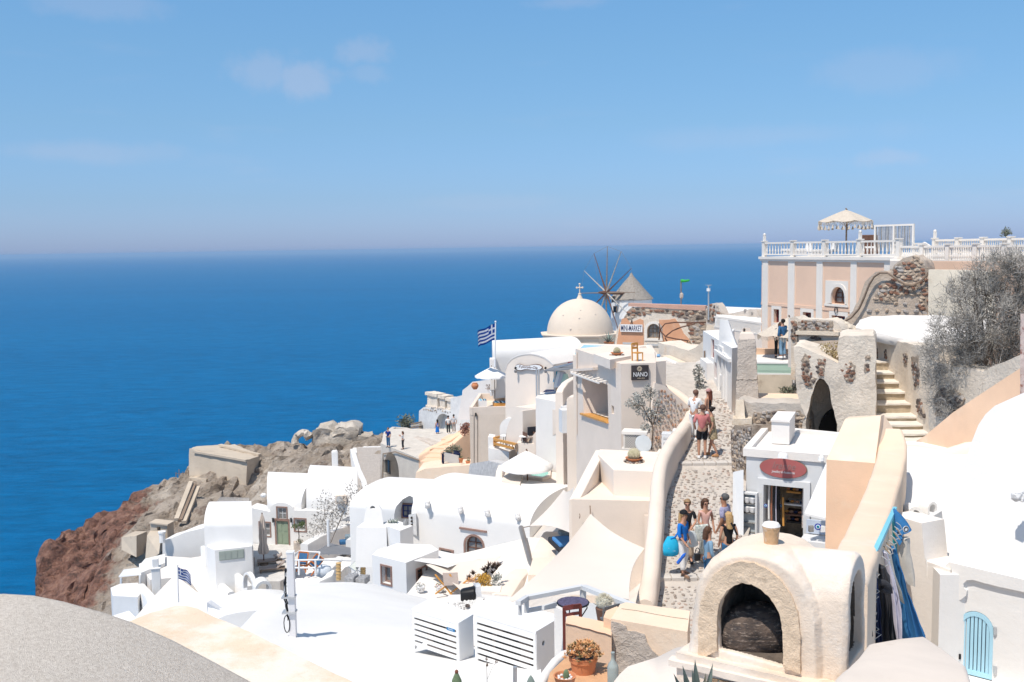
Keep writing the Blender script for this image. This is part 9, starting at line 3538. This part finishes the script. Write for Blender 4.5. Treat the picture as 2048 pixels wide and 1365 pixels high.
o_=put('rolled_collar',tube,([W(1751,1172,10.1),W(1757,1164,10.0),W(1768,1166,10.0),W(1777,1174,10.05),W(1780,1184,10.1),W(1773,1182,10.05),(W(1764,1176,10.05))],.035,8,),MATS['charcoal_jersey'],None,smooth=60)
o_.parent=[o for o in COL.objects if o.name=='charcoal_jacket'][0]
garment('navy_trousers','dark navy trousers hanging nearest the black straps',[(1742,1150),(1741,1180),(1742,1220),(1744,1292)],[(1754,1140),(1757,1180),(1760,1225),(1761,1290)],9.9,navy,'trousers',.10,2,.03,5)
for k,(x0,y0,x1,y1)in enumerate(((1722,1175,1726,1262),(1727,1180,1741,1272))):
 o_=put('black_strap',bar,(W(x0,y0,9.2),W(x1,y1,9.3),.045,.02,),black,None)
 tag(o_,['vertical black strap with a violet tip left of the clothes','slanting black strap crossing beside the vertical one'][k],'strap')
 if k==0:
  o_['label']='vertical black strap with a violet tip next to the plaster hood'
  e_=put('violet_tip',bar,(W(1722,1171,9.2),W(1722,1175,9.2),.047,.022,),M('violet_cloth',(.10,.04,.22),bump=0),o_)
t_=thing('wire_hangers','cluster of thin metal wire hangers between straps and trousers','hangers',W(1745,1260,9.6))
rn=random.Random(8)
for k in range(9):
 bm=nb()
 x,y=1741+rn.uniform(-4,6),1142+k*15
 a_=W(x,y,9.7)
 tube(bm,[a_,a_+V((.05+rn.uniform(0,.04),-.03,-.02-rn.uniform(0,.06))),a_+V((rn.uniform(-.05,.02),-.02,-.12)),a_+V((.04,-.03,-.16))],.004,5)
 obj('wire',bm,steel,t_)
garment('tote_bag','cream canvas tote bag hanging behind the blue cap',[(1800,1078),(1797,1110),(1802,1140),(1808,1166)],[(1818,1076),(1822,1110),(1828,1140),(1830,1172)],12.3,M('natural_canvas',(.58,.54,.48),bump=.3),'bag',.12,1,.02,6)
cp=W(1799,1040,12.4)
t_=thing('baseball_cap','blue baseball cap with a round pale badge hanging on the rack','cap',cp)
bm=nb()
Ls=[]
ax_=(W(1812,1070,12.35)-W(1786,1016,12.45)).normalized()
s_=ax_.cross(V((0,1,0))).normalized()
for k in range(9):
 t2=k/8
 c_=W(1788,1018,12.45).lerp(W(1810,1064,12.35),t2)
 r_=.095*math.sin(max(.06,min(1,t2*1.05))*math.pi/2)**.8
 Ls.append([c_+s_*math.cos(a_)*r_*.9+V((0,1,0))*math.sin(a_)*r_*.75 for a_ in[i*math.pi/9 for i in range(18)]])
loops(bm,Ls)
obj('crown',bm,bluem,t_,smooth=60)
bm=nb()
q=[W(1794,1055,12.3),W(1806,1062,12.25),W(1804,1084,12.2),W(1799,1092,12.2),W(1793,1080,12.25),W(1791,1062,12.3)]
solid(bm,q,[p+V((0,.015,0))for p in q])
obj('brim',bm,bluem,t_)
bm=nb()
bp_=W(1811.5,1059,12.2)
nv=V((.25,-.95,.1)).normalized()
tube(bm,[bp_,bp_+nv*.006],.042,20)
bd2=obj('badge',bm,whitepaint,t_)
bm=nb()
for rr in(.034,.024):
 e1_=nv.orthogonal().normalized()
 e2_=nv.cross(e1_)
 tube(bm,[bp_+nv*.008+(e1_*math.cos(a_)+e2_*math.sin(a_))*rr for a_ in[i*.45 for i in range(15)]],.003,5)
obj('badge_ring',bm,darkcl,bd2)
# people
def skin_obj(name,verts,edges,mat,parent,sub=1,root=0):
 me=bpy.data.meshes.new(name)
 me.from_pydata([v[0]for v in verts],edges,[])
 o=bpy.data.objects.new(name,me)
 COL.objects.link(o)
 o.modifiers.new('s','SKIN').use_smooth_shade=True
 if not me.skin_vertices:
  raise RuntimeError('no skin layer')
 for i,v in enumerate(verts):
  r=v[1]
  me.skin_vertices[0].data[i].radius=r if isinstance(r,tuple)else(r,r)
  me.skin_vertices[0].data[i].use_root=i==root
 if sub:
  o.modifiers.new('u','SUBSURF').levels=sub
  o.modifiers['u'].render_levels=sub
 SK.append((o,mat))
 o.parent=parent
 o.matrix_parent_inverse=Matrix.Identity(4)
 return o
SK=[]
SKIN=M('fair_skin',(.50,.27,.18),rough=.6,var=.06,bump=.05)  # even base skin tone used for most figures
SKIN2=M('tanned_skin',(.36,.18,.11),rough=.6,var=.06,bump=.05)
def person(label,p,yaw,h=1.7,pose=None,skin=None,top=None,sleeve=.45,bottom=None,blen=1.0,dress=None,hair=None,hlong=0,cap=None,glasses=False,shoe=None,lean=0,female=True,detail=True,group=None,bun=False):
 """standing figure: skinned body, clothes as children. Local axes: x to its right, y forward."""
 s=h/1.75
 t_=thing('person',label,'person',p,group)
 t_.rotation_euler=(0,0,yaw)
 t_.scale=(1,1,1)
 J=dict(pel=(0,0,.95),sp=(0,.0,1.13),ch=(0,.01,1.31),nb=(0,0,1.44),jaw=(0,.025,1.555),sk=(0,.01,1.645),cr=(0,-.005,1.71))
 for sd,n in((1,'r'),(-1,'l')):
  sw_=.165 if female else.19
  J['s'+n]=(sd*sw_,0,1.40)
  J['e'+n]=(sd*(sw_+.07),-.03,1.13)
  J['w'+n]=(sd*(sw_+.06),.08,.90)
  J['h'+n]=(sd*.095,0,.90)
  J['k'+n]=(sd*.10,.02,.49)
  J['a'+n]=(sd*.10,-.03,.085)
  J['t'+n]=(sd*.12,.13,.03)
 J.update(pose or{})
 up_=('sp','ch','nb','jaw','sk','cr','sr','sl','er','el','wr','wl')
 for k in J:
  v=V(J[k])
  if lean and k in up_:
   d=v-V((0,0,.95))
   f_=lean*min(1,d.z/.45 if d.z>0 else 0)
   v=V((0,0,.95))+Matrix.Rotation(-f_,3,'X')@d
  J[k]=v*s
 q=.85 if female else 1.0
 vs=[(J['pel'],.115*s),(J['sp'],.098*q*s),(J['ch'],.118*q*s),(J['nb'],.055*s),(J['jaw'],.066*s),(J['sk'],.092*s),(J['cr'],.062*s)]
 es=[(0,1),(1,2),(2,3),(3,4),(4,5),(5,6)]
 fwd=(J['jaw']-J['sk']).normalized()
 vs.append((J['sk'].lerp(J['jaw'],.45)+V((0,.098*s,0)),.013*s))
 es.append((5,7))
 for n in 'rl':
  b=len(vs)
  hd=(J['w'+n]-J['e'+n]).normalized()
  palm=J['w'+n]+hd*.075*s
  vs+=[(J['s'+n],.058*q*s),(J['e'+n],.042*q*s),(J['w'+n],.029*s),(palm,.032*s)]
  es+=[(2,b),(b,b+1),(b+1,b+2),(b+2,b+3)]
  if detail:
   sdv=hd.orthogonal().normalized()
   thn=hd.cross(sdv)
   for k in range(4):
    f0=palm+hd*(.035*s)+sdv*((k-1.5)*.017*s)
    f1=f0+hd*((.035,.045,.042,.03)[k]*s)+thn*(.012*s)
    i0=len(vs)
    vs+=[(f0,.0085*s),(f1,.0075*s)]
    es+=[(b+3,i0),(i0,i0+1)]
   i0=len(vs)
   th=J['w'+n]+hd*.04*s+sdv*.035*s
   vs+=[(th,.010*s),(th+hd*.03*s+sdv*.008*s,.008*s)]
   es+=[(b+2,i0),(i0,i0+1)]
  b=len(vs)
  vs+=[(J['h'+n],.092*s),(J['k'+n],.055*s),(J['k'+n].lerp(J['a'+n],.3),.056*s),(J['a'+n],.036*s),(J['t'+n],.034*s)]
  es+=[(0,b),(b,b+1),(b+1,b+2),(b+2,b+3),(b+3,b+4)]
 skin_obj('body',vs,es,skin or SKIN,t_)
 if top:
  tv=[(J['pel']-V((0,0,.07*s)),.138*s),(J['sp'],.118*q*s),(J['ch'],.137*q*s),(J['nb']-V((0,0,.035*s)),.070*s)]
  te=[(0,1),(1,2),(2,3)]
  for n in 'rl':
   b=len(tv)
   if sleeve>0:
    tv.append((J['s'+n],.074*q*s))
    te.append((2,b))
    if sleeve<=1:
     tv.append((J['s'+n].lerp(J['e'+n],sleeve*1.3),.064*q*s))
     te.append((b,b+1))
    else:
     tv+=[(J['e'+n],.056*s),(J['e'+n].lerp(J['w'+n],sleeve-1),.046*s)]
     te+=[(b,b+1),(b+1,b+2)]
  skin_obj('top',tv,te,top,t_)
 if bottom:
  bv=[(J['pel']+V((0,0,.03*s)),.132*s)]
  be=[]
  for n in 'rl':
   b=len(bv)
   bv.append((J['h'+n]-V((0,0,.02*s)),.108*s))
   be.append((0,b))
   if blen<=.5:
    bv.append((J['h'+n].lerp(J['k'+n],blen*2),.092*s))
    be.append((b,b+1))
   else:
    bv+=[(J['k'+n],.080*s),(J['k'+n].lerp(J['a'+n],(blen-.5)*2),.082*s)]
    be+=[(b,b+1),(b+1,b+2)]
  skin_obj('trousers' if blen>.5 else 'shorts',bv,be,bottom,t_)
 if dress:
  bm=nb()
  hem=dress[1]*s
  Ls=[]
  for z,r in((1.38,.115),(1.28,.135),(1.12,.112),(.98,.140),(.88,.165),((dress[1]+.88)/2,.19),(dress[1],.22)):
   c_=J['pel'].lerp(J['ch'],(z-.95)/.36)if z>.95 else V((J['pel'].x,J['pel'].y,0))
   Ls.append([V((c_.x+r*s*math.cos(a_)*(1+.05*math.sin(a_*7)),c_.y+r*s*.78*math.sin(a_)*(1+.05*math.cos(a_*6)),z*s))for a_ in[i*math.pi/12 for i in range(24)]])
  loops(bm,Ls)
  o_=obj('dress',bm,dress[0],None,smooth=60)
  o_.parent=t_
  o_.location=(0,0,0)
 def child(name,bm,mat,smooth=60):
  o_=obj(name,bm,mat,None,smooth=smooth)
  o_.parent=t_
  o_.location=(0,0,0)
  return o_
 hc=J['sk']
 if hair:
  bm=nb()
  ball(bm,hc+V((0,-.022*s,.030*s)),(.100*s,.108*s,.098*s),3)
  for v in bm.verts:
   if v.co.y>hc.y+.03*s and v.co.z<hc.z+.045*s:
    v.co.y=hc.y+.02*s
   v.co+=noise.noise_vector(v.co*30+p)*.012
  if bun:
   ball(bm,hc+V((0,-.13*s,.06*s)),.05*s,2)
  if hlong:
   Ls=[]
   for k in range(7):
    f_=k/6
    c_=hc+V((0,(-.085-.02*f_)*s,(.03-hlong*f_)*s))
    wx,wy=(.105+.012*math.sin(f_*3)-.03*f_)*s,(.055+.01*f_)*s
    Ls.append([c_+V((wx*math.cos(a_),wy*math.sin(a_),0))for a_ in[i*math.pi/6 for i in range(12)]])
   loops(bm,Ls)
   for v in bm.verts:
    v.co+=noise.noise_vector(v.co*18+p)*.010
  child('hair',bm,hair)
 if cap:
  bm=nb()
  ball(bm,hc+V((0,-.012*s,.035*s)),(.108*s,.115*s,.10*s),3)
  bmesh.ops.bisect_plane(bm,geom=bm.verts[:]+bm.edges[:]+bm.faces[:],plane_co=hc+V((0,0,.03*s)),plane_no=(0,0,-1),clear_outer=True)
  es_=[e for e in bm.edges if e.is_boundary]
  bmesh.ops.contextual_create(bm,geom=es_)
  c_=child('cap',bm,cap)
  bm=nb()
  q_=[hc+V((.085*s*math.cos(a_),(.075+.11*math.sin(a_))*s,.035*s-.02*s*math.sin(a_)))for a_ in[i*math.pi/8 for i in range(9)]]
  solid(bm,q_,[v+V((0,0,.010*s))for v in q_])
  b_=obj('cap_brim',bm,cap,None)
  b_.parent=t_
  b_.location=(0,0,0)
 if glasses:
  bm=nb()
  for sx_ in(-1,1):
   ball(bm,J['sk'].lerp(J['jaw'],.15)+V((sx_*.037*s,.088*s,.0)),(.030*s,.012*s,.022*s),2)
   bar(bm,J['sk'].lerp(J['jaw'],.15)+V((sx_*.066*s,.08*s,.005)),J['sk'].lerp(J['jaw'],.1)+V((sx_*.095*s,-.02*s,.01)),.008)
  bar(bm,J['sk'].lerp(J['jaw'],.15)+V((-.03*s,.093*s,.004)),J['sk'].lerp(J['jaw'],.15)+V((.03*s,.093*s,.004)),.008)
  child('sunglasses',bm,black)
 else:
  for sx_ in(-1,1):
   bm=nb()
   ball(bm,J['sk'].lerp(J['jaw'],.2)+V((sx_*.034*s,.083*s,0)),(.014*s,.008*s,.008*s),1)
   child('eye',bm,black)
 bm=nb()
 ball(bm,J['jaw']+V((0,.062*s,-.008*s)),(.022*s,.008*s,.006*s),1)
 child('mouth',bm,M('lip',(.34,.10,.08),bump=0))
 if shoe:
  for n in 'rl':
   bm=nb()
   a_,b_=J['a'+n],J['t'+n]
   Ls=[]
   for f_,w_,hh in((-.35,.030,.05),(-.2,.040,.09),(.25,.044,.085),(.7,.05,.06),(1.1,.048,.05),(1.4,.03,.03)):
    c_=V((a_.x+(b_.x-a_.x)*f_,a_.y+(b_.y-a_.y)*f_,0))
    Ls.append([c_+V((w_*s*x,0,z*s))for x,z in((-1,.0),(-1,hh*.6),(-.6,hh),(.6,hh),(1,hh*.6),(1,.0))])
   loops(bm,Ls)
   base_z=min(a_.z-.085*s,b_.z-.03*s)
   for v in bm.verts:
    v.co.z+=base_z
   child('shoe',bm,shoe,40)
 return t_,J
def onlane(px,Y,top_y=None):
 x=W(px,900,Y).x
 return V((x,Y,street_z(Y)+.02))
hb=M('brown_hair',(.10,.05,.03),rough=.6,var=.3,scale=30,bump=.4,bs=80,bd=.004)
hblack=M('dark_hair',(.02,.014,.012),rough=.55,var=.3,scale=30,bump=.4,bs=80,bd=.004)
hblond=M('blond_hair',(.50,.33,.16),rough=.6,var=.3,scale=30,bump=.4,bs=80,bd=.004)
hsand=M('sandy_hair',(.30,.19,.10),rough=.6,var=.3,scale=30,bump=.4,bs=80,bd=.004)
hgrey=M('grey_hair',(.10,.10,.10),rough=.6,var=.4,scale=30,bump=.4,bs=80,bd=.004)
hshort=M('cropped_brown_hair',(.16,.085,.06),rough=.7,var=.3,bump=.2)
pinkt=M('salmon_pink_cloth',(.58,.20,.19),rough=.9,var=.08,bump=.2,bs=50)
wht=M('white_cotton',(.78,.77,.76),rough=.9,var=.05,bump=.2,bs=40)
beige=M('beige_cotton',(.52,.40,.30),rough=.9,var=.08,bump=.2,bs=40)
khakip=M('khaki_print_cloth',(.34,.25,.14),rough=.9,var=.3,scale=14,bump=.2,col2=(.50,.40,.26),blot=[((.16,.13,.08),16,.56,.64,.8)])
blk_=M('black_cotton',(.014,.014,.017),rough=.9,var=.2,bump=.15)
cob_b=M('bright_blue_cotton',(.012,.16,.55),rough=.85,var=.12,scale=9,bump=.3,bs=60)
tealbag=M('cyan_bag_cloth',(.02,.42,.68),rough=.7,var=.1,scale=6,bump=.2,blot=[((.62,.78,.82),7,.60,.66,.9)])
lav=M('lavender_print',(.30,.29,.46),rough=.9,var=.35,scale=26,bump=.2,col2=(.45,.44,.60))
ldenim=M('light_denim',(.20,.33,.46),rough=.9,var=.12,scale=9,bump=.25)
blush=M('blush_cloth',(.66,.40,.34),rough=.9,var=.06,bump=.15)
printm=M('green_print_tote',(.60,.62,.58),rough=.9,var=.3,scale=20,bump=.1,blot=[((.12,.28,.24),22,.55,.62,.9)])
PI=math.pi
p1_=onlane(1366,24.42)
pw_,J=person('woman in a bright blue knotted blouse, white trousers and black cap carrying a cyan bag',p1_,-2.35,1.66,dict(er=(.24,.05,1.12),wr=(.20,.22,.93),el=(-.22,-.04,1.13),wl=(-.20,.06,.93),jaw=(0,.05,1.55),sk=(0,.035,1.64),kr=(.10,.06,.49),ar=(.11,.08,.085),tr=(.13,.24,.03),al=(-.10,-.08,.085),tl=(-.12,.07,.03)),top=cob_b,sleeve=1.35,bottom=wht,blen=.92,hair=hblond,hlong=.30,cap=blk_,shoe=M('sandal_brown',(.24,.15,.10),bump=.1))
bg_=thing('shoulder_bag','big cyan cloth bag with white marks hanging behind the blue blouse','bag',W(1341,1112,24.3))
bm=nb()
c_=W(1342,1093,24.35)
Ls=[]
for z,wx,wy in((-.25,.10,.06),(-.22,.17,.10),(-.10,.215,.13),(.05,.20,.12),(.17,.15,.08),(.24,.10,.05)):
 Ls.append([c_+V((wx*math.cos(a_)+.04*z,wy*math.sin(a_),z))for a_ in[i*PI/8 for i in range(16)]])
loops(bm,Ls)
for v in bm.verts:
 v.co+=noise.noise_vector(v.co*8)*.025
obj('pouch',bm,tealbag,bg_,smooth=60)
put('strap',tube,([c_+V((-.02,-.05,.2)),W(1350,1075,24.3),W(1358,1062,24.3),W(1361,1064,24.5)],.022,6,),cob_b,bg_,smooth=60)
t_=thing('water_bottle','blue plastic water bottle held beside the white trousers','bottle',W(1360,1120,24.1))
bm=nb()
a_,b_=W(1355,1127,24.1),W(1371,1107,24.0)
d=(b_-a_)
Ls=[]
for f_,r_ in((0,.03),(.02,.042),(.4,.042),(.55,.034),(.62,.042),(.85,.038),(.93,.018),(1,.018)):
 e1_=d.normalized().orthogonal().normalized()
 e2_=d.normalized().cross(e1_)
 Ls.append([a_+d*f_+(e1_*math.cos(q2)+e2_*math.sin(q2))*r_ for q2 in[i*PI/6 for i in range(12)]])
loops(bm,Ls)
obj('body',bm,M('blue_plastic',(.02,.14,.62),rough=.25,bump=0,spec=.5),t_,smooth=50)
person('woman with short sandy hair and sunglasses in a black t shirt and beige trousers',onlane(1375,25.15),PI-.15,1.66,dict(er=(.23,.06,1.14),wr=(.10,.26,1.06),el=(-.23,.04,1.14),wl=(-.12,.24,1.04),jaw=(0,.055,1.545),sk=(0,.04,1.635)),top=blk_,sleeve=.6,bottom=beige,blen=.95,hair=hsand,hlong=.10,glasses=True,shoe=darkcl)
t_=thing('plastic_bag','clear pale plastic shopping bag held in front of the black t shirt','bag',W(1385,1075,24.8))
bm=nb()
c_=W(1384,1078,24.75)
loops(bm,[[c_+V((wx*math.cos(a_),.05*math.sin(a_),z))for a_ in[i*PI/6 for i in range(12)]]for z,wx in((-.20,.11),(-.16,.15),(.0,.15),(.12,.12),(.2,.06))])
for v in bm.verts:
 v.co+=noise.noise_vector(v.co*12)*.03
obj('pouch',bm,M('clear_plastic',(.62,.68,.70),rough=.3,var=.1,bump=.3,blot=[((.25,.6,.55),6,.6,.68,.7)]),t_,smooth=60)
person('woman in a blush pink top and sunglasses with long light brown hair',onlane(1411,25.25),PI+.25,1.62,dict(er=(.22,.02,1.12),wr=(.14,.2,1.0)),top=blush,sleeve=.15,bottom=printm,blen=.9,hair=hb,hlong=.22,glasses=True,shoe=beige)
t_=thing('print_tote','pale tote bag with a green leaf print in front of the blush pink top','bag',W(1405,1085,24.95))
bm=nb()
c_=W(1404,1066,24.95)
box(bm,c_,(.34,.10,.42),.2)
subdiv(bm,.12,2)
bevel(bm,.02)
rough(bm,.015,6)
obj('pouch',bm,printm,t_,smooth=50)
person('woman with brown hair in a light denim jacket turned to the right',onlane(1417,23.7),-1.35,1.64,dict(er=(.22,.0,1.12),wr=(.20,.12,.92),el=(-.22,.02,1.12),wl=(-.20,.1,.92)),top=ldenim,sleeve=1.8,bottom=denim,blen=.95,hair=hb,hlong=.24,shoe=wht)
[o for o in COL.objects if o.get('label','').startswith('woman with brown hair in a light denim')][0]['label']='woman with brown hair in a light denim jacket half hidden by the plaster hood'
t_=thing('black_handbag','small black handbag with a loop strap beside the denim jacket','bag',W(1394,1120,23.6))
bm=nb()
box(bm,W(1395,1115,23.6),(.15,.08,.17),.2)
bevel(bm,.02)
obj('pouch',bm,black,t_)
bm=nb()
c_=W(1395,1106,23.6)
tube(bm,[c_+V((.055*math.cos(a_),0,.12*math.sin(a_)))for a_ in[i*PI/8 for i in range(9)]],.010,6)
obj('strap',bm,black,t_,smooth=60)
person('grey haired man in a lavender patterned shirt seen from behind',onlane(1450,25.2),1.0,1.76,dict(jaw=(-.02,.03,1.55)),skin=SKIN2,top=lav,sleeve=.7,bottom=beige,blen=.45,hair=hgrey,glasses=True,shoe=darkcl,female=False)
person('blonde woman seen from behind with a black strap over her shoulder',onlane(1458,24.25),.15,1.66,None,top=blk_,sleeve=.1,bottom=denim,blen=.9,hair=hblond,hlong=.34,shoe=wht)
o_=put('shoulder_strap',tube,([W(1462,1046,24.0),W(1468,1056,23.95),W(1474,1070,24.0)],.025,6,),black,None)
o_.parent=[o for o in COL.objects if o.get('label','').startswith('blonde woman')][0]
o_.matrix_parent_inverse=(Matrix.Translation(o_.parent.location)@Matrix.Rotation(.15,4,'Z')).inverted()
person('man in a salmon pink t shirt and black shorts seen from behind',onlane(1404,32.8),-.12,1.79,dict(er=(.25,.06,1.14),wr=(.16,.24,1.04),jaw=(.03,.03,1.55),sk=(.025,.02,1.64),cr=(.02,0,1.71),el=(-.26,-.04,1.14),wl=(-.22,.12,1.0)),top=pinkt,sleeve=.75,bottom=blk_,blen=.40,hair=hshort,shoe=wht,female=False)
person('dark haired woman in a short khaki print dress leaning towards the pink shirt',onlane(1426,33.0),1.25,1.66,dict(kr=(.10,.08,.49),ar=(.10,.16,.085),tr=(.11,.3,.03),al=(-.08,-.16,.10),tl=(-.09,-.02,.03)),top=khakip,sleeve=.5,dress=(khakip,.62),hair=hblack,bun=True,lean=.12,shoe=M('tan_sandal',(.42,.22,.10),bump=.1))
person('man in a white shirt and white trousers leaning on the lane wall',onlane(1388,34.7),-.75,1.78,dict(er=(.26,.12,1.16),wr=(.10,.32,1.10),el=(-.26,.06,1.15),wl=(-.06,.30,1.08),jaw=(0,.07,1.54),sk=(0,.05,1.63)),top=wht,sleeve=.75,bottom=wht,blen=.95,hair=hshort,shoe=wht,female=False,lean=.12)
person('woman in a black tank top with long auburn hair and a pink cap',onlane(1417,35.2),.7,1.66,dict(er=(.21,.05,1.13),wr=(.17,.2,1.0)),top=blk_,sleeve=0,bottom=wht,blen=.3,hair=M('auburn_hair',(.16,.05,.03),rough=.6,var=.3,scale=30,bump=.4),hlong=.32,cap=M('pink_cap_cloth',(.50,.28,.26),var=.3,scale=20,bump=.1),shoe=wht)
person('person in jeans and a blue jacket half hidden under the fringed umbrella',W(1565,716,44.5),.5,1.74,dict(er=(.26,.1,1.2),wr=(.1,.25,1.05)),top=denim,sleeve=1.6,bottom=ldenim,blen=.95,hair=hblack,shoe=wht,female=False,detail=False)
person('person in black leaning over beside the jeans under the fringed umbrella',W(1556,716,44.8),-.6,1.68,None,top=blk_,sleeve=1.4,bottom=blk_,blen=.95,hair=hb,hlong=.2,lean=.5,detail=False,shoe=blk_)
person('man in a dark blue t shirt at the edge of the viewpoint terrace',WZ(777,895,zv),PI-.5,1.78,dict(er=(.2,.15,1.2),wr=(.02,.28,1.24)),top=M('navy_tee',(.012,.035,.20),bump=.1),sleeve=.6,bottom=denim,blen=.95,hair=hshort,female=False,detail=False,shoe=darkcl)
person('woman in a white top taking a photo on the viewpoint terrace',WZ(806,899,zv),1.4,1.6,dict(er=(.2,.2,1.3),wr=(.05,.34,1.38),el=(-.2,.2,1.3),wl=(-.05,.34,1.38)),top=wht,sleeve=.4,bottom=darkcl,blen=.9,hair=hb,hlong=.2,detail=False,shoe=darkcl)
person('woman in a pale top and blue skirt walking towards the roughcast house',W(875,873,94),.6,1.62,None,top=blush,sleeve=.15,dress=(cob_b,.45),hair=hblack,hlong=.25,detail=False,shoe=darkcl)
person('man in a white t shirt standing by the roughcast doorway',W(897,868,94),.3,1.76,None,top=wht,sleeve=.6,bottom=darkcl,blen=.95,hair=hblack,female=False,detail=False,shoe=wht)
person('man in a grey t shirt with a shoulder bag beside the white t shirt',W(908,866,93.5),.1,1.76,None,top=M('grey_tee',(.50,.50,.52),bump=.1),sleeve=.6,bottom=taupe,blen=.95,hair=hblack,female=False,detail=False,shoe=wht)
bpy.context.view_layer.update()
dg=bpy.context.evaluated_depsgraph_get()
baked=[(o,m_,bpy.data.meshes.new_from_object(o.evaluated_get(dg)))for o,m_ in SK]
for o,m_,me in baked:
 o.modifiers.clear()
 o.data=me
 me.materials.clear()
 me.materials.append(m_)
 me.shade_smooth()
